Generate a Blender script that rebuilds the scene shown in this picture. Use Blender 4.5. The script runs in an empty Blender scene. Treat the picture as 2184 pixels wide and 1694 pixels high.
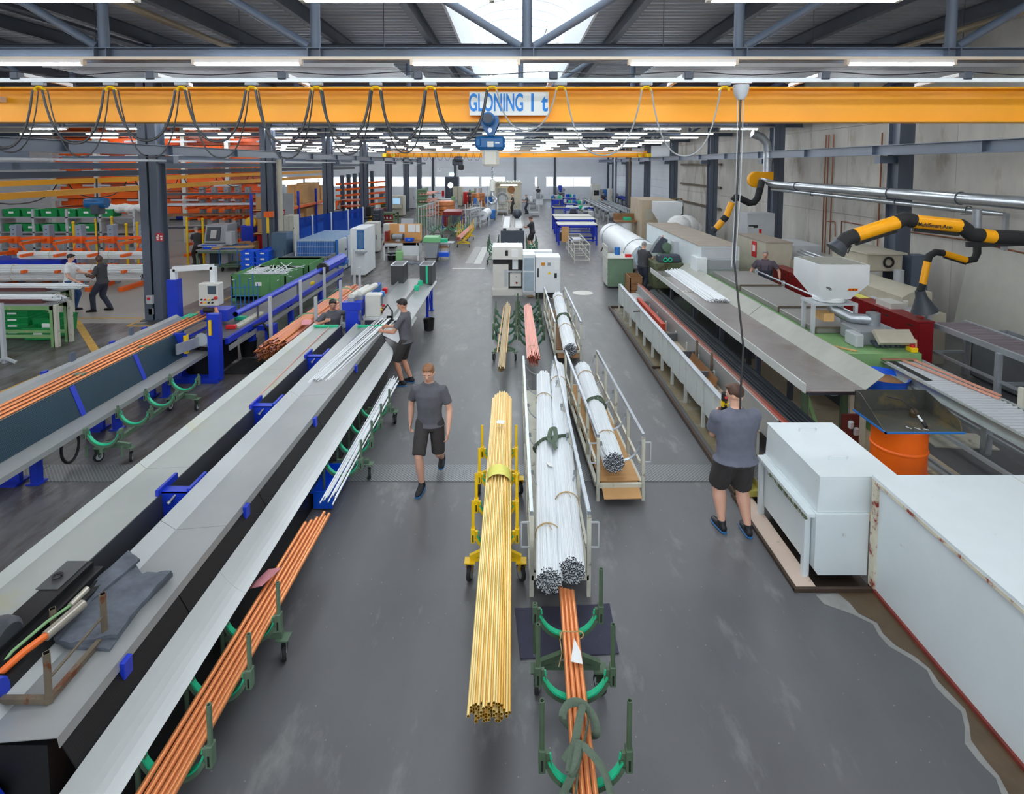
import bpy, bmesh, math, random
from mathutils import Vector, Matrix
S = bpy.context.scene
COL = S.collection
V = Vector
R = random.Random(11)
# ---------------------------------------------------------------- camera, sky, exposure
HC, PITCH, FPX, CX, HY = 4.3, math.radians(3.8), 1200.0, 1095.0, 351.0
PY = HY + FPX * math.tan(PITCH)
cd = bpy.data.cameras.new('camera')
cam = bpy.data.objects.new('camera', cd)
COL.objects.link(cam)
cam.location = (0, 0, HC)
cam.rotation_euler = (math.pi / 2 - PITCH, 0, 0)
cd.sensor_width = 36.0
cd.lens = 36.0 * FPX / 2184.0
cd.shift_x = (1092 - CX) / 2184.0
cd.shift_y = -(847 - PY) / 2184.0
cd.clip_start, cd.clip_end = 0.05, 300
S.camera = cam
W = bpy.data.worlds.new('sky')
S.world = W
W.use_nodes = True
nt = W.node_tree
bg = nt.nodes['Background']
bg.inputs['Color'].default_value = (0.88, 0.95, 1.0, 1)
bg.inputs['Strength'].default_value = 3.4
S.view_settings.view_transform = 'Standard'
S.view_settings.look = 'None'
S.view_settings.gamma = 1.0
S.view_settings.use_curve_mapping = False
S.view_settings.exposure = 0.52
LAMP = 52.0
S.cycles.max_bounces = 8
S.cycles.diffuse_bounces = 5
S.cycles.glossy_bounces = 3
S.cycles.transparent_max_bounces = 12
S.cycles.caustics_reflective = False
S.cycles.caustics_refractive = False
S.cycles.sample_clamp_indirect = 6.0
# ---------------------------------------------------------------- survey helpers: a bearing from the tripod to metres
def bearing(u, v):
 xc = (u - CX) / FPX
 yc = -(v - PY) / FPX
 return Vector((xc, math.cos(PITCH) + yc * math.sin(PITCH), yc * math.cos(PITCH) - math.sin(PITCH)))
def Z_(u, v, z=0.0):
 d = bearing(u, v)
 t = (z - HC) / d.z
 return Vector((d.x * t, d.y * t, z))
def Y_(u, v, Y):
 d = bearing(u, v)
 t = Y / d.y
 return Vector((d.x * t, Y, HC + d.z * t))
def X_(u, v, X):
 d = bearing(u, v)
 t = X / d.x
 return Vector((X, d.y * t, HC + d.z * t))
# ---------------------------------------------------------------- materials
def lin(c):
 return tuple(((x / 255.0) / 12.92 if x <= 10 else (((x / 255.0) + 0.055) / 1.055) ** 2.4) for x in c)
MATS = {}
def mat(name, rgb, rough=0.5, metal=0.0, var=0.10, scale=3.0, stretch=(1, 1, 1), bump=0.0, spot=None, spot_at=0.62, spot_scale=4.0, spec=0.5, soft=0.05, alpha=1.0, emit=0.0, bscale=None):
 if name in MATS:
  return MATS[name]
 m = bpy.data.materials.new(name)
 m.use_nodes = True
 t = m.node_tree
 L = t.links.new
 b = t.nodes['Principled BSDF']
 c = lin(rgb)
 tc = t.nodes.new('ShaderNodeTexCoord')
 mp = t.nodes.new('ShaderNodeMapping')
 mp.inputs['Scale'].default_value = stretch
 L(tc.outputs['Object'], mp.inputs['Vector'])
 n = t.nodes.new('ShaderNodeTexNoise')
 n.inputs['Scale'].default_value = scale
 n.inputs['Detail'].default_value = 6
 n.inputs['Roughness'].default_value = 0.6
 L(mp.outputs['Vector'], n.inputs['Vector'])
 r = t.nodes.new('ShaderNodeValToRGB')
 lo, hi = 1 - var, 1 + var
 r.color_ramp.elements[0].position = 0.3
 r.color_ramp.elements[1].position = 0.7
 r.color_ramp.elements[0].color = (*[min(1, x * lo) for x in c], 1)
 r.color_ramp.elements[1].color = (*[min(1, x * hi) for x in c], 1)
 L(n.outputs['Fac'], r.inputs['Fac'])
 out = r.outputs['Color']
 if spot:
  n2 = t.nodes.new('ShaderNodeTexNoise')
  n2.inputs['Scale'].default_value = spot_scale
  n2.inputs['Detail'].default_value = 8
  n2.inputs['Roughness'].default_value = 0.65
  L(mp.outputs['Vector'], n2.inputs['Vector'])
  r2 = t.nodes.new('ShaderNodeValToRGB')
  r2.color_ramp.elements[0].position = spot_at - soft
  r2.color_ramp.elements[1].position = spot_at + soft
  L(n2.outputs['Fac'], r2.inputs['Fac'])
  mx = t.nodes.new('ShaderNodeMixRGB')
  L(r2.outputs['Color'], mx.inputs['Fac'])
  L(out, mx.inputs['Color1'])
  mx.inputs['Color2'].default_value = (*lin(spot), 1)
  out = mx.outputs['Color']
 L(out, b.inputs['Base Color'])
 b.inputs['Roughness'].default_value = rough
 b.inputs['Metallic'].default_value = metal
 b.inputs['Specular IOR Level'].default_value = spec
 if bump:
  bp = t.nodes.new('ShaderNodeBump')
  bp.inputs['Strength'].default_value = bump
  bp.inputs['Distance'].default_value = 0.02
  if bscale:
   n3 = t.nodes.new('ShaderNodeTexNoise')
   n3.inputs['Scale'].default_value = bscale
   n3.inputs['Detail'].default_value = 3
   L(mp.outputs['Vector'], n3.inputs['Vector'])
   L(n3.outputs['Fac'], bp.inputs['Height'])
  else:
   L(n.outputs['Fac'], bp.inputs['Height'])
  L(bp.outputs['Normal'], b.inputs['Normal'])
 if alpha < 1:
  b.inputs['Alpha'].default_value = alpha
 if emit:
  b.inputs['Emission Color'].default_value = (*c, 1)
  b.inputs['Emission Strength'].default_value = emit
 MATS[name] = m
 return m
def checks(name, rgb1, rgb2, scale, rough, metal=0.0, line=0.35, rot=45.0):
 """expanded or perforated sheet: a fine regular grid of dark holes over the metal colour"""
 m = mat(name, rgb1, rough, metal, 0.08)
 t = m.node_tree
 L = t.links.new
 b = t.nodes['Principled BSDF']
 src = b.inputs['Base Color'].links[0].from_socket
 tc = t.nodes.new('ShaderNodeTexCoord')
 mp = t.nodes.new('ShaderNodeMapping')
 mp.inputs['Rotation'].default_value = (math.radians(rot) if rot < 0 else 0, 0, math.radians(rot) if rot > 0 else 0)
 mp.inputs['Scale'].default_value = (scale,) * 3
 L(tc.outputs['Object'], mp.inputs['Vector'])
 sp = t.nodes.new('ShaderNodeSeparateXYZ')
 L(mp.outputs['Vector'], sp.inputs['Vector'])
 prev = None
 for ax in ('X', 'Y') if rot >= 0 else ('Y', 'Z'):
  s = t.nodes.new('ShaderNodeMath')
  s.operation = 'FRACT'
  L(sp.outputs[ax], s.inputs[0])
  g = t.nodes.new('ShaderNodeMath')
  g.operation = 'GREATER_THAN'
  L(s.outputs[0], g.inputs[0])
  g.inputs[1].default_value = line
  if prev:
   k = t.nodes.new('ShaderNodeMath')
   k.operation = 'MULTIPLY'
   L(prev, k.inputs[0])
   L(g.outputs[0], k.inputs[1])
   prev = k.outputs[0]
  else:
   prev = g.outputs[0]
 mx = t.nodes.new('ShaderNodeMixRGB')
 L(prev, mx.inputs['Fac'])
 L(src, mx.inputs['Color1'])
 mx.inputs['Color2'].default_value = (*lin(rgb2), 1)
 L(mx.outputs['Color'], b.inputs['Base Color'])
 return m
def emitter(name, rgb, strength):
 if name in MATS:
  return MATS[name]
 m = bpy.data.materials.new(name)
 m.use_nodes = True
 b = m.node_tree.nodes['Principled BSDF']
 b.inputs['Base Color'].default_value = (*lin(rgb), 1)
 b.inputs['Emission Color'].default_value = (*lin(rgb), 1)
 b.inputs['Emission Strength'].default_value = strength
 MATS[name] = m
 return m
def glass(name, tint=(0.9, 0.95, 0.97), mixf=0.25, rgb=(230, 240, 245)):
 if name in MATS:
  return MATS[name]
 m = bpy.data.materials.new(name)
 m.use_nodes = True
 t = m.node_tree
 b = t.nodes['Principled BSDF']
 o = t.nodes['Material Output']
 b.inputs['Base Color'].default_value = (*lin(rgb), 1)
 b.inputs['Roughness'].default_value = 0.15
 tr = t.nodes.new('ShaderNodeBsdfTransparent')
 tr.inputs['Color'].default_value = (*tint, 1)
 mx = t.nodes.new('ShaderNodeMixShader')
 mx.inputs['Fac'].default_value = mixf
 t.links.new(tr.outputs[0], mx.inputs[1])
 t.links.new(b.outputs[0], mx.inputs[2])
 t.links.new(mx.outputs[0], o.inputs['Surface'])
 MATS[name] = m
 return m
# ---------------------------------------------------------------- mesh builder
def frame(d):
 d = d.normalized()
 up = Vector((0, 0, 1)) if abs(d.z) < 0.95 else Vector((0, 1, 0))
 s = d.cross(up).normalized()
 u = s.cross(d).normalized()
 return s, u
class MB:
 def __init__(self):
  self.v, self.f, self.m = [], [], []
 def add(self, vs, fs, m=0):
  o = len(self.v)
  self.v += [tuple(p) for p in vs]
  self.f += [tuple(i + o for i in f) for f in fs]
  self.m += [m] * len(fs)
  return self
 BF = [(0, 3, 2, 1), (4, 5, 6, 7), (0, 1, 5, 4), (1, 2, 6, 5), (2, 3, 7, 6), (3, 0, 4, 7)]
 def box(self, x0, y0, z0, x1, y1, z1, m=0, c=0.0):
  x0, x1 = min(x0, x1), max(x0, x1)
  y0, y1 = min(y0, y1), max(y0, y1)
  z0, z1 = min(z0, z1), max(z0, z1)
  if c:
   return self.cbox(Vector(((x0 + x1) / 2, (y0 + y1) / 2, (z0 + z1) / 2)), (x1 - x0, y1 - y0, z1 - z0), None, m, c)
  return self.add([(x0, y0, z0), (x1, y0, z0), (x1, y1, z0), (x0, y1, z0), (x0, y0, z1), (x1, y0, z1), (x1, y1, z1), (x0, y1, z1)], self.BF, m)
 def cbox(self, cen, size, rot=None, m=0, c=0.0):
  """box about a centre, optional rotation matrix, optional chamfer"""
  hx, hy, hz = (s / 2 for s in size)
  cen = Vector(cen)
  if not c:
   vs = [Vector(p) for p in ((-hx, -hy, -hz), (hx, -hy, -hz), (hx, hy, -hz), (-hx, hy, -hz), (-hx, -hy, hz), (hx, -hy, hz), (hx, hy, hz), (-hx, hy, hz))]
   fs = self.BF
  else:
   c = min(c, hx * .9, hy * .9, hz * .9)
   idx = {}
   vs = []
   for sx in (-1, 1):
    for sy in (-1, 1):
     for sz in (-1, 1):
      for a in range(3):
       p = [sx * (hx - c), sy * (hy - c), sz * (hz - c)]
       p[a] = (sx * hx, sy * hy, sz * hz)[a]
       idx[(sx, sy, sz, a)] = len(vs)
       vs.append(Vector(p))
   fs = []
   for a in range(3):
    b1, b2 = (a + 1) % 3, (a + 2) % 3
    for s in (-1, 1):
     q = []
     for (t1, t2) in ((-1, -1), (1, -1), (1, 1), (-1, 1)):
      k = [0, 0, 0]
      k[a], k[b1], k[b2] = s, t1, t2
      q.append(idx[(*k, a)])
     fs.append(tuple(q if s > 0 else q[::-1]))
    for s1 in (-1, 1):
     for s2 in (-1, 1):
      k1, k2 = [0, 0, 0], [0, 0, 0]
      k1[b1] = k2[b1] = s1
      k1[b2] = k2[b2] = s2
      k1[a], k2[a] = -1, 1
      q = [idx[(*k1, b1)], idx[(*k2, b1)], idx[(*k2, b2)], idx[(*k1, b2)]]
      fs.append(tuple(q if s1 * s2 < 0 else q[::-1]))
   for sx in (-1, 1):
    for sy in (-1, 1):
     for sz in (-1, 1):
      q = [idx[(sx, sy, sz, a)] for a in range(3)]
      fs.append(tuple(q if sx * sy * sz > 0 else q[::-1]))
  if rot is not None:
   vs = [rot @ p for p in vs]
  return self.add([p + cen for p in vs], fs, m)
 def bar(self, p, q, w, h=None, m=0):
  """square bar from p to q: w sideways, h upwards"""
  p, q = Vector(p), Vector(q)
  h = h or w
  s, u = frame(q - p)
  s, u = s * w / 2, u * h / 2
  vs = [p - s - u, p + s - u, p + s + u, p - s + u, q - s - u, q + s - u, q + s + u, q - s + u]
  return self.add(vs, [(0, 1, 2, 3), (7, 6, 5, 4), (4, 5, 1, 0), (5, 6, 2, 1), (6, 7, 3, 2), (7, 4, 0, 3)], m)
 def path(self, pts, w, h=None, m=0):
  for a, b in zip(pts, pts[1:]):
   self.bar(a, b, w, h, m)
  return self
 def tube(self, pts, r, n=8, m=0, caps=True, closed=False, flat=1.0):
  """round tube swept along points; r may be a list; flat squashes it along its own up axis"""
  pts = [Vector(p) for p in pts]
  k = len(pts)
  rs = r if isinstance(r, (list, tuple)) else [r] * k
  vs, fs = [], []
  s = None
  for i, p in enumerate(pts):
   if closed:
    d = pts[(i + 1) % k] - pts[i - 1]
   else:
    d = (pts[min(i + 1, k - 1)] - pts[max(i - 1, 0)])
   d.normalize()
   if s is None:
    s, u = frame(d)
   else:
    s = (s - d * s.dot(d))
    s = s.normalized() if s.length > 1e-5 else frame(d)[0]
    u = s.cross(d)
   for j in range(n):
    a = 2 * math.pi * j / n
    vs.append(p + (s * math.cos(a) + u * math.sin(a) * flat) * rs[i])
  for i in range(k if closed else k - 1):
   o, o2 = i * n, ((i + 1) % k) * n
   for j in range(n):
    fs.append((o + j, o + (j + 1) % n, o2 + (j + 1) % n, o2 + j))
  if caps and not closed:
   fs.append(tuple(range(n))[::-1])
   fs.append(tuple((k - 1) * n + j for j in range(n)))
  return self.add(vs, fs, m)
 def pipe(self, p, q, ro, ri, n=10, m=0, mi=None, ring=False):
  """hollow straight tube, open at both ends; mi is the material of the bore"""
  p, q = Vector(p), Vector(q)
  s, u = frame(q - p)
  vs = []
  for c in (p, q):
   for r in (ro, ri):
    vs += [c + (s * math.cos(2 * math.pi * j / n) + u * math.sin(2 * math.pi * j / n)) * r for j in range(n)]
  out, inn = [], []
  for j in range(n):
   k = (j + 1) % n
   out.append((j, k, 2 * n + k, 2 * n + j))
   (inn if ring else out).extend([(k, j, n + j, n + k), (2 * n + j, 2 * n + k, 3 * n + k, 3 * n + j)])
   inn.append((n + k, n + j, 3 * n + j, 3 * n + k))
  o = len(self.v)
  self.add(vs, out, m)
  self.f += [tuple(i + o for i in f) for f in inn]
  self.m += [m if mi is None else mi] * len(inn)
  return self
 def cyl(self, p, q, r, n=16, m=0, r2=None):
  return self.tube([p, q], [r, r if r2 is None else r2], n, m)
 def ell(self, c, rad, nu=14, nv=9, m=0, rot=None):
  c = Vector(c)
  vs, fs = [], []
  for i in range(nv + 1):
   th = math.pi * i / nv
   for j in range(nu):
    a = 2 * math.pi * j / nu
    p = Vector((rad[0] * math.sin(th) * math.cos(a), rad[1] * math.sin(th) * math.sin(a), rad[2] * math.cos(th)))
    vs.append((rot @ p if rot else p) + c)
  for i in range(nv):
   for j in range(nu):
    a, b = i * nu + j, i * nu + (j + 1) % nu
    fs.append((a, a + nu, b + nu, b))
  return self.add(vs, fs, m)
 def lathe(self, prof, c=(0, 0, 0), n=24, m=0, rot=None):
  """profile of (radius, height) turned about z"""
  c = Vector(c)
  vs, fs = [], []
  for (r, h) in prof:
   for j in range(n):
    a = 2 * math.pi * j / n
    p = Vector((r * math.cos(a), r * math.sin(a), h))
    vs.append((rot @ p if rot else p) + c)
  for i in range(len(prof) - 1):
   for j in range(n):
    a, b = i * n + j, i * n + (j + 1) % n
    fs.append((a, b, b + n, a + n))
  if prof[0][0] > 1e-6:
   fs.append(tuple(range(n))[::-1])
  if prof[-1][0] > 1e-6:
   fs.append(tuple((len(prof) - 1) * n + j for j in range(n)))
  return self.add(vs, fs, m)
 def prism(self, poly, a0, a1, axis='y', m=0):
  """closed outline swept along an axis; outline coordinates are the two other axes in xyz order"""
  def pt(p, a):
   return {'x': (a, p[0], p[1]), 'y': (p[0], a, p[1]), 'z': (p[0], p[1], a)}[axis]
  n = len(poly)
  vs = [pt(p, a0) for p in poly] + [pt(p, a1) for p in poly]
  fs = [tuple(range(n)), tuple(range(n, 2 * n))[::-1]] + [(i, i + n, (i + 1) % n + n, (i + 1) % n) for i in range(n)]
  ar = sum(poly[i][0] * poly[(i + 1) % n][1] - poly[(i + 1) % n][0] * poly[i][1] for i in range(n))
  if (ar > 0) == (axis != 'y'):
   fs = [f[::-1] for f in fs]
  return self.add(vs, fs, m)
 def sheet(self, prof, a0, a1, t=0.004, axis='y', m=0):
  """bent sheet metal: an open outline given a thickness and swept along an axis"""
  ps = [Vector((p[0], p[1])) for p in prof]
  off = []
  for i, p in enumerate(ps):
   d1 = (ps[i] - ps[i - 1]).normalized() if i else None
   d2 = (ps[i + 1] - ps[i]).normalized() if i < len(ps) - 1 else None
   n1 = Vector((-d1.y, d1.x)) if d1 else None
   n2 = Vector((-d2.y, d2.x)) if d2 else None
   nn = n1 + n2 if (d1 and d2) else (n1 or n2)
   nn.normalize()
   k = 1.0 / max(.3, nn.dot(n1 or n2))
   off.append(p + nn * t * k)
  for i in range(len(ps) - 1):
   self.prism([tuple(ps[i]), tuple(ps[i + 1]), tuple(off[i + 1]), tuple(off[i])], a0, a1, axis, m)
  return self
 def ibeam(self, p, q, h, w, tf=0.014, tw=0.012, m=0):
  """rolled I section from p to q, its depth upwards (or along y when it stands)"""
  p, q = Vector(p), Vector(q)
  d = q - p
  s, u = frame(d)
  if abs(d.normalized().z) > .95:
   s, u = Vector((1, 0, 0)), Vector((0, 1, 0))
  for sg in (-1, 1):
   o = u * sg * (h / 2 - tf / 2)
   self._slab(p + o, q + o, s * w / 2, u * tf / 2, m)
  self._slab(p, q, s * tw / 2, u * (h / 2 - tf), m)
  return self
 def _slab(self, p, q, s, u, m):
  vs = [p - s - u, p + s - u, p + s + u, p - s + u, q - s - u, q + s - u, q + s + u, q - s + u]
  fs = [(0, 1, 2, 3), (7, 6, 5, 4), (4, 5, 1, 0), (5, 6, 2, 1), (6, 7, 3, 2), (7, 4, 0, 3)]
  if (s.cross(u)).dot(q - p) > 0:
   fs = [f[::-1] for f in fs]
  return self.add(vs, fs, m)
 def mesh(self, name, mats, off=(0, 0, 0), angle=35):
  me = bpy.data.meshes.new(name)
  off = Vector(off)
  me.from_pydata([tuple(Vector(p) - off) for p in self.v], [], self.f)
  if not isinstance(mats, (list, tuple)):
   mats = [mats]
  for mm in mats:
   me.materials.append(mm)
  if len(mats) > 1:
   me.polygons.foreach_set('material_index', self.m)
  me.polygons.foreach_set('use_smooth', [True] * len(me.polygons))
  me.update()
  me.set_sharp_from_angle(angle=math.radians(angle))
  return me
 def build(self, name, mats, parent=None, label=None, cat=None, group=None, kind=None):
  if parent is None:
   xs, ys, zs = zip(*self.v)
   off = Vector(((min(xs) + max(xs)) / 2, (min(ys) + max(ys)) / 2, min(zs)))
  else:
   off = Vector((0, 0, 0))
   o = parent
   while o:
    off += o.location
    o = o.parent
  ob = bpy.data.objects.new(name, self.mesh(name, mats, off))
  COL.objects.link(ob)
  if parent is None:
   ob.location = off
  else:
   ob.parent = parent
  tag(ob, label, cat, group, kind)
  return ob
def tag(o, label=None, cat=None, group=None, kind=None):
 for k, x in (('label', label), ('category', cat), ('group', group), ('kind', kind)):
  if x:
   o[k] = x
 return o
def thing(name, label, cat, loc=(0, 0, 0), group=None):
 o = bpy.data.objects.new(name, None)
 COL.objects.link(o)
 o.location = Vector(loc)
 o.empty_display_size = 0.1
 return tag(o, label, cat, group)
def kids(o):
 return [c for c in bpy.data.objects if c.parent == o]
def dup(root, loc, rz=0.0, label=None, group=None, scale=None):
 r = root.copy()
 COL.objects.link(r)
 r.location = Vector(loc)
 r.rotation_euler = (0, 0, rz)
 if scale:
  r.scale = (scale,) * 3 if not isinstance(scale, tuple) else scale
 if label:
  r['label'] = label
 if group:
  r['group'] = group
 for ch in root.children:
  c = ch.copy()
  COL.objects.link(c)
  c.parent = r
  for g in ch.children:
   d = g.copy()
   COL.objects.link(d)
   d.parent = c
 return r
def inst(src, name, parent, loc, rot=None):
 """another object that shares the mesh of src"""
 o = bpy.data.objects.new(name, src.data)
 COL.objects.link(o)
 if parent:
  o.parent = parent
  loc = Vector(loc) - parent.location
 o.location = loc
 if rot is not None:
  o.rotation_euler = rot
 return o
def text_mesh(txt, size, material, name, parent, loc, rot, sx=1.0, extrude=0.001, bold=0.0, align='CENTER'):
 cu = bpy.data.curves.new(name, 'FONT')
 cu.body = txt
 cu.size = size
 cu.extrude = extrude
 cu.offset = bold
 cu.align_x = align
 cu.align_y = 'CENTER'
 o = bpy.data.objects.new(name, cu)
 COL.objects.link(o)
 dg = bpy.context.evaluated_depsgraph_get()
 me = bpy.data.meshes.new_from_object(o.evaluated_get(dg))
 bpy.data.objects.remove(o)
 bpy.data.curves.remove(cu)
 me.materials.clear()
 me.materials.append(material)
 ob = bpy.data.objects.new(name, me)
 COL.objects.link(ob)
 if parent:
  ob.parent = parent
  off = Vector((0, 0, 0))
  q = parent
  while q:
   off += q.location
   q = q.parent
  loc = Vector(loc) - off
 ob.location = loc
 ob.rotation_euler = rot
 ob.scale = (sx, 1, 1)
 return ob
ORD = 'first second third fourth fifth sixth seventh eighth ninth tenth eleventh twelfth thirteenth fourteenth fifteenth sixteenth seventeenth eighteenth nineteenth twentieth'.split()
def smooth(pts, closed=False, k=5):
 """a rounded line through the points"""
 n = len(pts)
 out = []
 for i in range(n if closed else n - 1):
  g = lambda j: pts[j % n] if closed else pts[max(0, min(n - 1, j))]
  a, b, c, d = g(i - 1), g(i), g(i + 1), g(i + 2)
  for q in range(k):
   t = q / k
   out.append(.5 * (2 * b + (c - a) * t + (2 * a - 5 * b + 4 * c - d) * t * t + (3 * b - a - 3 * c + d) * t ** 3))
 return out if closed else out + [pts[-1]]
def arc(c, r, a0, a1, n, plane='xz'):
 out = []
 for i in range(n + 1):
  a = math.radians(a0 + (a1 - a0) * i / n)
  x, y = r * math.cos(a), r * math.sin(a)
  out.append(Vector({'xz': (c[0] + x, c[1], c[2] + y), 'yz': (c[0], c[1] + x, c[2] + y), 'xy': (c[0] + x, c[1] + y, c[2])}[plane]))
 return out
# ---------------------------------------------------------------- palette
steel = mat('painted_steel', (92, 104, 122), 0.45, 0.0, 0.08, 2.0)
steel_dk = mat('dark_painted_steel', (64, 70, 82), 0.5, 0.0, 0.08, 2.0)
purl = mat('purlin_steel', (84, 90, 100), 0.6, 0.0, 0.1, 2.0)
galv = mat('galvanised', (176, 182, 188), 0.32, 0.75, 0.12, 9.0)
alu = mat('aluminium', (190, 196, 202), 0.35, 0.5, 0.08, 4.0)
sheet_g = mat('sheet_steel', (162, 164, 164), 0.4, 0.3, 0.07, 1.4, spot=(150, 142, 118), spot_at=0.72, spot_scale=2.0, soft=0.08)
sheet_d = mat('sheet_dark', (104, 106, 112), 0.42, 0.35, 0.1, 2.0)
black = mat('black', (22, 22, 24), 0.5, 0.0, 0.2)
rubber = mat('rubber', (30, 30, 32), 0.75, 0.0, 0.2)
white = mat('white_paint', (226, 230, 232), 0.4, 0.0, 0.04, 2.0)
offwhite = mat('offwhite_paint', (206, 206, 198), 0.45, 0.0, 0.06, 2.0)
chip = mat('worn_white_paint', (222, 230, 232), 0.38, 0.0, 0.03, 2.0, spot=(150, 130, 112), spot_at=0.73, spot_scale=7.0)
blue = mat('blue_paint', (24, 56, 190), 0.38, 0.0, 0.08)
blue_l = mat('light_blue_paint', (40, 112, 190), 0.42, 0.0, 0.08)
crate_b = mat('blue_plastic', (18, 92, 226), 0.35, 0.0, 0.05)
yel = mat('crane_yellow', (250, 172, 0), 0.42, 0.0, 0.04, 1.0)
yel2 = mat('signal_yellow', (245, 200, 20), 0.42, 0.0, 0.06)
orange = mat('rack_orange', (240, 100, 20), 0.45, 0.0, 0.06)
drum_o = mat('drum_orange', (250, 108, 12), 0.4, 0.0, 0.03)
red_d = mat('deep_red', (128, 16, 24), 0.35, 0.0, 0.06)
red = mat('red', (200, 30, 34), 0.4)
green_m = mat('machine_green', (126, 168, 110), 0.45, 0.0, 0.1, 3.0, spot=(170, 168, 120), spot_at=0.66)
green_c = mat('cart_green', (98, 122, 100), 0.5, 0.1, 0.14, 6.0)
green_d = mat('olive_green', (80, 102, 78), 0.5, 0.1, 0.16, 8.0)
green_s = mat('saddle_green', (34, 190, 140), 0.5, 0.0, 0.08, 20)
green_p = mat('pallet_box_green', (92, 148, 92), 0.5, 0.0, 0.08)
crate_g = mat('crate_green', (20, 138, 72), 0.4, 0.0, 0.08)
copper = mat('copper', (246, 166, 116), 0.3, 0.75, 0.1, 5.0)
copper_o = mat('orange_copper', (244, 156, 100), 0.3, 0.55, 0.08, 5.0, (1, .2, 1))
copper_d = mat('tube_bore_dark', (70, 34, 20), 0.6, 0.2)
pinkc = mat('pink_copper', (240, 168, 150), 0.35, 0.5, 0.14, 14.0, (1, .1, 1))
brass = mat('brass', (250, 216, 142), 0.3, 0.4, 0.08, 6.0, (1, .15, 1))
brass_2 = mat('brass_golden', (240, 186, 92), 0.3, 0.45, 0.08, 6.0, (1, .15, 1))
brass_d = mat('brass_end', (170, 120, 20), 0.5, 0.4, 0.3, 30)
tan = mat('tan_tube', (196, 172, 130), 0.45, 0.2, 0.12, 9.0, (1, .1, 1))
alut = mat('mill_aluminium', (234, 237, 240), 0.42, 0.05, 0.1, 40.0, (1, .02, 1))
alut_e = mat('tube_end_dark', (66, 72, 80), 0.6, 0.4, 0.35, 40)
rust = mat('rusty_steel', (120, 108, 92), 0.6, 0.4, 0.2, 9.0, spot=(112, 62, 34), spot_at=0.6, spot_scale=9)
cream = mat('cream_paint', (206, 204, 188), 0.5, 0.1, 0.08, 5.0, spot=(120, 108, 88), spot_at=0.64, spot_scale=8)
wood = mat('pine_wood', (214, 170, 112), 0.65, 0.0, 0.15, 6.0, (1, .2, 1))
wood_d = mat('brown_wood', (140, 100, 64), 0.65, 0.0, 0.2, 6.0, (1, .2, 1))
card = mat('cardboard', (196, 150, 98), 0.75, 0.0, 0.06)
worn_m = mat('worn_machine', (214, 212, 204), .45, 0, .06, 2, spot=(96, 90, 82), spot_at=.68, spot_scale=6, soft=.04)
paper = mat('paper', (238, 238, 236), 0.7, 0.0, 0.02)
paper_y = mat('yellow_paper', (232, 226, 110), 0.6, 0.0, 0.06)
paper_p = mat('pink_paper', (228, 150, 158), 0.6, 0.0, 0.05)
strap_g = mat('green_strap', (92, 106, 90), 0.85, 0.0, 0.12, 60.0)
twine = mat('twine', (190, 160, 110), 0.9, 0.0, 0.15, 50)
grey_p = mat('grey_plastic', (150, 154, 158), 0.5, 0.0, 0.05)
grey_l = mat('light_grey_paint', (186, 190, 194), 0.45, 0.0, 0.05)
beige = mat('beige_paint', (186, 180, 162), 0.5, 0.0, 0.08, 3.0)
screen_b = emitter('screen', (150, 190, 220), 0.6)
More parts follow.
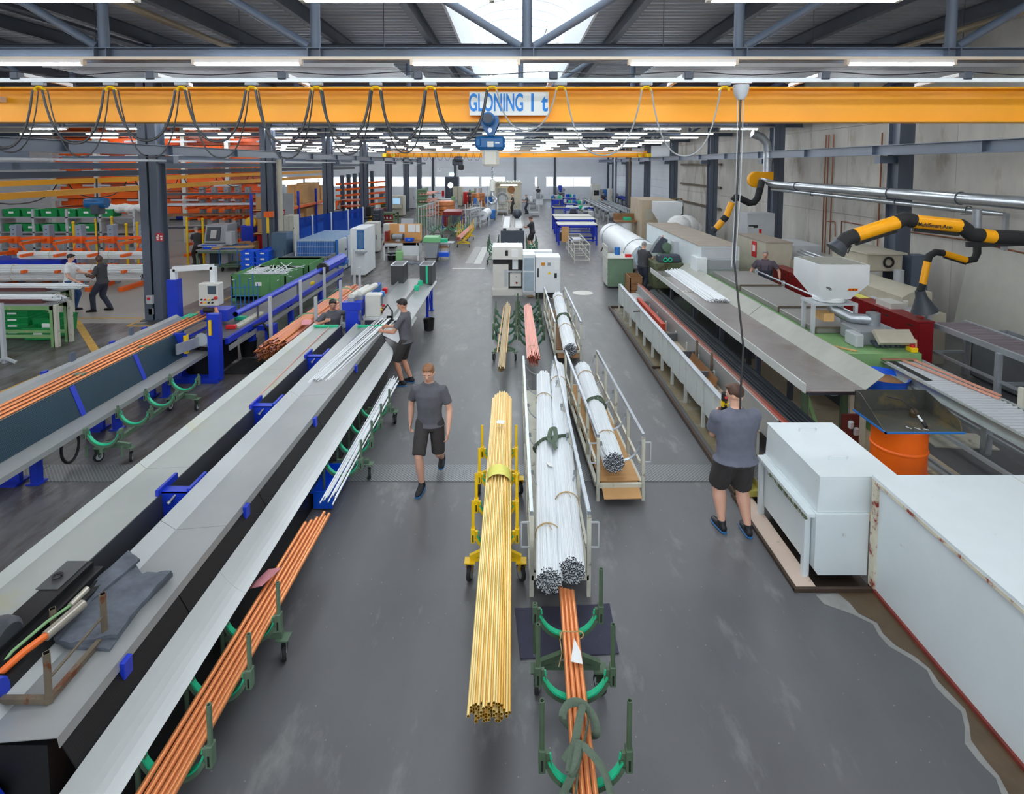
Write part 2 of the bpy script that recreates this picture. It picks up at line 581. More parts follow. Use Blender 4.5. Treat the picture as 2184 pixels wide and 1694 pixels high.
# ================================================================= the hall
XL, XR, YN, YF, ZR = -28.5, 11.7, -7.0, 69.5, 7.9
CXM = 0.2                                            # middle line of the roof
FRAMES = [8.3 + 7.3 * k for k in range(-1, 9)]       # truss lines
def floor_material():
 m = mat('hall_floor', (97, 97, 99), 0.36, 0.0, 0.15, 0.9, (1, .4, 1), spot=(136, 136, 136), spot_at=0.67, spot_scale=2.6, soft=0.09, bump=0.03)
 t = m.node_tree
 L = t.links.new
 b = t.nodes['Principled BSDF']
 src = b.inputs['Base Color'].links[0].from_socket
 tc = t.nodes.new('ShaderNodeTexCoord')
 # dragged scuffs and brown oil near the sawing lines, worn in by use
 mp = t.nodes.new('ShaderNodeMapping')
 mp.inputs['Scale'].default_value = (1.6, .5, 1)
 L(tc.outputs['Object'], mp.inputs['Vector'])
 n = t.nodes.new('ShaderNodeTexNoise')
 n.inputs['Scale'].default_value = 2.2
 n.inputs['Detail'].default_value = 9
 n.inputs['Roughness'].default_value = .7
 n.inputs['Distortion'].default_value = .25
 L(mp.outputs['Vector'], n.inputs['Vector'])
 r = t.nodes.new('ShaderNodeValToRGB')
 r.color_ramp.elements[0].position = .42
 r.color_ramp.elements[1].position = .62
 L(n.outputs['Fac'], r.inputs['Fac'])
 sx = t.nodes.new('ShaderNodeSeparateXYZ')
 L(tc.outputs['Object'], sx.inputs[0])
 px = t.nodes.new('ShaderNodeMapRange')
 px.inputs['From Min'].default_value = -1.2 + 7.0
 px.inputs['From Max'].default_value = -3.2 + 7.0
 L(sx.outputs['X'], px.inputs['Value'])
 mu = t.nodes.new('ShaderNodeMath')
 mu.operation = 'MULTIPLY'
 L(r.outputs['Color'], mu.inputs[0])
 L(px.outputs[0], mu.inputs[1])
 mx = t.nodes.new('ShaderNodeMixRGB')
 L(mu.outputs[0], mx.inputs['Fac'])
 L(src, mx.inputs['Color1'])
 mx.inputs['Color2'].default_value = (*lin((66, 56, 50)), 1)
 # pale specks
 v = t.nodes.new('ShaderNodeTexVoronoi')
 v.inputs['Scale'].default_value = 9.0
 L(tc.outputs['Object'], v.inputs['Vector'])
 lt = t.nodes.new('ShaderNodeMath')
 lt.operation = 'LESS_THAN'
 lt.inputs[1].default_value = .05
 L(v.outputs['Distance'], lt.inputs[0])
 mx2 = t.nodes.new('ShaderNodeMixRGB')
 L(lt.outputs[0], mx2.inputs['Fac'])
 L(mx.outputs['Color'], mx2.inputs['Color1'])
 mx2.inputs['Color2'].default_value = (*lin((140, 138, 132)), 1)
 L(mx2.outputs['Color'], b.inputs['Base Color'])
 rr = t.nodes.new('ShaderNodeMapRange')
 rr.inputs['To Min'].default_value = .22
 rr.inputs['To Max'].default_value = .5
 L(n.outputs['Fac'], rr.inputs['Value'])
 L(rr.outputs[0], b.inputs['Roughness'])
 return m
floor_m = floor_material()
MB().box(XL, YN, -.3, XR + .6, YF + 1, 0).build('floor', floor_m, kind='structure')
aisle_m = mat('aisle_floor', (156, 152, 145), 0.4, 0.0, 0.06, 0.8, bump=.02)
MB().box(XL, 15.0, -.02, -10.0, YF, .004).build('floor_aisle', aisle_m, kind='structure')
line_y = mat('floor_line_yellow', (206, 160, 60), 0.55, 0.0, 0.14, 3.0, spot=(120, 112, 100), spot_at=.62, spot_scale=9)
line_w = mat('floor_line_white', (206, 206, 200), 0.55, 0.0, 0.1, 3.0)
fl = MB()
def floor_line(p, q, w, name, m, z=.006):
 p, q = Vector((p[0], p[1], z / 2)), Vector((q[0], q[1], z / 2))
 MB().bar(p, q, w, z, 0).build(name, m, kind='structure')
a, b_, c_ = Z_(0, 838), Z_(205, 751), Z_(163, 684)
floor_line(a, b_, .09, 'trim_1', line_y)
floor_line(b_, c_, .16, 'trim_2', line_y)
floor_line((-13.5, 15.55), (-10.4, 15.55), .08, 'trim_3', line_y)
for k, (p, q) in enumerate((((-10.3, 14.75), (-9.2, 14.75)), ((-9.2, 14.75), (-9.2, 22)), ((-10.3, 14.75), (-10.3, 15.4)), ((-9.2, 22), (-9.2, 30)))):
 floor_line(p, q, .08, 'trim_%d' % (4 + k), line_y)
floor_line(Z_(965, 573), Z_(1034, 573), .2, 'trim_8', line_w)
floor_line(Z_(1018, 563), Z_(1035, 527), .32, 'trim_9', line_w)
worn = mat('floor_patch', (158, 158, 156), .45, 0, .05)
floor_line(Z_(1000, 563), Z_(1020, 527), .35, 'trim_10', worn)
MB().lathe([(.34, 0), (.34, .006), (0.001, .006)], Z_(1243, 625), 28).build('trim_11', mat('floor_round_patch', (214, 212, 204), .5, 0, .05), kind='structure')
# chequer plate covering the cross channel
plate_m = checks('chequer_plate', (140, 142, 142), (98, 100, 104), 28.0, .38, .4, .30, 45)
y0, y1 = Z_(900, 1028).y, Z_(900, 992).y
g = thing('trim_12', None, None, (0, y0, 0))
g['kind'] = 'structure'
x = -9.0
k = 0
while x < 2.9:
 MB().box(x, y0, -.01, x + 1.18, y1, .006).build('plate', plate_m, g)
 x += 1.19
# walls
conc = mat('concrete_wall', (216, 212, 204), 0.75, 0.0, 0.17, .9, (1, 1, .4), bump=.12, spot=(150, 134, 108), spot_at=.66, spot_scale=1.1, soft=.12)
wr = MB().box(XR + .16, YN, 0, XR + .5, 40.0, ZR + .5).build('wall_right', conc, kind='structure')
y = YN
while y < 39.9:
 for (z0, z1) in ((0, 2.55), (2.56, 5.6), (5.61, ZR + .3)):
  MB().box(XR - R.random() * .008, y, z0, XR + .18, y + 2.42, z1).build('panel', conc, wr)
 y += 2.433
siding = mat('wall_siding', (238, 243, 249), 0.5, 0.0, 0.03, 1.0)
rs = MB().box(XR + .1, 40.0, 0, XR + .4, YF, ZR + .5).build('wall_right_rear', siding, kind='structure')
def cassettes(parent, horiz0, horiz1, z0, z1, fixed, axis, step=.3, name='panel'):
 """horizontal liner trays, each with a recessed joint"""
 z = z0
 while z < z1 - .01:
  zz = min(z + step - .022, z1)
  b = MB()
  if axis == 'x':
   b.box(horiz0, fixed - .05, z, horiz1, fixed, zz, 0, .008)
  else:
   b.box(fixed - .05, horiz0, z, fixed, horiz1, zz, 0, .008)
  b.build(name, siding, parent)
  z += step
cassettes(rs, 40.0, YF, 0, ZR, XR + .1, 'y', .62)
wf = MB().box(XL, YF + .06, 2.75, XR + .5, YF + .36, ZR + .5).box(XL, YF + .06, -.1, XR + .5, YF + .36, 1.6).build('wall_far', siding, kind='structure')
bays = [-26, -18.8, -9.9, -7.2, .2, 5.1, XR]
for x0, x1 in zip(bays, bays[1:]):
 cassettes(wf, x0 + .12, x1 - .12, 2.75, ZR - .1, YF + .06, 'x', .55)
 cassettes(wf, x0 + .12, x1 - .12, 0, 1.6, YF + .06, 'x', .55)
 MB().box(x1 - .12, YF - .14, 0, x1 + .12, YF + .02, ZR).build('post', steel_dk, wf)
pane_m = emitter('window_daylight_pane', (236, 244, 250), 1.0)
gl = glass('window_glass', (0.95, 0.98, 1.0), .12)
wn = 1
def ribbon_window(x0, x1, z0=1.62, z1=2.73):
 global wn
 w = thing('window_%d' % wn, None, None, ((x0 + x1) / 2, YF, z0))
 w['kind'] = 'structure'
 wn += 1
 f = MB()
 for (a0, b0, a1, b1) in ((x0, z0, x1, z0 + .06), (x0, z1 - .06, x1, z1), (x0, z0, x0 + .06, z1), (x1 - .06, z0, x1, z1)):
  f.box(a0, YF - .02, b0, a1, YF + .1, b1)
 f.build('frame', grey_l, w)
 n = max(1, int((x1 - x0) / 1.6))
 for i in range(n):
  xa = x0 + (x1 - x0) * i / n
  xb = x0 + (x1 - x0) * (i + 1) / n
  if i:
   MB().box(xa - .03, YF - .02, z0 + .06, xa + .03, YF + .1, z1 - .06).build('mullion', grey_l, w)
  MB().box(xa + .04, YF + .04, z0 + .06, xb - .04, YF + .06, z1 - .06).build('pane', gl, w)
for (x0, x1) in ((-25.8, -19), (-18.6, -10.1), (-9.7, -8.4), (-6.7, -4.2), (-4.0, -1.0), (4.0, 4.95), (2.6, 3.0), (5.3, 9.6)):
 ribbon_window(x0, x1)
wfb = MB()
for (x0, x1) in ((-8.4, -6.7), (-1.0, 2.6), (3.0, 4.0), (9.6, XR + .3), (-26, -25.8), (-19, -18.6), (-10.1, -9.7), (-4.2, -4), (4.95, 5.3)):
 wfb.box(x0, YF, 1.55, x1, YF + .2, 2.8)
wfb.build('window_wall', siding, wf)
# far door, dark, with a lit exit sign
d1 = thing('door_1', None, None, (-7.6, YF, 0))
d1['kind'] = 'structure'
MB().box(-8.35, YF - .06, 0, -6.85, YF + .02, 2.7).build('leaf', steel_dk, d1)
MB().box(-8.45, YF - .08, 0, -8.35, YF + .02, 2.8).box(-6.85, YF - .08, 0, -6.75, YF + .02, 2.8).box(-8.45, YF - .08, 2.7, -6.75, YF + .02, 2.8).build('frame', steel, d1)
MB().bar((-7.05, YF - .12, 1.0), (-7.05, YF - .12, 1.25), .03).build('handle', alu, d1)
MB().box(-7.9, YF - .08, 2.95, -7.1, YF, 3.25, 0, .02).build('exit_sign', emitter('exit_lit', (225, 245, 235), 2.0), label='small lit white exit sign above the dark far door', cat='sign')
MB().box(XL - .4, YN, 0, XL, YF + .4, ZR + .5).build('wall_left', mat('left_wall', (196, 200, 204), .6, 0, .04), kind='structure')
wb = MB().box(XL - .4, YN - .3, 0, XR + .5, YN, 5.2).build('wall_near', siding, kind='structure')
# roof deck, a trapezoidal sheet whose ribs run across the hall, open for the rooflight
deck_m = mat('roof_deck', (172, 178, 186), 0.5, 0.2, 0.08, 1.0)
SKX0, SKX1, SKY0, SKY1 = CXM - 1.72, CXM + 1.72, 1.0, 64.0
def deck(x0, x1, ya, yb):
 prof = []
 y = ya
 while y < yb:
  prof += [(y, ZR), (y + .11, ZR), (y + .15, ZR + .09), (y + .26, ZR + .09)]
  y += .3
 prof.append((min(y, yb + .3), ZR))
 vs, fs = [], []
 for p in prof:
  vs += [(x0, p[0], p[1]), (x1, p[0], p[1])]
 for i in range(len(prof) - 1):
  fs.append((2 * i, 2 * i + 1, 2 * i + 3, 2 * i + 2))
 return vs, fs
dk = MB()
dk.add(*deck(XL, SKX0, YN, YF))
dk.add(*deck(SKX1, XR + .5, YN, YF))
dk.add(*deck(SKX0, SKX1, YN, SKY0 - .3))
dk.add(*deck(SKX0, SKX1, SKY1, YF))
dk.build('ceiling', deck_m, kind='structure')
MB().box(XL, YN, ZR + .3, SKX0 - .02, YF + .4, ZR + .4).box(SKX1 + .02, YN, ZR + .3, XR + .5, YF + .4, ZR + .4).build('ceiling_insulation', deck_m, kind='structure')
# barrel rooflight: curb, arched ribs, polycarbonate panes
sk = thing('window_20', None, None, (CXM, 33, ZR))
sk['kind'] = 'structure'
curb_m = mat('rooflight_curb', (236, 238, 240), .5, 0, .02)
poly = glass('polycarbonate', (0.93, 0.97, 0.98), .35, (240, 246, 248))
cb = MB()
for x, s in ((SKX0, -1), (SKX1, 1)):
 cb.prism([(x + .16 * -s * 0, ZR - .06), (x - .22 * s, ZR + .62), (x - .17 * s, ZR + .62), (x + .06 * s, ZR - .06)], SKY0, SKY1, 'y')
cb.box(SKX0, SKY0 - .05, ZR - .06, SKX1, SKY0, ZR + .9).box(SKX0, SKY1, ZR - .06, SKX1, SKY1 + .05, ZR + .9)
cb.build('curb', curb_m, sk)
rx = (SKX1 - SKX0) / 2 - .2
AR = [Vector((CXM + rx * math.cos(math.pi * i / 10), 0, ZR + .62 + .62 * math.sin(math.pi * i / 10))) for i in range(11)]
rib = pane = None
y = SKY0
while y < SKY1 - .1:
 if rib is None:
  rib = MB().path([p + Vector((0, y, 0)) for p in AR], .05, .06).build('rib', alu, sk)
  vs = [p + Vector((0, y + .03, .02)) for p in AR] + [p + Vector((0, y + 1.02, .02)) for p in AR]
  pane = MB().add(vs, [(i, i + 1, i + 12, i + 11) for i in range(10)]).build('pane', poly, sk)
 else:
  for src, nm in ((rib, 'rib'), (pane, 'pane')):
   o = src.copy()
   COL.objects.link(o)
   o.location.y += y - SKY0
 y += 1.05
b = MB()
for yy in (11.3, 12.6, 13.9, 19.5, 21):
 b.bar((SKX0 + .3, yy, ZR + .55), (SKX1 - .3, yy, ZR + .55), .03)
for yy in (12.2, 19.8):
 b.bar((CXM - .9, yy - .8, ZR + .5), (CXM + .35, yy + .6, ZR + .95), .035)
 b.bar((CXM + .9, yy - .8, ZR + .9), (CXM + .7, yy + .9, ZR + .4), .035)
b.build('opener_linkage', alu, sk)
# purlins
for x in (-25, -22.4, -19.8, -17.2, -14.7, -12.3, -9.9, -7.35, -4.8, -2.25, 2.7, 5.3, 7.95, 10.5):
 MB().ibeam((x, YN, ZR - .17), (x, YF, ZR - .17), .34, .15, m=0).build('purlin_beam', purl, kind='structure')
# trusses
first = None
for yy in FRAMES:
 if first is None:
  tr = thing('roof_truss', None, None, (CXM, yy, 0))
  tr['kind'] = 'structure'
  zb0, zb1 = 5.79, 5.98
  MB().ibeam((XL, yy, (zb0 + zb1) / 2), (XR, yy, (zb0 + zb1) / 2), .19, .2).build('bottom_chord', steel, tr)
  MB().ibeam((XL, yy, 7.50), (XR, yy, 7.50), .15, .2).build('top_chord', steel_dk, tr)
  n = -8
  while n <= 3:
   x = CXM + 3.07 * n
   MB().cyl((x, yy, zb1), (x, yy, 7.44), .072, 12).build('post', steel, tr)
   st = MB()
   for s in (-1, 1):
    st.box(x + s * .09 - .008, yy - .1, zb0 + .012, x + s * .09 + .008, yy + .1, zb1 - .012)
   st.build('stiffener', steel, tr)
   for s in ((-1, 1) if n == 0 else ((-1,) if n < 0 else (1,))):
    MB().cyl((x + s * .1, yy, zb1 + .03), (x + s * 2.45, yy, 7.44), .062, 12).build('diagonal', steel, tr)
   n += 1
  first = tr
 else:
  dup(first, (CXM, yy, 0))
# columns: two rows, H sections in pairs, brackets and the crane runways
RLX, RRX, ZT, ZBM = -9.5, 10.0, 4.82, 4.55
cols = MB()
colm = mat('column_steel', (86, 94, 108), .45, 0, .1, 1.5, (1, 1, .3))
def column(x, yy, s):
 c = thing('column', None, None, (x, yy, 0))
 c['kind'] = 'structure'
 MB().ibeam((x - .12, yy, 0), (x - .12, yy, ZR - .4), .46, .21, .022, .016).build('shaft', colm, c)
 MB().ibeam((x + .12, yy + .03, 0), (x + .12, yy + .03, ZR - .4), .42, .21, .022, .016).build('shaft', colm, c)
 MB().box(x - .32, yy - .3, 0, x + .32, yy + .3, .03).build('base_plate', steel_dk, c)
 MB().box(x - s * .2, yy - .12, ZBM - .22, x - s * .66, yy + .12, ZBM - .02).build('bracket', steel, c)
 return c
for k in range(0, 9):
 yy = 8.3 + 7.3 * k
 if yy < 66:
  column(-9.9, yy - .15, -1)
  column(10.62, yy - .15, 1)
for x, nm in ((RLX, 'left'), (RRX, 'right')):
 r = thing('crane_runway', None, None, (x, 33, ZBM))
 r['kind'] = 'structure'
 MB().ibeam((x, 1.0, (ZT + ZBM) / 2), (x, 57.0 if x < 0 else 66.0, (ZT + ZBM) / 2), ZT - ZBM, .2, .016, .01).build('beam', steel, r)
 yy = 1.0
 sg = 1 if x < 0 else -1
 while yy < 57:
  MB().box(x + sg * .008, yy - .008, ZBM + .016, x + sg * .098, yy + .008, ZT - .016).build('stiffener', steel, r)
  yy += 3.65
 if x < 0:
  MB().box(x + .02, 2, ZBM - .17, x + .07, 57, ZBM - .12).build('conductor_rail', grey_l, r)
# radiant heating panels under the roof
rad = mat('radiant_panel', (196, 200, 208), .45, .1, .03)
for (x0, x1, w) in ((-9.6, -2.45, 'left of the rooflight'), (2.9, 10.3, 'right of the rooflight')):
 t = thing('heating_panel', 'pale ribbed radiant heating panel hanging under the roof %s' % w, 'heater', ((x0 + x1) / 2, 12.6, 6.3), 'radiant heating panels')
 prof = []
 yy = 11.67
 while yy < 13.5:
  prof += [(yy, 6.3), (yy + .13, 6.3), (yy + .15, 6.335), (yy + .17, 6.335)]
  yy += .19
 MB().sheet([(p[0], p[1]) for p in prof], x0, x1, .01, 'x').build('plate', rad, t)
 MB().box(x0, 11.62, 6.28, x1, 11.67, 6.42).box(x0, yy, 6.28, x1, yy + .05, 6.42).build('edge_trim', grey_l, t)
 for xx in (x0 + .4, (x0 + x1) / 2, x1 - .4):
  MB().cyl((xx, 12.6, 6.33), (xx, 12.6, ZR), .008, 6).build('hanger', steel_dk, t)
# fluorescent battens in continuous rows
lamp_m = emitter('lamp_diffuser', (245, 250, 255), LAMP)
tr_m = mat('lamp_trunking', (216, 210, 196), .5, 0, .03)
proto = None
ZL = 5.70
rows = [-3.3, .9, 4.6, 8.05] + [8.05 + 3.65 * k for k in range(1, 16)]
ROWTXT = {4.6: 'in the nearest row above the hall', 8.05: 'in the row under the first truss'}
for ri, yy in enumerate(rows):
 near = yy < 20
 far = yy > 45
 zl = ZL - (.1 if yy == 4.6 else 0)
 txt = ROWTXT.get(yy, 'in the %s rows behind the yellow crane' % ('middle' if yy < 40 else 'far'))
 MB().box(-25, yy - .03, zl + .075, 10.4, yy + .03, zl + .115).build('lamp_trunking', tr_m, label='thin cream trunking strip carrying the %s row of tube lamps from the near end' % ORD[ri], cat='trunking', group='lamp trunking strips')
 seen = 0
 off = -.68 if yy != 4.6 else -1.0
 stp = 3.07
 for n in range(-7, 4):
  x = off + n * stp + (0 if yy in (4.6, 8.05) else .5 * (ri % 2))
  if yy == 4.6:
   x = -.93 + n * 2.85 + (.4 if n > 0 else 0)
  if x < -25 or x > 9.7:
   continue
  if proto is None:
   proto = thing('ceiling_light', 'x', 'lamp', (x, yy, zl))
   MB().box(x - .76, yy - .035, zl + .03, x + .76, yy + .035, zl + .075).build('housing', white, proto)
   MB().cyl((x - .73, yy, zl + .02), (x + .73, yy, zl + .02), .025, 8).build('diffuser', lamp_m, proto)
   MB().box(x - .775, yy - .036, zl, x - .735, yy + .036, zl + .076).build('end_cap', tr_m, proto)
   MB().box(x + .735, yy - .036, zl, x + .775, yy + .036, zl + .076).build('end_cap', tr_m, proto)
   o = proto
  else:
   o = dup(proto, (x, yy, zl))
  u = CX + FPX * x / (yy * math.cos(PITCH))
  if u < -90 or u > 2270 or yy < 4:
   o['label'] = 'white glowing tube lamp beyond the edge of the view, %s row' % ORD[ri]
   o['group'] = 'tube lamps beyond the view'
  else:
   o['label'] = 'white tube lamp, %s from the left in the %s row of lamps from the viewer' % (ORD[seen], ORD[ri - 2])
   o['group'] = 'tube lamps in rows under the roof'
   seen += 1
# ================================================================= overhead cranes
brass_y = yel
ink_blue = mat('sign_blue', (14, 124, 206), .5, 0, .02)
ink_black = mat('sign_black', (30, 30, 32), .5, 0, .02)
sign_w = mat('sign_white', (226, 226, 220), .5, 0, .02)
hoist_blue = mat('hoist_blue', (16, 96, 156), .35, 0, .05)
cable_m = mat('cable_black', (44, 44, 46), .45, 0, .1)
cable_g = mat('cable_grey', (150, 152, 152), .45, 0, .08)
def catenary(p, q, sag, n=14):
 p, q = Vector(p), Vector(q)
 out = []
 for i in range(n + 1):
  t = i / n
  k = 1 - abs(2 * t - 1) ** 2.3
  e = .5 - .5 * math.cos(math.pi * t)
  s = p.lerp(q, t * .62 + e * .38)
  s.z -= sag * k
  out.append(s)
 return out
YC = 7.5
crane = thing('bridge_crane', 'big yellow bridge crane carrying the white name board, across the whole hall', 'crane', (0, YC, 4.84))
MB().ibeam((-9.6, YC, 5.075), (10.1, YC, 5.075), .45, .3, .02, .016).build('girder', yel, crane)
for x in (-9.5, 10.0):
 MB().box(x - .12, YC - 1.1, 4.86, x + .12, YC + 1.1, 5.1, 0, .02).build('end_carriage', yel2, crane)
 for dy in (-.9, .9):
  MB().cyl((x - .06, YC + dy, 4.9), (x + .06, YC + dy, 4.9), .075, 16).build('wheel', steel_dk, crane)
yb = YC - .15
sgn = MB().box(-.565, yb - .012, 4.935, .455, yb - .002 + .14, 5.235).build('name_board', sign_w, crane, label='white board with large blue capital letters')
for o in ('GLONING',):
 text_mesh('GLONING', .315, ink_blue, 'lettering', sgn, (-.222, yb - .014, 5.088), (math.pi / 2, 0, 0), .49, .002, .006)
text_mesh('1 t', .315, ink_blue, 'lettering', sgn, (.315, yb - .014, 5.088), (math.pi / 2, 0, 0), .72, .002, .008)
pl = MB().box(-7.3, yb - .01, 5.115, -6.68, yb + .14, 5.185).build('maker_plate', sign_w, crane)
text_mesh('FÖRDERTECHNIK', .055, ink_black, 'lettering', pl, (-6.7, yb - .012, 5.148), (math.pi / 2, 0, 0), .8, .001, .002, 'RIGHT')
# festoon rail on arms in front of the girder
YFE, ZFE = 6.6, 5.30
for x in (-7.3, -5.75, -4.19, -2.67, -1.1, .46, 2.02, 3.6, 5.24, 6.9):
 a_ = MB().bar((x, YC - .1, 5.33), (x, YFE + .02, ZFE + .05), .05, .04)
 a_.box(x - .03, YC - .14, 5.29, x + .03, YC - .06, 5.31)
 a_.build('arm', white, crane)
 MB().box(x - .05, YFE - .05, ZFE - .02, x + .05, YFE + .05, ZFE + .07, 0, .01).build('clamp', steel_dk, crane)
MB().box(-9.4, YFE - .025, ZFE - .05, 9.8, YFE + .025, ZFE, 0, .006).build('festoon_rail', white, crane)
MB().tube([(x_, YFE - .02, ZFE + .05 + .02 * math.sin(x_ * 4)) for x_ in [-9 + .25 * i for i in range(75)]], .006, 5).build('rail_cable', cable_m, crane)
pxs = [-220, -60, 95, 245, 395, 543, 680, 805, 920, 1050, 1195, 1375, 1540]
lowA = [318, 316, 306, 300, 302, 306, 300, 300, 300, 278, 332, 333]
lowB = [325, 325, 335, 336, 337, 338, 330, 326, 290, None, None, None]
fx = [(u - CX) / FPX * YFE for u in pxs]
saddle_m = yel2
for i, x in enumerate(fx):
 c = MB().box(x - .07, YFE - .03, ZFE - .085, x + .07, YFE + .03, ZFE - .05, 0, .005).build('trolley', grey_p, crane)
 MB().tube(arc((x, YFE, ZFE - .155), .055, 10, 170, 8), .028, 6, flat=.5).build('cable_saddle', yel2, c)
 if i + 1 < len(fx):
  x2 = fx[i + 1]
  zt = ZFE - .14
  for (dy, low, rr, mm, nm) in ((-.03, lowA[i], .016, cable_m, 'flat_cable'), (.05, lowB[i], .009, cable_m, 'cable')):
   if low is None:
    continue
   if i >= 9:
    rr, mm = .009, cable_g
   sag = zt - Y_(1000, low, YFE).z
   MB().tube(catenary((x + .055, YFE + dy, zt), (x2 - .055, YFE + dy, zt), sag), rr, 6, flat=.6).build(nm, mm, crane)
# hoist with chain bag and hook
xh = (1047 - CX) / FPX * YC
h = thing('chain_hoist', 'blue chain hoist with off-white chain bag hanging from the big yellow crane', 'hoist', (xh, YC, 4.2))
MB().prism([(xh - .12, 4.93), (xh + .10, 4.93), (xh + .12, 4.86), (xh + .04, 4.68), (xh - .04, 4.68), (xh - .14, 4.86)], YC - .21, YC - .17, 'y').build('side_plate', hoist_blue, h)
MB().prism([(xh - .12, 4.93), (xh + .10, 4.93), (xh + .12, 4.86), (xh + .04, 4.68), (xh - .04, 4.68), (xh - .14, 4.86)], YC + .17, YC + .21, 'y').build('side_plate', hoist_blue, h)
mo = MB().lathe([(.085, 0), (.085, .12), (.07, .15), (.04, .16), (.001, .16)], (xh - .02, YC - .21, 4.88), 20, rot=Matrix.Rotation(math.pi / 2, 3, 'X')).build('travel_motor', hoist_blue, h)
MB().lathe([(.06, 0), (.06, .012), (.001, .012)], (xh - .02, YC - .368, 4.88), 16, rot=Matrix.Rotation(math.pi / 2, 3, 'X')).build('fan_cover', steel_dk, mo)
MB().cyl((xh, YC - .25, 4.74), (xh, YC + .25, 4.74), .03, 12).build('pin', galv, h)
bdy = MB().box(xh - .2, YC - .13, 4.5, xh + .19, YC + .13, 4.67, 0, .03).build('body', hoist_blue, h)
MB().box(xh - .16, YC - .1, 4.49, xh + .17, YC + .1, 4.52, 0, .02).box(xh - .2, YC - .145, 4.53, xh - .12, YC + .145, 4.65, 0, .02).build('gear_cover', hoist_blue, h)
MB().box(xh - .04, YC - .136, 4.53, xh + .04, YC - .129, 4.6).build('type_label', sign_w, bdy)
MB().box(xh + .06, YC - .136, 4.575, xh + .12, YC - .129, 4.59).build('name_label', sign_w, bdy)
MB().box(xh - .11, YC - .1, 4.27, xh + .11, YC + .1, 4.5, 0, .035).build('chain_bag', mat('chain_bag', (214, 210, 198), .6, 0, .05), h)
ch = MB()
z = 4.27
k = 0
while z > 4.10:
 pts = [Vector((math.cos(a) * .012 * (1 if k % 2 else .3), math.cos(a) * .012 * (.3 if k % 2 else 1), math.sin(a) * .02)) + Vector((xh + .02, YC, z)) for a in [2 * math.pi * i / 8 for i in range(8)]]
 ch.tube(pts, .005, 5, closed=True)
 z -= .026
 k += 1
ch.build('chain', galv, h)['kind'] = 'stuff'
MB().lathe([(.01, 0), (.035, .02), (.04, .12), (.03, .17), (.012, .18)], (xh + .02, YC, 3.93), 14).build('hook_block', offwhite, h)
hk = [Vector((xh + .02, YC, 3.94)), Vector((xh + .02, YC, 3.89))] + arc((xh + .02, YC, 3.83), .05, 60, -170, 12)
MB().tube(hk, [.016] * 4 + [.02] * 5 + [.018, .014, .011, .008, .006, .004], 8).build('hook', galv, h)
# control pendant
xp = (1575 - CX) / FPX * YFE
p_ = thing('crane_pendant', 'black and yellow crane control box hanging on long cables by the man at right', 'control box', (xp, YFE, 1.1))
MB().box(xp - .22, YFE - .02, ZFE - .06, xp + .12, YFE + .02, ZFE - .045).build('carrier_plate', galv, p_)
MB().lathe([(.04, 0), (.07, .05), (.09, .12), (.09, .17), (.001, .17)], (xp, YFE, ZFE - .25), 12).build('junction_box', grey_l, p_)
pe = Y_(1545, 858, 6.72)
pth = [Vector((xp, YFE, ZFE - .22)), Vector((xp - .005, YFE, 4.5)), Vector((xp - .05, YFE - .05, 3.2)), Vector((pe.x + .06, 6.35, 2.2)), Vector((pe.x + .01, 6.27, 1.75)), Vector((pe.x, 6.25, pe.z + .12))]
MB().tube(pth, .012, 8).build('cable', cable_m, p_)
for dx in (-.035, .035):
 MB().tube([Vector((xp + dx, YFE, ZFE - .22)), Vector((xp + dx * .7, YFE, 4.0)), Vector((xp - .06 + dx * .6, YFE - .06, 3.1))], .006, 6).build('support_rope', grey_l, p_)
MB().box(pe.x - .035, 6.69, pe.z - .2, pe.x + .035, 6.75, pe.z + .13, 0, .015).build('housing', black, p_)
MB().box(pe.x - .037, 6.688, pe.z - .05, pe.x + .037, 6.752, pe.z + .02).build('yellow_band', yel2, p_)
for i in range(4):
 MB().cyl((pe.x, 6.67, pe.z + .06 - .05 * i), (pe.x, 6.688, pe.z + .08 - .05 * i), .015, 8).build('push_button', red if i == 0 else black, p_)
# second crane far down the hall
YC2 = 42.7
c2 = thing('bridge_crane', 'distant yellow bridge crane spanning the rear of the hall', 'crane', (0, YC2, 4.84))
MB().ibeam((-9.6, YC2, 5.08), (10.1, YC2, 5.08), .5, .3, .02, .016).build('girder', yel, c2)
for x in (-9.5, 10.0):
 MB().box(x - .15, YC2 - 1.2, 4.86, x + .15, YC2 + 1.2, 5.12, 0, .02).build('end_carriage', yel2, c2)
 MB().cyl((x + .5 * (1 if x < 0 else -1), YC2 - .4, 5.0), (x + .5 * (1 if x < 0 else -1), YC2 - .1, 5.0), .16, 14).build('drive_motor', yel2, c2)
text_mesh('Gloning', .3, mat('faded_sign', (196, 150, 70), .6, 0, .02), 'lettering', c2, (.15, YC2 - .155, 5.1), (math.pi / 2, 0, 0), .95, .002, .01)
text_mesh('1 t', .3, mat('faded_sign', (150, 120, 80)), 'lettering', c2, (1.6, YC2 - .155, 5.1), (math.pi / 2, 0, 0), 1, .002, .01)
MB().box(-9.2, YC2 - .75, 5.18, 9.7, YC2 - .7, 5.24).build('festoon_rail', grey_l, c2)
for i in range(14):
 x = -9 + i * .55
 MB().tube(catenary((x, YC2 - .72, 5.15), (x + .5, YC2 - .72, 5.15), .55, 8), .012, 4).build('cable', cable_m, c2)
xh2 = (978 - CX) / FPX * YC2
h2 = thing('chain_hoist', 'small dark hoist hanging below the distant yellow crane', 'hoist', (xh2, YC2, 4))
MB().box(xh2 - .45, YC2 - .2, 4.25, xh2 + .35, YC2 + .2, 4.7, 0, .05).build('body', steel_dk, h2)
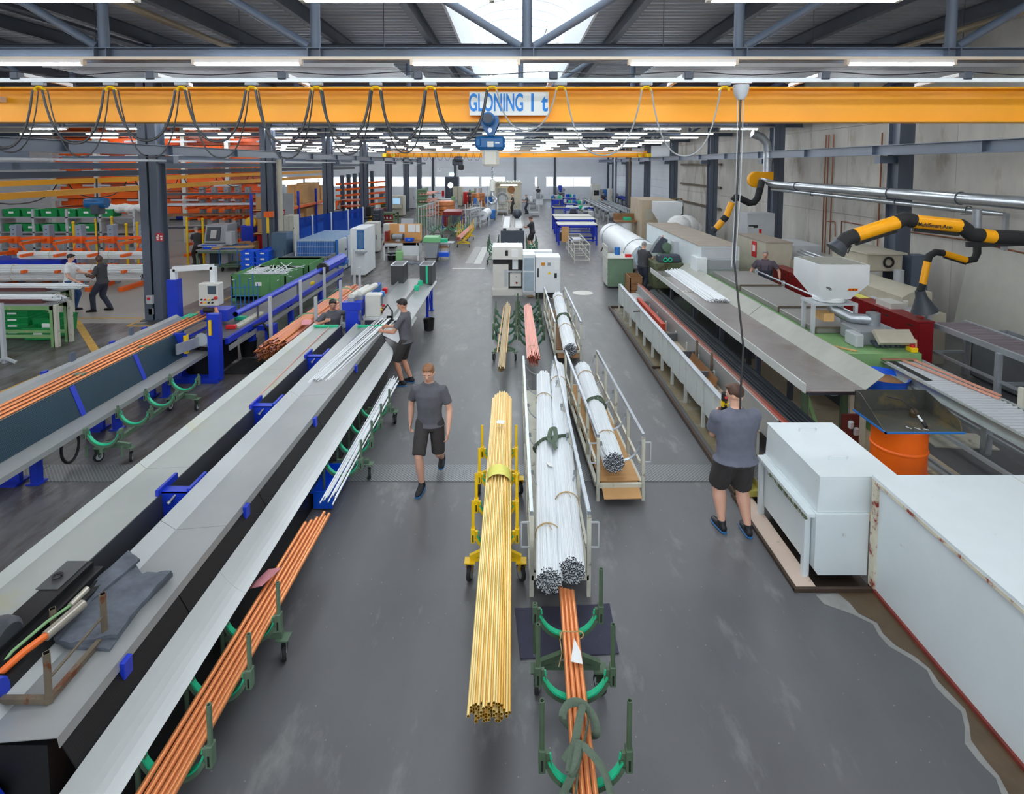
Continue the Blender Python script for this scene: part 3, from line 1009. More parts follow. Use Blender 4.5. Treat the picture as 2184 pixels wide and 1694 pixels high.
MB().cyl((xh2 - .2, YC2 - .3, 4.72), (xh2 + .3, YC2 - .3, 4.72), .2, 12).build('travel_motor', steel_dk, h2)
MB().box(xh2 + .0, YC2 - .15, 3.9, xh2 + .4, YC2 + .15, 4.3, 0, .05).build('chain_bag', black, h2)
MB().cyl((xh2 - .1, YC2, 1.5), (xh2 - .1, YC2, 4.3), .012, 5).build('chain', steel_dk, h2)
# ================================================================= carts in the aisle
def caster(par, x, y, r=.075, w=.034, yaw=.2, side=1, plate=None, zp=None, rim=None):
 ct = MB()
 c, s = math.cos(yaw), math.sin(yaw)
 zp = zp or r * 2 + .05
 ct.box(x - .055, y - .05, zp, x + .055, y + .05, zp + .012)
 for sg in (-1, 1):
  d = Vector((c, s, 0)) * sg * (w / 2 + .008)
  ct.add([Vector((x, y, r)) + d + Vector((-s * .018, c * .018, -.015)), Vector((x, y, r)) + d + Vector((s * .018, -c * .018, -.015)), Vector((x, y, zp)) + d + Vector((s * .04 + s * .03, -c * .04, 0)), Vector((x, y, zp)) + d + Vector((-s * .04 + s * .03, c * .04, 0))], [(0, 1, 2, 3), (3, 2, 1, 0)])
 f = ct.build('caster', plate or galv, par)
 a = Vector((x, y, r)) + Vector((c, s, 0)) * w / 2
 b = Vector((x, y, r)) - Vector((c, s, 0)) * w / 2
 wl = MB()
 wl.tube([b, b.lerp(a, .15), b.lerp(a, .85), a], [r * .93, r, r, r * .93], 18, 0)
 wl.tube([b - (a - b) * .06, a + (a - b) * .06], [r * .68, r * .68], 14, 1)
 wl.tube([b - (a - b) * .2, a + (a - b) * .2], [r * .2, r * .2], 8, 1)
 wl.build('wheel', [rubber, rim or grey_l], f)
def u_cart(label, xc, ys, wid, frame_m, liner_m, low=(), zb=.40, post_h=.33, axles=(0, 1), rim=None, group=None, skip_post=(), wide=0.0, lean=0.0):
 """long-goods cart: a spine on castors with a row of U cradles and removable stakes"""
 t = thing('cradle_cart', label, 'cart', (xc, sum(ys) / len(ys), 0), group)
 r = wid / 2
 y0, y1 = min(ys), max(ys)
 MB().bar((xc, y0 - .06, zb - .05), (xc, y1 + .06, zb - .05), .05, .06).build('spine', frame_m, t)
 for i, yy in enumerate(ys):
  A = arc((xc, yy, zb + r), r, 180, 360, 18)
  inn = arc((xc, yy, zb + r), r - .012, 186, 354, 18)
  m = MB()
  for p, q in zip(A, A[1:]):
   m.bar(p - Vector((0, 0, .012)), q - Vector((0, 0, .012)), .05, .028)
  cr = m.build('cradle', frame_m, t)
  m = MB()
  for p, q in zip(inn, inn[1:]):
   m.bar(p, q, .045, .014)
  m.build('saddle', liner_m, cr)
  for s in (-1, 1):
   x = xc + s * (r + .022)
   zt = zb + r
   MB().box(x - .022, yy - .03, zt - .13, x + .022, yy + .03, zt + .02, 0, .004).build('clamp', frame_m, cr)
   MB().box(x - .006, yy - .034, zt - .11, x + .006, yy - .029, zt - .04).build('slot', black, cr)
   if (i, s) in skip_post:
    continue
   dz = -.30 if (i, s) in low else 0
   MB().pipe((x, yy + .0, zt - .1 + dz), (x, yy, zt + post_h + dz), .017, .012, 10, 0, 0).build('stake', frame_m, t)
 for e in axles:
  ye = ys[0] + (ys[-1] - ys[0]) * e if isinstance(e, (int, float)) and 0 <= e <= 1 else e
  dx = r + wide
  zp = .20
  m = MB()
  m.bar((xc - dx, ye, zp + .03), (xc + dx, ye, zp + .03), .04, .04)
  m.build('axle', frame_m, t)
  for s in (-1, 1):
   MB().bar((xc + s * .03, ye, zb - .06), (xc + s * dx, ye, zp + .05), .042, .042).build('leg', frame_m, t)
   caster(t, xc + s * (dx + .005), ye, .075 + wide * .2, .034 + wide * .1, .25 * s + (R.random() - .5) * .5, s, frame_m, zp, rim)
 MB().bar((xc, ye, zb - .06), (xc, (ys[0] + ys[-1]) / 2, zb - .06), .03, .03).build('brace', frame_m, t)
 return t
def hexpack(n, pitch):
 """centres of the n spots nearest the middle of a hexagonal packing"""
 pts = []
 k = int(math.sqrt(n)) + 3
 for i in range(-k, k + 1):
  for j in range(-k, k + 1):
   pts.append(((i + .5 * (j % 2)) * pitch, j * pitch * .866))
 pts.sort(key=lambda p: p[0] ** 2 + p[1] ** 2)
 return pts[:n]
def ring_of(p0, p1, t, r, n=26, flat=1.0):
 """points of a loop round the axis p0-p1 at the share t"""
 c = p0.lerp(p1, t)
 s, u = frame(p1 - p0)
 return [c + s * r * math.cos(2 * math.pi * i / n) + u * r * flat * math.sin(2 * math.pi * i / n) for i in range(n)]
def bundle(label, p0, p1, n, rt, m, me, twines=(), group=None, tags=(), jit=.03, name='tube_bundle', cat='tube bundle', splay=1.0, wall=.72, strap=None, fan=0.0):
 """tied bundle of thin tubes; the single tubes are too fine to pick apart and stay joined"""
 p0, p1 = Vector(p0), Vector(p1)
 t = thing(name, label, cat, (p0 + p1) / 2 - Vector((0, 0, .15)), group)
 s, u = frame(p1 - p0)
 mb = MB()
 d = (p1 - p0).normalized()
 Rr = 0
 pk = hexpack(n, rt * 2.05)
 for (a, b) in pk:
  Rr = max(Rr, math.hypot(a, b))
 for (a, b) in pk:
  a += R.uniform(-.12, .12) * rt
  b += R.uniform(-.12, .12) * rt
  o0 = s * a * splay * (1 + fan * .3 + R.uniform(-1, 1) * fan * .2) + u * b * splay
  o1 = s * a + u * b
  mb.pipe(p0 + o0 + d * R.uniform(-jit, jit), p1 + o1 + d * R.uniform(-jit, jit) * 1.5, rt, rt * wall, 6, 0, 1, True)
 mb.build('tubes', [m, me], t, kind='stuff')
 Rr += rt * 1.4
 for tw in twines:
  loop = ring_of(p0, p1, tw, Rr)
  mm = MB().tube(loop, .006, 5, closed=True)
  c = loop[7]
  mm.tube([c, c + Vector((.03, -.05, .012)), c + Vector((.05, -.09, -.01))], .004, 4)
  mm.tube([c, c + Vector((-.03, -.04, .015)), c + Vector((-.06, -.05, .0))], .004, 4)
  mm.build('twine', twine, t)
 for (tt, ang) in tags:
  c = p0.lerp(p1, tt) + (s * math.sin(ang) + u * math.cos(ang)) * (Rr + .006)
  rot = Matrix.Rotation(R.uniform(-.4, .4), 3, 'Z') @ Matrix.Rotation(ang, 3, 'Y')
  MB().cbox(c, (.07, .1, .002), rot).build('tag', paper, t)
 return t
# long white racks on castors
def rack_cart(label, x0, x1, ya, yb, yaw=0.0, front_hoop=True, group='pale long-goods rack carts', tray=card, zr=.85):
 xc = (x0 + x1) / 2
 L_ = yb - ya
 t = thing('rack_cart', label, 'cart', (0, 0, 0), group)
 hw = (x1 - x0) / 2
 n = max(3, int(round(L_ / .85)))
 for s in (-1, 1):
  x = s * hw
  MB().bar((x, 0, zr), (x, L_, zr), .035, .05).build('top_rail', galv, t)
  MB().bar((x, .1, .16), (x, L_, .16), .045, .06).build('side_rail', cream, t)
  MB().bar((x * .99, .15, .42), (x * .99, L_, .42), .03, .035).build('middle_rail', cream, t)
  for i in range(n + 1):
   yy = L_ * i / n
   MB().bar((x, yy, .0 if i in (0, n) else .13), (x, yy, zr - .02), .04, .04).build('upright', cream, t)
  hd = [Vector((x, .02, zr - .1)), Vector((x + s * .1, .02, zr - .1)), Vector((x + s * .1, .02, zr - .36)), Vector((x, .02, zr - .36))]
  MB().path(hd, .014).build('handle', grey_l, t)
 for i in range(n + 1):
  yy = L_ * i / n
  MB().bar((-hw, yy, .2), (hw, yy, .2), .04, .05).build('crossbar', cream, t)
  A = arc((0, yy + .03, zr - .08), hw - .03, 180, 360, 14)
  m = MB()
  if i == 0 and front_hoop or i > 0:
   for p, q in zip(A, A[1:]):
    m.bar(p, q, .045, .006)
   m.build('hoop', galv, t)
 MB().box(-hw + .03, .05, .225, hw - .03, L_ - .05, .235).build('tray', cream if tray is None else tray, t)
 if tray is not None:
  MB().add([(-hw + .05, -.16, .12), (hw - .05, -.16, .12), (hw - .05, .14, .245), (-hw + .05, .14, .245), (-hw + .05, -.16, .112), (hw - .05, -.16, .112), (hw - .05, .14, .237), (-hw + .05, .14, .237)], [f[::-1] for f in MB.BF]).build('cardboard_sheet', tray, t)
 for yy in (.35, L_ - .35):
  for s in (-1, 1):
   caster(t, s * (hw - .06), yy, .06, .03, .3 * s, s, galv, .13)
 t.location = (xc, ya, 0)
 t.rotation_euler = (0, 0, yaw)
 return t
WG = 'bundles of white tubes on the rack carts'
rack_cart('pale rack cart holding two white tube bundles side by side', .18, .75, 5.35, 9.9, 0.0, False, tray=None)
b1 = bundle('left one of two white tube bundles in the first rack cart', (.325, 4.86, .53), (.53, 9.75, .53), 330, .0062, alut, alut_e, (.13, .8), tags=((.36, .35),))
b2 = bundle('right one of two white tube bundles in the first rack cart', (.535, 4.95, .56), (.81, 10.15, .55), 350, .0062, alut, alut_e, (.2, .86), tags=((.42, .9),))
rack_cart('pale rack cart with brown cardboard sheet and a single white tube bundle', 1.08, 1.66, 6.95, 10.2, .035)
bundle('white tube bundle with dark open ends in the rack cart with cardboard', (1.285, 6.95, .5), (1.285, 10.2, .52), 360, .0066, alut, alut_e, (.18, .86), tags=((.30, .9),))
rack_cart('pale rack cart with a white tube bundle before the white machine', .91, 1.48, 12.1, 15.6, .012, False, tray=wood_d)
bundle('white tube bundle with ragged dark ends before the white machine', (1.13, 10.95, .62), (1.25, 15.6, .6), 300, .0074, alut, alut_e, (.3, .9), jit=.06)
def strap(label, loops, w=.03, tail=(), name='lifting_strap'):
 t = thing(name, label, 'strap', loops[0][0])
 for i, l in enumerate(loops):
  MB().tube(smooth([V(p) for p in l], True) if len(l) < 12 else l, w, 8, closed=True, flat=.28).build('loop', strap_g, t)
 for l in tail:
  MB().tube(smooth([V(p) for p in l]), w * .9, 8, flat=.3).build('tail', strap_g, t)
 return t
def over(cs, r, y, yj=.0, n=30):
 """a loop hugging round circles cs in the plane y"""
 x0, x1 = cs[0], cs[1]
 out = []
 for i in range(n):
  a = 2 * math.pi * i / n
  c = x1 if math.cos(a) > 0 else x0
  out.append(Vector((c[0] + r * math.cos(a), y + yj * math.sin(a * 2), c[1] + r * math.sin(a))))
 return out
yk = 7.25
lp = over(((.42, .53), (.655, .56)), .137, yk, .06)
kn = Vector((.52, yk - .04, .71))
strap('grey green strap knotted over the two paired white bundles', [lp, [kn + Vector(p) for p in ((-.05, -.03, 0), (-.02, .09, .05), (.03, .12, .06), (.04, .02, .05), (.03, -.12, .02), (-.01, -.16, .0), (-.05, -.1, .01))]], .03,
 [[kn, kn + Vector((.02, -.08, .03)), kn + Vector((.0, -.18, .0)), kn + Vector((.03, -.24, -.04))]])
lp = over(((1.285, .51), (1.285, .51)), .142, 8.62, .05)
strap('grey green strap round the single bundle in the cardboard rack cart', [lp, over(((1.285, .51), (1.285, .51)), .148, 8.55, -.05)], .026)
lp = over(((1.19, .61), (1.19, .61)), .148, 13.2, .08)
strap('dark green strap round the ragged white bundle before the white machine', [lp, over(((1.19, .61), (1.19, .61)), .152, 13.15, -.06)], .026)
# green cart at the front with copper pipes
u_cart('green cradle cart at the near end of the aisle, copper pipes across its saddles', .45, [2.72, 3.28, 3.86, 4.42], .5, green_d, green_s, low=((3, -1),), axles=(.94,), zb=.40)
for i, (dx, dz) in enumerate(((-.065, 0), (-.026, 0), (.013, 0), (.052, 0), (-.045, -.034), (-.006, -.034))):
 p = Vector((.425 + dx * 1.15, 2.2, .462 + dz))
 q = Vector((.487 + dx * .85, 4.86 + R.uniform(-.05, .05), .462 + dz))
 MB().pipe(p, q, .0185, .014, 12, 0, 1).build('copper_pipe', [copper_o, copper_d], label='orange copper pipe on the front green cart, %s layer, %s from the left' % (('upper', 'lower')[i > 3], ORD[i % 4]), cat='pipe', group='copper pipes on the front green cart')
c = Vector((.45, 3.55, .47))
strap('dark green strap wound and knotted round the front copper pipes',
 [[c + Vector(p) for p in ((-.11, .1, .02), (-.06, .16, .05), (.03, .15, .06), (.1, .06, .05), (.11, .0, .0), (.06, .03, -.05), (-.06, .08, -.05))],
 [c + Vector(p) for p in ((-.1, -.28, .04), (-.04, -.1, .08), (.03, .1, .09), (.06, .05, .06), (.01, -.13, .07), (-.06, -.3, .06))]], .026,
 [[c + Vector(p) for p in ((-.13, -.2, .03), (-.04, -.15, .09), (.06, -.22, .08), (.13, -.3, .02), (.16, -.45, -.08), (.17, -.6, -.15))],
 [c + Vector(p) for p in ((-.03, -.16, .1), (-.08, -.3, .06), (-.15, -.35, -.04), (-.16, -.45, -.1), (-.09, -.42, -.02), (-.05, -.3, .05))]])
c = Vector((.475, 4.35, .478))
t = thing('twine_tie', 'brown twine tied round the front copper pipes', 'twine', c)
MB().tube([c + Vector((.095 * math.cos(a), .01 * math.sin(3 * a), -.012 + .036 * math.sin(a))) for a in [2 * math.pi * i / 20 for i in range(20)]], .005, 5, closed=True).build('loop', twine, t)
MB().tube([c + Vector((-.08, 0, .02)), c + Vector((-.1, -.06, .0)), c + Vector((-.09, -.14, -.04)), c + Vector((-.12, -.2, -.1))], .004, 5).build('end', twine, t)
tg = Z_(1230, 1405, .5)
MB().add([tg + Vector(p) for p in ((-.05, -.04, .012), (.04, -.05, .0), (.035, .05, .01), (-.005, .13, .05))] + [tg + Vector(p) + Vector((0, 0, .003)) for p in ((-.05, -.04, .012), (.04, -.05, .0), (.035, .05, .01), (-.005, .13, .05))], [(0, 3, 2, 1), (4, 5, 6, 7), (0, 1, 5, 4), (1, 2, 6, 5), (2, 3, 7, 6), (3, 0, 4, 7)]).build('paper_tag', paper, label='small white paper tag on the front copper pipes', cat='tag')
# cloth on the floor below it
cl = MB()
nx, ny = 12, 8
A0, A1, B0, B1 = Z_(1098, 1300), Z_(1300, 1290), Z_(1110, 1408), Z_(1320, 1396)
vs = []
for j in range(ny + 1):
 for i in range(nx + 1):
  p = A0.lerp(A1, i / nx).lerp(B0.lerp(B1, i / nx), j / ny)
  fold = .006 if (i % 4 == 0 or j == 4) else 0
  vs.append((p.x, p.y, .008 + fold + R.random() * .003))
o = len(vs)
vs += [(p[0], p[1], .002) for p in vs]
fs = []
for j in range(ny):
 for i in range(nx):
  a = j * (nx + 1) + i
  fs.append((a, a + nx + 1, a + nx + 2, a + 1))
edge = [i for i in range(nx + 1)] + [(j + 1) * (nx + 1) + nx for j in range(ny)] + [ny * (nx + 1) + nx - 1 - i for i in range(nx)] + [(ny - 1 - j) * (nx + 1) for j in range(ny - 1)]
for i in range(len(edge)):
 a, b = edge[i], edge[(i + 1) % len(edge)]
 fs.append((a, b, b + o, a + o))
cl.add(vs, fs)
cl.build('floor_cloth', mat('navy_cloth', (62, 62, 80), .9, 0, .1, 8, spot=(140, 142, 150), spot_at=.68, spot_scale=9), label='folded dark navy cloth spread on the floor under the front cart', cat='cloth')
# yellow cart with brass tubes
u_cart('yellow cradle cart under a wide load of brass coloured tubes', -.185, [5.45, 5.95, 6.5, 7.1], .40, yel2, green_s, axles=(.07, 1.0), rim=grey_p, wide=.06, zb=.42, post_h=.30)
pk = hexpack(61, .0245)
n = 0
pk2 = []
for (a, b) in pk:
 pk2.append((a * 1.12, b * .82))
for i, (a, b) in enumerate(pk2):
 jn = R.uniform(-.045, .045) - (.1 if a < -.1 and b > 0 else 0)
 zc = .62
 sq = 1.12
 p = Vector((-.165 + a * 1.25, 3.55 + jn * .6 - b * .25, zc + b))
 q = Vector((-.18 + a * 1.3, 8.75 - (abs(a) * 1.2) + R.uniform(-.04, .04), zc + b))
 MB().pipe(p, q, .0118, .0098, 10, 0, 1).build('brass_tube', [R.choice((brass, brass, brass_2)), brass_d], label='long shiny brass coloured tube lying on the yellow cart', cat='tube', group='brass coloured tubes on the yellow cart')
c = Z_(1070, 1000, .735)
vs = []
for i in range(9):
 a = math.radians(200 - 220 * i / 8)
 x, z = -.172 + .142 * math.cos(a) * 1.0, .615 + .118 * math.sin(a)
 vs += [(x, c.y - .11, z), (x, c.y + .11, z)]
vs += [(v_[0], v_[1], v_[2] + .003) for v_ in vs]
fs = [(2 * i, 2 * i + 1, 2 * i + 3, 2 * i + 2) for i in range(8)] + [(18 + 2 * i + 2, 18 + 2 * i + 3, 18 + 2 * i + 1, 18 + 2 * i) for i in range(8)] + [(2 * i + 2, 2 * i + 20, 2 * i + 18, 2 * i) for i in range(8)] + [(2 * i + 1, 2 * i + 19, 2 * i + 21, 2 * i + 3) for i in range(8)]
MB().add(vs, fs).build('paper_wrap', paper_y, label='pale yellow paper band wrapped over the brass tubes', cat='paper')
c = Z_(1068, 900, .745)
MB().cbox(c, (.11, .1, .003), Matrix.Rotation(-.2, 3, 'Z')).build('paper_tag', paper, label='white paper tag lying on the brass tubes', cat='tag')
# two green carts further back
u_cart('green cradle cart carrying a thin bundle of tan tubes', -.19, [12.1, 12.75, 13.4, 14.1], .46, green_c, mat('saddle_dark_green', (30, 128, 92), .5), axles=(.0, .9), zb=.38, post_h=.22)
bundle('thin bundle of tan tubes on the green cart', (-.215, 9.95, .62), (-.15, 14.6, .6), 42, .009, tan, mat('tan_end', (120, 100, 70), .6), (), jit=.1)
for s_ in (-.09, .07):
 MB().bar((-.215 + s_ * 1.1, 10.7, .66), (-.15 + s_, 14.3, .66), .022, .02).build('wooden_lath', wood, label='pale wooden lath %s the tan tube bundle' % ('on the aisle side of' if s_ > 0 else 'on the outer side of'), cat='lath')
u_cart('green cradle cart with many cradles under the pink copper tubes', .39, [11.9, 12.5, 13.1, 13.7, 14.3, 14.9], .5, green_d, mat('saddle_dark_green', (30, 128, 92), .5), axles=(-.1, .95), zb=.40, post_h=.2, lean=0)
bundle('bundle of pinkish copper tubes spread on the green cart', (.385, 10.35, .66), (.37, 14.2, .64), 90, .0095, pinkc, mat('pink_end', (214, 90, 60), .5), (.12,), jit=.14, splay=1.18, fan=.4)
# ================================================================= left: tube feeder with copper bars
mesh_teal = checks('teal_mesh', (44, 74, 90), (24, 44, 56), 42.0, .4, .3, .4, -1)
mesh_blk = checks('black_mesh', (24, 24, 27), (12, 12, 14), 60.0, .5, .1, .55, -1)
L1 = thing('tube_feeder', 'long grey tube feeder on blue legs with a dark teal guard, at the left edge', 'machine', (-6.8, 8.5, 0))
YA, YB = 4.2, 12.1
MB().sheet([(-7.36, 1.03), (-7.3, .98), (-7.1, .95), (-6.66, .95), (-6.62, 1.0)], YA, YB, .006).build('trough', sheet_g, L1)
MB().box(-7.0, YA, .72, -6.7, 11.0, .88).build('beam', sheet_d, L1)
gx = [(-6.6, 1.0), (-6.44, .56)]
MB().sheet(gx, YA, 9.55, .006).build('guard', mesh_teal, L1)
MB().sheet(gx, 9.6, 10.75, .006).build('guard', mesh_teal, L1)
MB().sheet([(-6.5, .6), (-6.44, .55), (-6.16, .53), (-6.15, .47)], YA, 11.25, .006).build('ledge', sheet_g, L1)
MB().box(-6.62, YA, .46, -6.2, 11.2, .53).build('ledge_support', sheet_d, L1)
for yy in (4.9, 6.55, 8.15, 9.55):
 MB().add([(-6.585, yy, 1.0), (-6.585, yy + .09, 1.0), (-6.425, yy + .09, .56), (-6.425, yy, .56), (-6.6, yy, 1.0), (-6.6, yy + .09, 1.0), (-6.44, yy + .09, .56), (-6.44, yy, .56)], [(0, 3, 2, 1), (4, 5, 6, 7), (0, 1, 5, 4), (1, 2, 6, 5), (2, 3, 7, 6), (3, 0, 4, 7)][0:6]).build('guard_strut', blue, L1)
for yy in (10.75,):
 MB().box(-6.62, yy, .56, -6.38, yy + .04, 1.02).build('guard_strut', blue, L1)
 MB().box(-6.42, yy - .01, .62, -6.36, yy + .07, .98).build('light_curtain', yel2, L1)
for yy in (7.35, 8.9, 10.2):
 MB().box(-6.98, yy - .03, .03, -6.66, yy + .03, .75).build('leg', blue, L1)
 MB().box(-7.0, yy - .12, 0, -6.64, yy + .12, .03).build('foot_plate', blue, L1)
 MB().box(-6.5, yy - .05, .02, -6.4, yy + .05, .5).box(-6.54, yy - .08, 0, -6.36, yy + .08, .02).build('leg', blue, L1)
for yy in (5.4, 7.1, 8.6, 10.1, 11.0):
 MB().box(-7.4, yy, .93, -7.35, yy + .1, 1.06).build('bracket', blue, L1)
for yy in (7.55, 9.15, 10.6):
 MB().box(-7.38, yy, 1.0, -7.34, yy + .1, 1.17).build('stop_plate', steel, L1)
MB().tube(ring_of(Vector((-6.3, 7.75, .3)), Vector((-6.25, 7.75, .3)), 0, .16, 20, 1.4), .02, 6, closed=True).build('hose', rubber, L1)
# head frame with blue posts
MB().box(-6.03, 10.88, .03, -5.8, 11.02, 1.36).build('post', blue, L1)
MB().box(-7.68, 12.3, .03, -7.45, 12.5, 1.75).build('post', blue, L1)
MB().box(-6.75, 10.8, 0, -5.82, 11.05, .09).box(-6.75, 11.05, 0, -6.6, 12.4, .09).build('base_frame', blue, L1)
MB().box(-6.9, 11.15, .05, -6.05, 12.1, .62).build('coolant_tank', black, L1)
MB().box(-6.7, 10.95, .05, -6.6, 11.1, .5).build('post', blue, L1)
MB().box(-5.98, 10.84, .95, -5.93, 10.9, 1.25).build('light_curtain', yel2, L1)
MB().lathe([(.02, -.02), (.02, .02), (.13, .02), (.13, .03), (.001, .03)], (-6.2, 11.0, .83), 24, rot=Matrix.Rotation(math.pi / 2, 3, 'X')).build('cover_disc', glass('clear_disc', (.95, .95, .95), .3), L1)
MB().box(-6.5, 11.05, .66, -6.05, 11.5, .7).build('drip_tray', sheet_g, L1)
MB().bar((-6.42, 10.5, .78), (-6.2, 11.2, .78), .03, .2).build('linear_guide', alu, L1)
MB().box(-7.2, 12.0, .93, -7.0, 12.3, 1.0).build('green_stop', green_s, L1)
MB().box(-6.9, 12.2, .85, -6.3, 12.6, 1.1).build('saw_housing', blue, L1)
MB().cyl((-6.75, 12.1, 1.13), (-6.55, 12.1, 1.13), .06, 12).build('motor', black, L1)
cb = Y_(452, 625, 12.4)
MB().path([Vector((-7.56, 12.4, 1.75)), Vector((-7.56, 12.4, 1.98)), Vector((cb.x + .05, 12.4, 2.03)), Vector((cb.x + .05, 12.4, cb.z + .2))], .11).build('support_arm', white, L1)
bx = MB().box(cb.x - .2, 12.2, cb.z - .25, cb.x + .24, 12.45, cb.z + .25, 0, .02).build('control_box', offwhite, L1)
MB().box(cb.x + .02, 12.19, cb.z + .02, cb.x + .2, 12.2, cb.z + .2).build('display', mat('display_dark', (70, 84, 96), .2), bx)
for i in range(4):
 for j in range(2):
  MB().cyl((cb.x - .12 + .08 * i, 12.2, cb.z - .1 - .07 * j), (cb.x - .12 + .08 * i, 12.17, cb.z - .1 - .07 * j), .02, 8).build('push_button', [black, red, yel2, black][(i + j) % 4], bx)
MB().cyl((cb.x + .2, 12.2, cb.z - .06), (cb.x + .2, 12.15, cb.z - .06), .035, 10).build('emergency_stop', red, bx)
MB().cbox((cb.x + .2, 12.15, cb.z - .42), (.16, .01, .3), Matrix.Rotation(-.3, 3, 'Y')).build('paper_sheet', mat('orange_paper', (250, 178, 138), .7, 0, .02), L1)
for i in range(8):
 x = -7.06 + .055 * i
 y1 = 12.5 - .1 * abs(i - 4) * R.random() - (.35 if i in (0, 1, 7) else 0)
 MB().pipe((x - .006, YA - .1, .985 + .02 * (i % 2)), (x + .006, y1, .985 + .02 * (i % 2)), .0195, .015, 12, 0, 1).build('copper_tube', [(copper, copper_o)[i % 2], copper_d], label='bright copper tube in the left feeder, %s from the outer side' % ORD[i], cat='tube', group='copper tubes in the left feeder')
for (x, y) in ((-6.83, 8.6), (-6.7, 9.95)):
 MB().box(x - .1, y, 1.006, x + .1, y + .1, 1.02).build('tube_stop', green_c, L1)
# second line behind it with the blue profile tube
L3 = thing('profile_line', 'blue framed profiling line with a long round blue tube above its table', 'machine', (-6.2, 15, 0))
MB().box(-6.62, 11.3, .72, -5.85, 19.0, .76).build('table', sheet_d, L3)
MB().box(-5.85, 11.2, .66, -5.79, 19.0, .78).box(-6.7, 11.2, .66, -6.62, 19.0, .78).build('side_rail', blue, L3)
MB().box(-5.83, 11.3, .5, -5.80, 19.0, .6).build('lower_rail', sheet_g, L3)
for yy in (12.4, 14.6, 16.9, 18.8):
 MB().box(-6.6, yy, .02, -6.5, yy + .12, .7).build('leg', blue, L3)
 MB().box(-5.95, yy, .02, -5.83, yy + .12, .7).build('leg', blue, L3)
MB().pipe((-5.95, 11.85, 1.1), (-5.85, 17.1, 1.1), .065, .055, 14, 0, 1).build('profile_tube', [blue, black], L3)
oc = [(.17 * math.cos(math.pi * (i + .5) / 4), .17 * math.sin(math.pi * (i + .5) / 4)) for i in range(8)]
MB().prism([(-5.83 + p[0], 1.12 + p[1]) for p in oc], 17.1, 19.0, 'y').build('drive_cover', blue, L3)
MB().prism([(-5.83 + p[0] * 1.1, 1.12 + p[1] * 1.1) for p in oc], 17.0, 17.12, 'y').build('bearing_plate', black, L3)
MB().prism([(-5.83 + p[0] * .8, .98 + p[1] * .8) for p in oc], 18.9, 19.3, 'y').build('motor', blue_l, L3)
for yy in (12.8, 15.2):
 MB().bar((-5.9, yy, .76), (-5.9, yy, 1.06), .04).build('tube_support', sheet_d, L3)
for (x, y, c, w) in ((-6.2, 11.9, red, .2), (-6.35, 12.6, green_s, .25), (-6.0, 16.4, yel2, .1)):
 MB().box(x, y, .76, x + w, y + .12, .84, 0, .01).build('clamp_block', c, L3)
MB().box(-6.1, 12.0, .76, -5.95, 13.2, .80).build('scrap_tray', cream, L3)
MB().tube([Vector((-5.78, 12.3, .7)), Vector((-5.6, 12.35, .78)), Vector((-5.5, 12.4, .6)), Vector((-5.52, 12.5, .3)), Vector((-5.8, 12.55, .1))], .03, 8).build('hose', rubber, L3)
bk = MB().lathe([(.15, 0), (.19, .34), (.2, .36), (.175, .35), (.14, .03), (.001, .03)], (-5.98, 12.45, 0), 24).build('bucket', black, label='black plastic bucket standing under the blue profiling line', cat='bucket')
MB().box(-5.62, 12.5, .05, -5.5, 12.9, .62).box(-5.9, 12.5, .55, -5.5, 12.62, .66).build('pedestal', blue, label='blue steel pedestal beside the black bucket, near the copper bundle', cat='pedestal')
mt = thing('rubber_mat', 'black rubber ring mat on the floor beside the left trough', 'mat', (-5.7, 11.7, 0))
for i in range(14):
 MB().box(-6.0 + .042 * i, 11.3, .001, -5.985 + .042 * i, 12.2, .015).build('bar', rubber, mt)
for i in range(18):
 MB().box(-6.0, 11.3 + .052 * i, .001, -5.44, 11.315 + .052 * i, .013).build('bar', rubber, mt)
# big bundle of copper tubes in its post stand
st = thing('post_stand', 'grey steel post stand holding the big bundle of copper tubes', 'stand', (-5.0, 14.5, 0))
for yy in (12.4, 14.2, 16.0):
 MB().box(-5.5, yy - .05, .15, -4.35, yy + .05, .25).build('crossbar', grey_l, st)
 for x in (-5.44, -4.42):
  MB().box(x - .03, yy - .03, 0, x + .03, yy + .03, 1.35).build('post', grey_l, st)
MB().box(-5.46, 12.2, .06, -5.4, 16.2, .14).box(-4.45, 12.2, .06, -4.39, 16.2, .14).build('base_rail', grey_l, st)
cu = thing('tube_bundle', 'big copper tube bundle with dark ends, bound with pale green straps in grey posts', 'tube bundle', (-4.95, 14.5, .3))
pk = []
for j in range(9):
 for i in range(17 - (j > 5) * (j - 5) * 3):
  pk.append((-.40 + .047 * (i + .5 * (j % 2)) + (max(0, j - 5)) * .07, .29 + .042 * j))
for (a, b) in pk:
 ja = R.uniform(-.25, .2)
 MB().pipe((-4.95 + a * .92, 11.5 + ja, b + R.uniform(-.004, .004)), (-4.95 + a * (.8 + R.uniform(-.05, .05)), 16.9 + R.uniform(-.4, .5), b * .9 + .04), .0195, .0155, 8, 0, 1).build('tube', [R.choice((copper, copper_o, pinkc)), copper_d], cu)
for (yy, w) in ((13.4, .0), (14.9, .0), (16.2, 0)):
 lp = [Vector((-4.95 + .46 * math.cos(a) * (1 if math.sin(a) < .3 else .75), yy + .05 * math.sin(2 * a), .47 + .24 * math.sin(a))) for a in [2 * math.pi * i / 20 for i in range(20)]]
 MB().tube(lp, .028, 6, closed=True, flat=.4).build('strap', mat('pale_green_strap', (120, 160, 124), .8, 0, .1), cu)
for (x, y) in ((-4.75, 12.7), (-4.6, 13.1)):
 MB().cbox((x, y, .69), (.2, .42, .003), Matrix.Rotation(.3, 3, 'Z')).build('label_sheet', paper_p, cu)
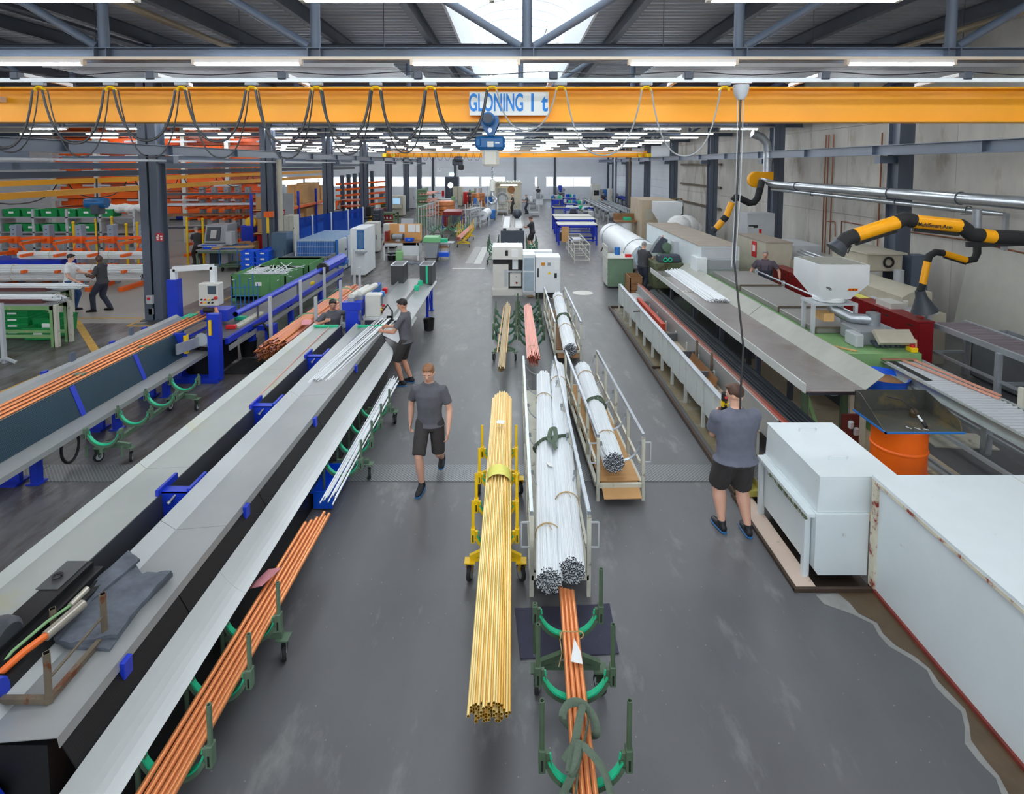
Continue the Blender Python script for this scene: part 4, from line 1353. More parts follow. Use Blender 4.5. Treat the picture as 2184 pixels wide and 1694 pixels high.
# ================================================================= left: the twin trough sawing line
L2 = thing('sawing_line', 'long twin trough sawing line of sheet steel with a pale slide along its right side', 'machine', (-3.4, 7.2, 0))
YA, YB = 2.6, 11.5
for (ya, yb) in ((YA, 6.0), (6.005, 9.0), (9.005, YB)):
 MB().sheet([(-4.16, .93), (-4.13, 1.01), (-4.06, .945), (-3.58, .96)], ya, yb, .006).build('left_trough', mat('trough_left', (174, 177, 172), .4, .3, .06, 1.2, spot=(176, 172, 120), spot_at=.66, spot_scale=1.4, soft=.1), L2)
for (ya, yb) in ((3.07, 5.0), (5.005, 8.0), (8.005, YB)):
 MB().sheet([(-3.26, .70), (-3.26, 1.0), (-3.13, .915), (-2.665, .955), (-2.655, .895)], ya, yb, .006).build('right_trough', sheet_g, L2)
MB().box(-3.9, YA, .25, -3.65, YB, .9).build('beam', sheet_d, L2)
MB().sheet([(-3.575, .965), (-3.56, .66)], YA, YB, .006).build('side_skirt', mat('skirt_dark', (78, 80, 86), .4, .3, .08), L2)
MB().box(-3.2, 3.1, .5, -2.75, YB - .1, .88).build('beam', black, L2)
for (ya, yb) in ((3.1, 4.25), (4.26, 5.65), (5.66, 7.4), (7.41, 9.3), (9.31, 11.2)):
 MB().sheet([(-2.68, .9), (-2.585, .72)], ya, yb, .01).build('mesh_panel', mesh_blk, L2)
sl = []
for i in range(7):
 t_ = i / 6
 sl.append((-2.575 + .225 * t_, .74 - .2 * t_ - .03 * math.sin(math.pi * t_)))
for (ya, yb) in ((2.5, 4.7), (4.702, 7.0), (7.002, 10.6)):
 MB().sheet(sl, ya, yb, .004).build('slide', mat('slide_steel', (192, 195, 195), .42, .2, .05, 1.1), L2)
en = MB()
vs = []
for i in range(7):
 for j in range(7):
  a = math.pi / 2 * j / 6
  vs.append((sl[i][0], 10.6 + (.55 * math.cos((i / 6) ** 3 * math.pi / 2)) * j / 6, sl[i][1] + .0))
en.add(vs + [(v_[0], v_[1], v_[2] - .004) for v_ in vs], [(i * 7 + j, i * 7 + j + 1, (i + 1) * 7 + j + 1, (i + 1) * 7 + j) for i in range(6) for j in range(6)] + [(49 + (i + 1) * 7 + j, 49 + (i + 1) * 7 + j + 1, 49 + i * 7 + j + 1, 49 + i * 7 + j) for i in range(6) for j in range(6)])
en.build('slide_end', MATS['slide_steel'], L2)
MB().box(-3.1, 3.3, .0, -2.52, 11.0, .5).build('slide_shade_box', black, L2)  # black box standing in for the shadow in the void under the slide
for yy in (4.2, 5.6, 8.0, 10.6):
 MB().box(-3.85, yy, .0, -3.7, yy + .15, .26).build('leg', blue, L2)
 MB().box(-2.78, yy, .0, -2.70, yy + .1, .7).build('leg', blue, L2)
for yy in (5.5, 7.52, 9.53):
 b = MB()
 b.box(-3.575, yy, .62, -3.26, yy + .02, .985)
 b.box(-3.60, yy - .05, .84, -3.57, yy + .28, 1.03).box(-3.30, yy - .02, .82, -3.27, yy + .3, 1.03).box(-3.575, yy, .97, -3.27, yy + .1, .99)
 br = b.build('bridge_bracket', blue, L2)
 MB().cyl((-3.47, yy - .05, .90), (-3.42, yy + .03, .97), .012, 8).cyl((-3.48, yy - .055, .895), (-3.465, yy - .035, .905), .02, 6).build('clamp_bolt', galv, br)
for yy in (3.61, 5.34, 7.27, 9.22):
 MB().box(-2.66, yy - .035, .82, -2.62, yy + .05, .945, 0, .006).build('clip', blue, L2)
MB().box(-4.1, 11.35, .96, -3.6, 11.42, 1.0).build('edge_strip', green_s, L2)
MB().box(-3.2, 11.35, .96, -2.92, 11.42, 1.0).build('edge_strip', green_s, L2)
MB().box(-2.86, 11.35, .96, -2.6, 11.42, 1.0).build('edge_strip', green_s, L2)
# head between the troughs
MB().box(-3.52, 11.6, .4, -3.25, 11.78, 1.36).box(-3.58, 11.58, 1.26, -3.19, 11.8, 1.42).build('post', blue, L2)
for (x, yy) in ((-3.42, 11.7), (-3.3, 11.9)):
 MB().cyl((x, yy, 1.52), (x + .12, yy + .9, 1.52), .07, 14).cyl((x, yy - .02, 1.52), (x, yy + .0, 1.52), .06, 14).build('support_arm', offwhite, L2)
 MB().box(x - .06, yy - .05, 1.4, x + .06, yy + .1, 1.5).build('arm_foot', grey_p, L2)
bx = MB().box(-3.15, 11.75, 1.06, -2.82, 12.0, 1.55, 0, .02).build('control_box', offwhite, L2)
MB().add([(-2.815, 11.78, 1.3), (-2.815, 11.97, 1.3), (-2.815, 11.97, 1.5), (-2.815, 11.78, 1.5)], [(0, 1, 2, 3)]).box(-2.82, 11.78, 1.3, -2.812, 11.97, 1.5).build('display', mat('display_dark', (70, 84, 96)), bx)
for i in range(3):
 for j in range(2):
  MB().cyl((-2.82, 11.8 + .06 * i, 1.22 - .07 * j), (-2.79, 11.8 + .06 * i, 1.22 - .07 * j), .018, 8).build('push_button', [yel2, black, red][(i + j) % 3], bx)
MB().cyl((-2.82, 11.95, 1.27), (-2.77, 11.95, 1.27), .03, 10).build('emergency_stop', red, bx)
MB().tube([Vector((-2.85, 11.9, 1.1)), Vector((-2.7, 11.9, 1.3)), Vector((-2.6, 11.9, 1.15)), Vector((-2.62, 11.95, .95))], .02, 6).build('cable', cable_m, L2)
for i in range(3):
 MB().tube([Vector((-2.72 + .04 * i, 11.1, .8)), Vector((-2.7 + .04 * i, 11.0, .6)), Vector((-2.72 + .04 * i, 11.1, .4))], .012, 6).build('yellow_hose', yel2, L2)
MB().box(-2.72, 10.95, .3, -2.55, 11.3, .62).build('valve_plate', black, L2)
# linear axis and motor at the near end
ax = MB()
ax.box(-3.58, 2.2, .98, -3.28, 4.3, 1.09).box(-3.54, 2.2, 1.09, -3.36, 4.3, 1.13)
ax.build('linear_axis', mat('black_anodised', (42, 42, 44), .3, .5, .08, 8), L2)
MB().box(-3.57, 4.0, 1.13, -3.4, 4.3, 1.136).build('axis_cover', mat('axis_cover', (96, 98, 100), .3, .6, .1, 6), L2)
MB().tube([Vector((-3.5 + .03 * math.cos(a), 4.12 + .03 * math.sin(a), 1.15)) for a in [.6 * i for i in range(11)]], .009, 6).build('eye_ring', black, L2)
MB().box(-3.27, 2.4, .9, -3.2, 4.2, 1.05).build('side_rail', black, L2)
MB().cyl((-3.2, 4.02, 1.12), (-3.2, 3.86, 1.12), .022, 10).cyl((-3.14, 3.9, 1.1), (-3.18, 3.62, 1.1), .035, 12).build('cable_plug', mat('plug_steel', (190, 184, 172), .3, .6), L2)
MB().tube([Vector((-3.2, 3.87, 1.12)), Vector((-3.24, 3.7, 1.13)), Vector((-3.3, 3.5, 1.1)), Vector((-3.32, 3.3, 1.02))], .011, 8).build('green_cable', mat('cable_green', (130, 170, 120), .5), L2)
MB().tube([Vector((-3.18, 3.63, 1.1)), Vector((-3.22, 3.5, 1.1)), Vector((-3.28, 3.35, 1.06)), Vector((-3.33, 3.2, .95))], .024, 10).build('orange_cable', mat('cable_orange', (236, 110, 40), .45, 0, .04), L2)
MB().lathe([(.001, -.09), (.10, -.085), (.13, -.06), (.14, 0), (.13, .06), (.10, .085), (.001, .09)], Z_(-6, 1365, 1.12), 28, rot=Matrix.Rotation(math.pi / 2, 3, 'Y')).build('belt_wheel', mat('wheel_grey', (70, 74, 80), .35, .3, .05), L2)
MB().cyl(Z_(-40, 1490, 1.0) - V((.3, 0, 0)), Z_(-18, 1488, 1.0), .115, 20).build('motor', black, L2)
MB().lathe([(.06, 0), (.10, .01), (.12, .05), (.12, .09), (.11, .1)], Z_(-46, 1495, 1.0), 20, rot=Matrix.Rotation(math.pi / 2, 3, 'Y')).build('motor_ring', blue, L2)
bp = MB().prism([(-3.5, .3), (-3.12, .3), (-2.98, .62), (-3.02, .68), (-3.5, .68)], 3.02, 3.06, 'y').build('end_plate', blue, L2)
for (x, z) in ((-3.06, .6), (-3.2, .6)):
 MB().cyl((x, 3.0, z), (x, 3.02, z), .022, 6).build('bolt_head', galv, bp)
# work trousers and welded frame lying in the right trough
jm = mat('work_trousers', (90, 95, 104), .92, 0, .3, 6.0, (1, 1.6, 1), bump=.5)
tr = thing('folded_trousers', 'folded dark grey work trousers lying in the trough at the near left', 'trousers', (-3.1, 4.1, .93))
def cloth(poly_rows, th, name, par, wob=.006, sub=6):
 """a soft folded layer: rows of corner points, thickened and slightly rumpled"""
 rows = []
 for k in range(len(poly_rows) - 1):
  for i in range(sub):
   t_ = i / sub
   rows.append([a.lerp(b, t_) for a, b in zip(poly_rows[k], poly_rows[k + 1])])
 rows.append(poly_rows[-1])
 g = []
 for r_ in rows:
  o_ = []
  for k in range(len(r_) - 1):
   for i in range(sub):
    o_.append(r_[k].lerp(r_[k + 1], i / sub))
  o_.append(r_[-1])
  g.append(o_)
 ny, nx = len(g), len(g[0])
 vs = []
 for j in range(ny):
  for i in range(nx):
   p = g[j][i].copy()
   ed = min(i, nx - 1 - i, j, ny - 1 - j)
   p.z += th * min(1, .45 + ed * .3) + wob * math.sin(i * 1.9 + j * 1.1) + wob * .6 * math.sin(j * 2.3 - i)
   vs.append(p)
 o = len(vs)
 vs += [Vector((p.x, p.y, p.z - th)) for p in vs]
 fs = [(j * nx + i, j * nx + i + 1, (j + 1) * nx + i + 1, (j + 1) * nx + i) for j in range(ny - 1) for i in range(nx - 1)]
 fs += [tuple(k + o for k in f[::-1]) for f in fs]
 e = [i for i in range(nx)] + [(j + 1) * nx + nx - 1 for j in range(ny - 1)] + [(ny - 1) * nx + nx - 2 - i for i in range(nx - 1)] + [(ny - 2 - j) * nx for j in range(ny - 2)]
 for i in range(len(e)):
  a, b = e[i], e[(i + 1) % len(e)]
  fs.append((b, a, a + o, b + o))
 # keep the outward side up
 if (vs[1] - vs[0]).cross(vs[nx] - vs[0]).z < 0:
  fs = [f[::-1] for f in fs]
 return MB().add(vs, fs).build(name, jm, par)
a0, a1 = V((-3.38, 3.75, .93)), V((-2.78, 3.66, .955))
c0, c1 = V((-3.24, 4.52, 1.0)), V((-2.76, 4.35, .99))
m0, m1 = V((-3.36, 4.05, .95)), V((-2.82, 4.05, .95))
cloth([[a0, a0.lerp(a1, .5), a1], [m0, m0.lerp(m1, .5), m1], [c0, c0.lerp(c1, .5) - V((0, .08, .03)), c1]], .03, 'lower_leg', tr)
u = V((.01, -.01, .032))
cloth([[a0 + u, (a0 + a1) / 2 + u, a1 + u + V((-.02, .1, 0))], [m0 + u, (m0 + m1) / 2 + u, m1 + u], [c0 + u, (c0 + c1) / 2 + u - V((0, .1, .03)), c1 + u + V((.0, -.02, .01))]], .03, 'upper_leg', tr)
cloth([[a0 + u * 2.1, (a0 * .7 + a1 * .3) + u * 2.1], [m0 + u * 2, m0 * .7 + m1 * .3 + u * 2], [c0 + u * 2.2, c0 * .68 + c1 * .32 + u * 2 - V((0, .03, 0))]], .02, 'waistband', tr, .004)
fr = thing('welded_stand', 'small rusty welded square tube frame standing in the near left trough', 'frame', (-3.05, 3.5, .945))
zf = .945
q = [V((-3.26, 3.3, zf + .02)), V((-2.90, 3.3, zf + .02)), V((-2.90, 3.78, zf + .02)), V((-3.26, 3.78, zf + .02))]
for i in range(4):
 MB().bar(q[i], q[(i + 1) % 4], .035, .035).build('rail', rust, fr)
for i in (1, 2, 3):
 MB().pipe(q[i] - V((0, 0, .02)), q[i] + V((.0, 0, .31 if i != 3 else .2)), .026, .020, 4, 0, 1).build('upright', [rust, black], fr)
MB().cyl(q[1] + V((0, 0, .13)), q[2] + V((0, 0, .15)), .009, 8).build('brace_rod', rust, fr)
# silver tubes lying over the right trough, one copper tube in the left
for i in range(13):
 x = -3.2 + .022 * i + (.05 if i > 9 else 0)
 MB().pipe((x, 8.55 + R.uniform(-.12, .12), .935 + .006 * (i % 2)), (x + .3 + R.uniform(-.05, .1), 11.9, 1.0), .0085, .006, 8, 0, 1).build('aluminium_tube', [alut, alut_e], label='thin silver tube in the right trough, %s from the left' % ORD[i], cat='tube', group='thin silver tubes in the right trough')
MB().pipe((-3.66, 7.55, .965), (-3.78, 11.4, .975), .008, .006, 8, 0, 1).build('copper_tube', [pinkc, copper_d], label='single thin copper tube lying in the left trough of the sawing line', cat='tube')
# outfeed table behind it
OT = thing('outfeed_table', 'grey outfeed table on blue legs with two dark boxes at its far end', 'table', (-2.9, 14, 0))
MB().sheet([(-3.3, .98), (-3.28, .90), (-2.78, .90), (-2.76, 1.0), (-2.66, 1.0), (-2.64, .92), (-2.28, .82)], 12.1, 16.6, .006).build('channel', sheet_g, OT)
MB().box(-3.25, 12.1, .5, -2.7, 16.6, .88).build('beam', sheet_d, OT)
for (x, y) in ((-3.2, 12.5), (-2.42, 15.6), (-3.2, 16.3), (-2.42, 16.4), (-2.5, 13.4)):
 MB().bar((x, y, 0), (x, y, .86), .07, .07).build('leg', blue, OT)
 MB().box(x - .07, y - .07, 0, x + .07, y + .07, .015).build('foot_plate', blue, OT)
MB().bar((-2.42, 15.6, .1), (-2.42, 16.4, .7), .04).build('brace', blue, OT)
for x0 in (-3.5, -2.68):
 bx = MB().box(x0, 15.9, .86, x0 + .36, 16.6, 1.42, 0, .01).build('end_box', mat('dark_box', (62, 64, 66), .5, .1, .08), OT)
 f = MB()
 for (a, b, c, d) in ((x0, 15.88, x0 + .36, 15.91), (x0, 16.58, x0 + .36, 16.61), (x0 - .01, 15.88, x0 + .02, 16.61), (x0 + .34, 15.88, x0 + .37, 16.61)):
  f.box(a, b, 1.41, c, d, 1.435)
 f.build('edge_trim', alu, bx)
MB().box(-2.5, 15.87, .9, -2.44, 15.9, 1.4).build('edge_strip', green_s, OT)
MB().box(-3.62, 13.2, .6, -3.58, 14.9, 1.15).build('side_guard', blue, OT)
MB().box(-3.5, 13.3, .85, -3.46, 14.6, 1.2).build('side_guard', blue_l, OT)
for (x, y, c) in ((-3.35, 13.4, red), (-3.3, 13.9, blue_l), (-3.32, 14.3, red), (-2.55, 14.6, green_s), (-2.55, 15.2, green_s)):
 MB().box(x - .06, y, .98, x + .06, y + .12, 1.12, 0, .015).build('clamp_block', c, OT)
MB().add([(-2.66, 11.2, .86), (-2.3, 11.3, .62), (-2.3, 13.2, .66), (-2.66, 13.2, .92), (-2.66, 11.2, .85), (-2.3, 11.3, .61), (-2.3, 13.2, .65), (-2.66, 13.2, .91)], [(0, 1, 2, 3), (7, 6, 5, 4), (4, 5, 1, 0), (5, 6, 2, 1), (6, 7, 3, 2), (7, 4, 0, 3)]).build('chip_slide', sheet_g, OT)
MB().lathe([(.12, 0), (.15, .3), (.13, .28), (.1, .02), (.001, .02)], (-2.2, 14.4, 0), 18).build('bucket', black, label='black bucket under the outfeed table behind the standing worker', cat='bucket')
cloth([[V((-3.1, 16.2, 1.43)), V((-2.72, 16.2, 1.4))], [V((-3.15, 16.6, 1.42)), V((-2.7, 16.5, 1.38))]], .03, 'rag', OT, .015)
# carts along the line
u_cart('green cradle cart in front of the slide, carrying six orange copper pipes', -2.22, [3.43, 3.98, 4.5], .44, green_c, green_s, low=((0, -1), (1, -1), (2, -1)), axles=(4.62, 3.0), zb=.29, post_h=.29)
for i, (dx, dz) in enumerate(((-.1, .01), (-.063, 0), (-.027, 0), (.01, 0), (.045, .012), (.075, .03))):
 MB().pipe((-2.22 + dx * 1.3, 2.3, .385 + dz), (-2.13 + dx * 1.25, 5.85 + (0, .05, .1, .2, .1, .12)[i], .385 + dz + .03), .0205, .016, 12, 0, 1).build('copper_pipe', [copper_o, copper_d], label='orange copper pipe beside the pale slide, %s from the left' % ORD[i], cat='pipe', group='copper pipes on the cart beside the slide')
c = V((-2.32, 5.0, .47))
MB().add([c + V(p) for p in ((-.12, -.1, -.05), (.05, -.16, .03), (.14, .06, .04), (-.02, .13, -.03))] + [c + V(p) + V((0, 0, .003)) for p in ((-.12, -.1, -.05), (.05, -.16, .03), (.14, .06, .04), (-.02, .13, -.03))], [(0, 3, 2, 1), (4, 5, 6, 7), (0, 1, 5, 4), (1, 2, 6, 5), (2, 3, 7, 6), (3, 0, 4, 7)]).build('paper_tag', paper_p, label='pink paper slip stuck between the orange copper pipes', cat='tag')
u_cart('green cradle cart with thin silver tubes, behind the walking man', -2.2, [7.0, 7.55, 8.1, 8.65], .44, green_c, green_s, low=tuple((i, -1) for i in range(4)), axles=(7.46, 9.1), zb=.30, post_h=.25)
for i in range(14):
 x = -2.3 + .021 * (i % 8)
 MB().pipe((x + .08 + R.uniform(-.03, .03), 6.35 + R.uniform(-.15, .15), .40 + .018 * (i // 8)), (x + .1 + R.uniform(-.02, .02), 9.9 + R.uniform(-.15, .15), .43 + .018 * (i // 8)), .0085, .006, 8, 0, 1).build('aluminium_tube', [alut, alut_e], label='thin silver tube on the cart behind the walking man, %s layer, %s from the left' % (('lower', 'upper')[i // 8], ORD[i % 8]), cat='tube', group='thin silver tubes on the green cart')
u_cart('empty green cradle cart standing under the left tube feeder', -5.78, [7.7, 8.35, 9.0, 9.65], .46, green_c, green_s, axles=(7.9, 9.6), zb=.34, post_h=.06, low=((0, -1), (0, 1)))
cr = thing('crate', 'blue plastic crate under the pale slide beside the walking man', 'crate', (-2.37, 7.05, 0))
MB().sheet([(-2.5, .24), (-2.48, .03), (-2.26, .03), (-2.24, .24)], 6.75, 7.4, .006).box(-2.49, 6.74, .02, -2.25, 6.75, .24).box(-2.49, 7.4, .02, -2.25, 7.41, .24).build('body', crate_b, cr)
MB().box(-2.52, 6.73, .22, -2.49, 7.42, .24).box(-2.25, 6.73, .22, -2.22, 7.42, .24).build('rim', crate_b, cr)
# ================================================================= right: white covers in the foreground
wet = mat('sump_floor', (120, 108, 84), .4, 0, .25, 2.2, spot=(150, 146, 136), spot_at=.6, spot_scale=2.5, soft=.08)
plinth_m = mat('plinth_paint', (212, 190, 174), .6, 0, .06, 2.0, spot=(96, 78, 56), spot_at=.68, spot_scale=2.6)
kerb_m = mat('kerb_steel', (74, 58, 48), .55, .2, .2, 5.0)
MB().box(3.0, 8.0, 0, 3.7, 16.6, .008).build('floor_sump', wet, kind='structure')
MB().box(2.85, 7.0, 0, 2.9, 16.65, .07).build('trim_13', kerb_m, kind='structure')
MB().box(2.9, 16.6, 0, 3.3, 16.65, .07).box(2.9, 11.6, 0, 3.12, 11.65, .05).build('trim_14', kerb_m, kind='structure')
MB().box(2.86, 5.42, 0, 3.07, 7.05, .035, 0, .008).build('trim_15', plinth_m, kind='structure')
MB().box(3.07, 5.42, 0, 3.62, 7.05, .012).build('floor_pit', mat('pit_dark', (40, 34, 28), .4, 0, .3, 4), kind='structure')  # flat dark brown layer on the floor beneath the white cover box
MB().box(2.83, 5.40, 0, 2.86, 7.05, .037).box(2.83, 5.385, 0, 3.62, 5.42, .04).build('trim_16', kerb_m, kind='structure')
stain = mat('floor_stain_brown', (92, 74, 54), .35, 0, .2, 4.0)
vs = []
n = 24
for i in range(n + 1):
 y = 5.38 - 2.9 * i / n
 w = .14 + .09 * math.sin(i * .55) + .03 * math.sin(i * 1.7) + (.22 if i < 1 else .1 if i < 3 else 0)
 vs += [(3.62, y, .003), (3.62 - w, y, .003)]
MB().add(vs, [(2 * i, 2 * i + 2, 2 * i + 3, 2 * i + 1) for i in range(n)][::1]).build('floor_stain', stain, kind='structure')
chalk = mat('floor_stain_pale', (146, 144, 140), .5, 0, .14, 6.0)
vs = []
for i in range(n + 1):
 y = 5.37 - 2.9 * i / n
 w = .14 + .09 * math.sin(i * .55) + .03 * math.sin(i * 1.7) + (.22 if i < 1 else .1 if i < 3 else 0)
 vs += [(3.62 - w, y, .002), (3.62 - w - .035 - .03 * abs(math.sin(i * .9)) - (.2 if i < 2 else 0), y - .01, .002)]
MB().add(vs, [(2 * i, 2 * i + 2, 2 * i + 3, 2 * i + 1) for i in range(n)]).build('floor_stain_edge', chalk, kind='structure')
rust_e = mat('rust_edge', (214, 206, 184), .6, 0, .1, 6.0, spot=(140, 44, 30), spot_at=.56, spot_scale=7)
BB = thing('machine_cover', 'huge plain white sheet cover with a rusty lower edge, at the right edge in front', 'cover', (5.0, 4.0, 0))
MB().box(3.64, 1.4, .02, 6.6, 5.45, 1.16).build('body', chip, BB)
MB().box(3.615, 1.4, 1.15, 6.6, 5.47, 1.18).build('lid', chip, BB)
MB().box(3.615, 5.39, .02, 3.68, 5.47, 1.15).build('corner_post', rust_e, BB)
MB().box(3.615, 1.4, .0, 3.66, 5.47, .035).build('base_strip', mat('rust_strip', (124, 50, 42), .6, 0, .3, 6), BB)
MB().box(3.612, 1.4, 1.12, 3.64, 5.47, 1.15).build('edge_trim', rust_e, BB)
MB().box(5.0, 1.4, 1.18, 5.01, 5.45, 1.183).build('lid_seam', offwhite, BB)
WC = thing('saw_cover', 'white steel cover box with two lid handles on short legs, behind the huge cover', 'cover', (3.45, 6.1, 0))
MB().prism([(3.12, .1), (3.62, .1), (3.62, .75), (3.08, .75), (3.08, .16)], 5.5, 6.7, 'y').build('lower_box', chip, WC)
MB().prism([(3.1, .755), (3.64, .755), (3.9, .9), (3.9, 1.12), (3.12, 1.12)], 5.52, 6.7, 'y').build('upper_box', chip, WC)
ld = MB().box(3.115, 5.52, 1.12, 3.92, 6.72, 1.135).build('lid', chip, WC)
for (x, y) in ((3.5, 5.86), (3.5, 6.5)):
 MB().path([V((x - .1, y, 1.13)), V((x - .1, y, 1.17)), V((x + .1, y, 1.17)), V((x + .1, y, 1.13))], .012).build('handle', white, ld)
MB().box(3.0, 5.52, .70, 3.1, 6.7, .735).build('flange', chip, WC)
MB().box(2.995, 5.55, .66, 3.02, 6.4, .70).build('flange_edge', mat('flaked_green', (88, 96, 62), .6, 0, .1, 6, spot=(220, 226, 224), spot_at=.55, spot_scale=12), WC)
for y in (5.56, 6.6):
 MB().box(3.0, y, .03, 3.04, y + .06, .7).box(3.04, y + .02, .03, 3.07, y + .06, .7).build('leg', chip, WC)
MB().box(3.05, 5.6, .16, 3.075, 6.62, .70).build('side_panel', chip, WC)
fb = thing('foil_scrap', 'crumpled clear foil in a low yellow stained tray behind the white cover box', 'foil', (3.0, 7.2, .03))
MB().sheet([(2.88, .14), (2.89, .06), (3.2, .06), (3.21, .14)], 6.95, 7.5, .006).box(2.88, 6.94, .05, 3.21, 6.95, .13).build('tray', mat('yellow_stained_tray', (190, 180, 90), .5, 0, .3, 9), fb)
bl = MB()
for k in range(3):
 bl.ell((3.02 + .06 * k, 7.15 + .08 * k, .2), (.11, .13, .1), 12, 8)
o = bl.build('foil', mat('foil', (206, 208, 206), .12, .6, .25, 9, bump=.8), fb)
# trough wall on legs
RT = thing('cutting_trough', 'long pale steel trough on many legs along the right line, filled with offcuts', 'machine', (3.4, 12, 0))
grey_w = mat('trough_paint', (204, 208, 204), .45, .1, .05, 2, spot=(150, 140, 112), spot_at=.7, spot_scale=4, soft=.08)
MB().box(3.08, 8.0, .775, 3.16, 16.3, .81).build('top_rail', alu, RT)
ys = [8.1, 8.95, 9.9, 10.75, 11.5, 12.3, 13.1, 13.9, 14.7, 15.5, 16.25]
for i, (a, b) in enumerate(zip(ys, ys[1:])):
 MB().prism([(a + .03, .78), (a + .03, .32), (a + .3, .27), (b - .03, .27), (b - .03, .78)], 3.10, 3.115, 'x').build('panel', grey_w, RT)
 MB().prism([(a + .34, .78), (a + .34, .3), (a + .40, .3), (a + .40, .78)], 3.085, 3.10, 'x').build('stiffener', grey_w, RT)
for y in ys:
 MB().box(3.08, y - .025, 0, 3.13, y + .025, .78).build('leg', grey_w, RT)
 MB().box(3.60, y - .025, 0, 3.64, y + .025, .6).build('leg', grey_w, RT)
MB().box(3.12, 8.0, .38, 3.62, 16.2, .4).build('floor_plate', mat('trough_floor', (190, 172, 150), .6, 0, .2, 2.5, spot=(130, 92, 70), spot_at=.58, spot_scale=2.2), RT)
MB().box(3.62, 7.5, .4, 3.645, 16.2, .80).build('inner_wall', sheet_g, RT)
MB().box(3.13, 15.2, .55, 3.62, 16.2, .56).build('cover_plate', sheet_g, RT)
MB().sheet([(3.645, .80), (3.68, .80), (3.83, .72)], 7.0, 16.4, .006).build('chute', mat('rusty_chute', (150, 104, 92), .45, .4, .12, 1.5, (1, .2, 1), spot=(176, 62, 40), spot_at=.56, spot_scale=1.3, soft=.12), RT)
for y in (9.9, 11.0, 12.2):
 MB().box(3.13, y, .4, 3.62, y + .04, .58).build('divider', sheet_d, RT)
for (x, y, z) in ((3.56, 10.7, .9), (3.60, 10.0, .9)):
 MB().box(x - .02, y - .02, .4, x + .02, y + .02, z).build('stake', rust, RT)
MB().bar((3.02, 13.9, .62), (3.08, 13.55, .72), .03).build('crank_handle', black, RT)
for i in range(9):
 y = 9.3 + .75 * i + R.uniform(-.1, .1)
 MB().bar((3.2 + R.uniform(0, .06), y, .43), (3.24 + R.uniform(0, .12), y + 1.1, .46), .03, .02).build('offcut', [wood_d, alut, cream, copper_o, alut][i % 5], label='long thin offcut in the pale cutting trough, %s from the near end' % ORD[i], cat='offcut', group='offcuts in the cutting trough')
MB().prism([(12.8, .45), (12.8, .62), (15.4, .62), (15.4, .45)], 3.42, 3.52, 'x').build('pusher', mat('red_pusher', (190, 62, 36), .5, 0, .1), label='red pusher bar lying lengthwise in the pale cutting trough', cat='pusher')
MB().sheet([(3.2, .62), (3.3, .46), (3.5, .46), (3.54, .6)], 9.5, 10.9, .01).build('wooden_chute', wood_d, label='brown wooden chute piece inside the pale cutting trough', cat='chute')
# dark profiles stacked beside the trough
for i in range(9):
 x = 3.9 + .045 * i
 MB().box(x, 7.2 + .06 * (i % 3), .55 + .025 * (i % 3), x + .036, 16.4 - .1 * (i % 4), .60 + .025 * (i % 3)).build('profile_bar', mat('dark_profile', (64, 70, 76), .28, .6, .15, 1.0, (1, .1, 1)), label='long dark steel bar between trough and tall table, %s from the trough' % ORD[i], cat='bar', group='dark steel bars beside the trough')
RB = thing('bar_rest', 'dark steel rest frame carrying the long dark bars', 'frame', (4.1, 12, 0))
for y in (8.0, 10.5, 13.0, 15.5):
 MB().box(3.85, y, .49, 4.36, y + .08, .55).build('crossbar', steel_dk, RB)
 for x in (3.88, 4.3):
  MB().box(x, y + .02, 0, x + .05, y + .07, .49).build('leg', steel_dk, RB)
# tall run-out table
TT = thing('runout_table', 'tall wide run-out table of worn grey sheet with high sloping back', 'table', (4.9, 12.7, 0))
ttop = mat('runout_sheet', (146, 139, 136), .25, .35, .12, 1.0, spot=(126, 112, 98), spot_at=.62, spot_scale=.9, soft=.1)
tback = mat('runout_back', (158, 158, 148), .5, .1, .12, 1.6, spot=(150, 140, 110), spot_at=.66, spot_scale=2)
MB().box(4.29, 8.05, .965, 5.2, 17.4, .98).build('top', ttop, TT)
MB().box(4.27, 8.05, .95, 4.29, 17.4, 1.09).build('side_lip', grey_w, TT)
MB().sheet([(5.19, .97), (5.47, 1.2), (5.475, 1.2)], 8.1, 12.2, .008).build('back', tback, TT)
MB().sheet([(5.19, .97), (5.47, 1.2), (5.475, 1.2)], 12.22, 17.6, .008).build('back', tback, TT)
MB().box(4.4, 8.2, .86, 5.1, 17.2, .96).build('frame', steel_dk, TT)
for y in (8.35, 10.0, 11.8, 13.6, 15.6):
 for x in (4.42, 5.02):
  MB().box(x, y, 0, x + .08, y + .08, .88).build('leg', green_d if y < 9 else steel_dk, TT)
MB().bar((4.5, 8.5, .85), (4.75, 8.45, .1), .05).build('brace', green_m, TT)
MB().box(5.1, 8.3, 0, 5.35, 8.5, .9).build('leg_plate', cream, TT)
MB().box(4.75, 7.9, .2, 5.0, 7.93, .7).build('guard_plate', mat('rust_red', (96, 40, 34), .6, .1, .15), TT)
for (x, z) in ((4.82, .5), (4.9, .4)):
 MB().box(x, 7.84, z, x + .08, 7.9, z + .12, 0, .02).build('switch_box', grey_l, TT)
for i in range(5):
 for j in range(22):
  x = 4.62 + .027 * j + R.uniform(-.004, .004)
  if i < 2 or (i < 4 and 2 < j < 18) or (i == 4 and 5 < j < 14):
   pass
bundle_m = MB()
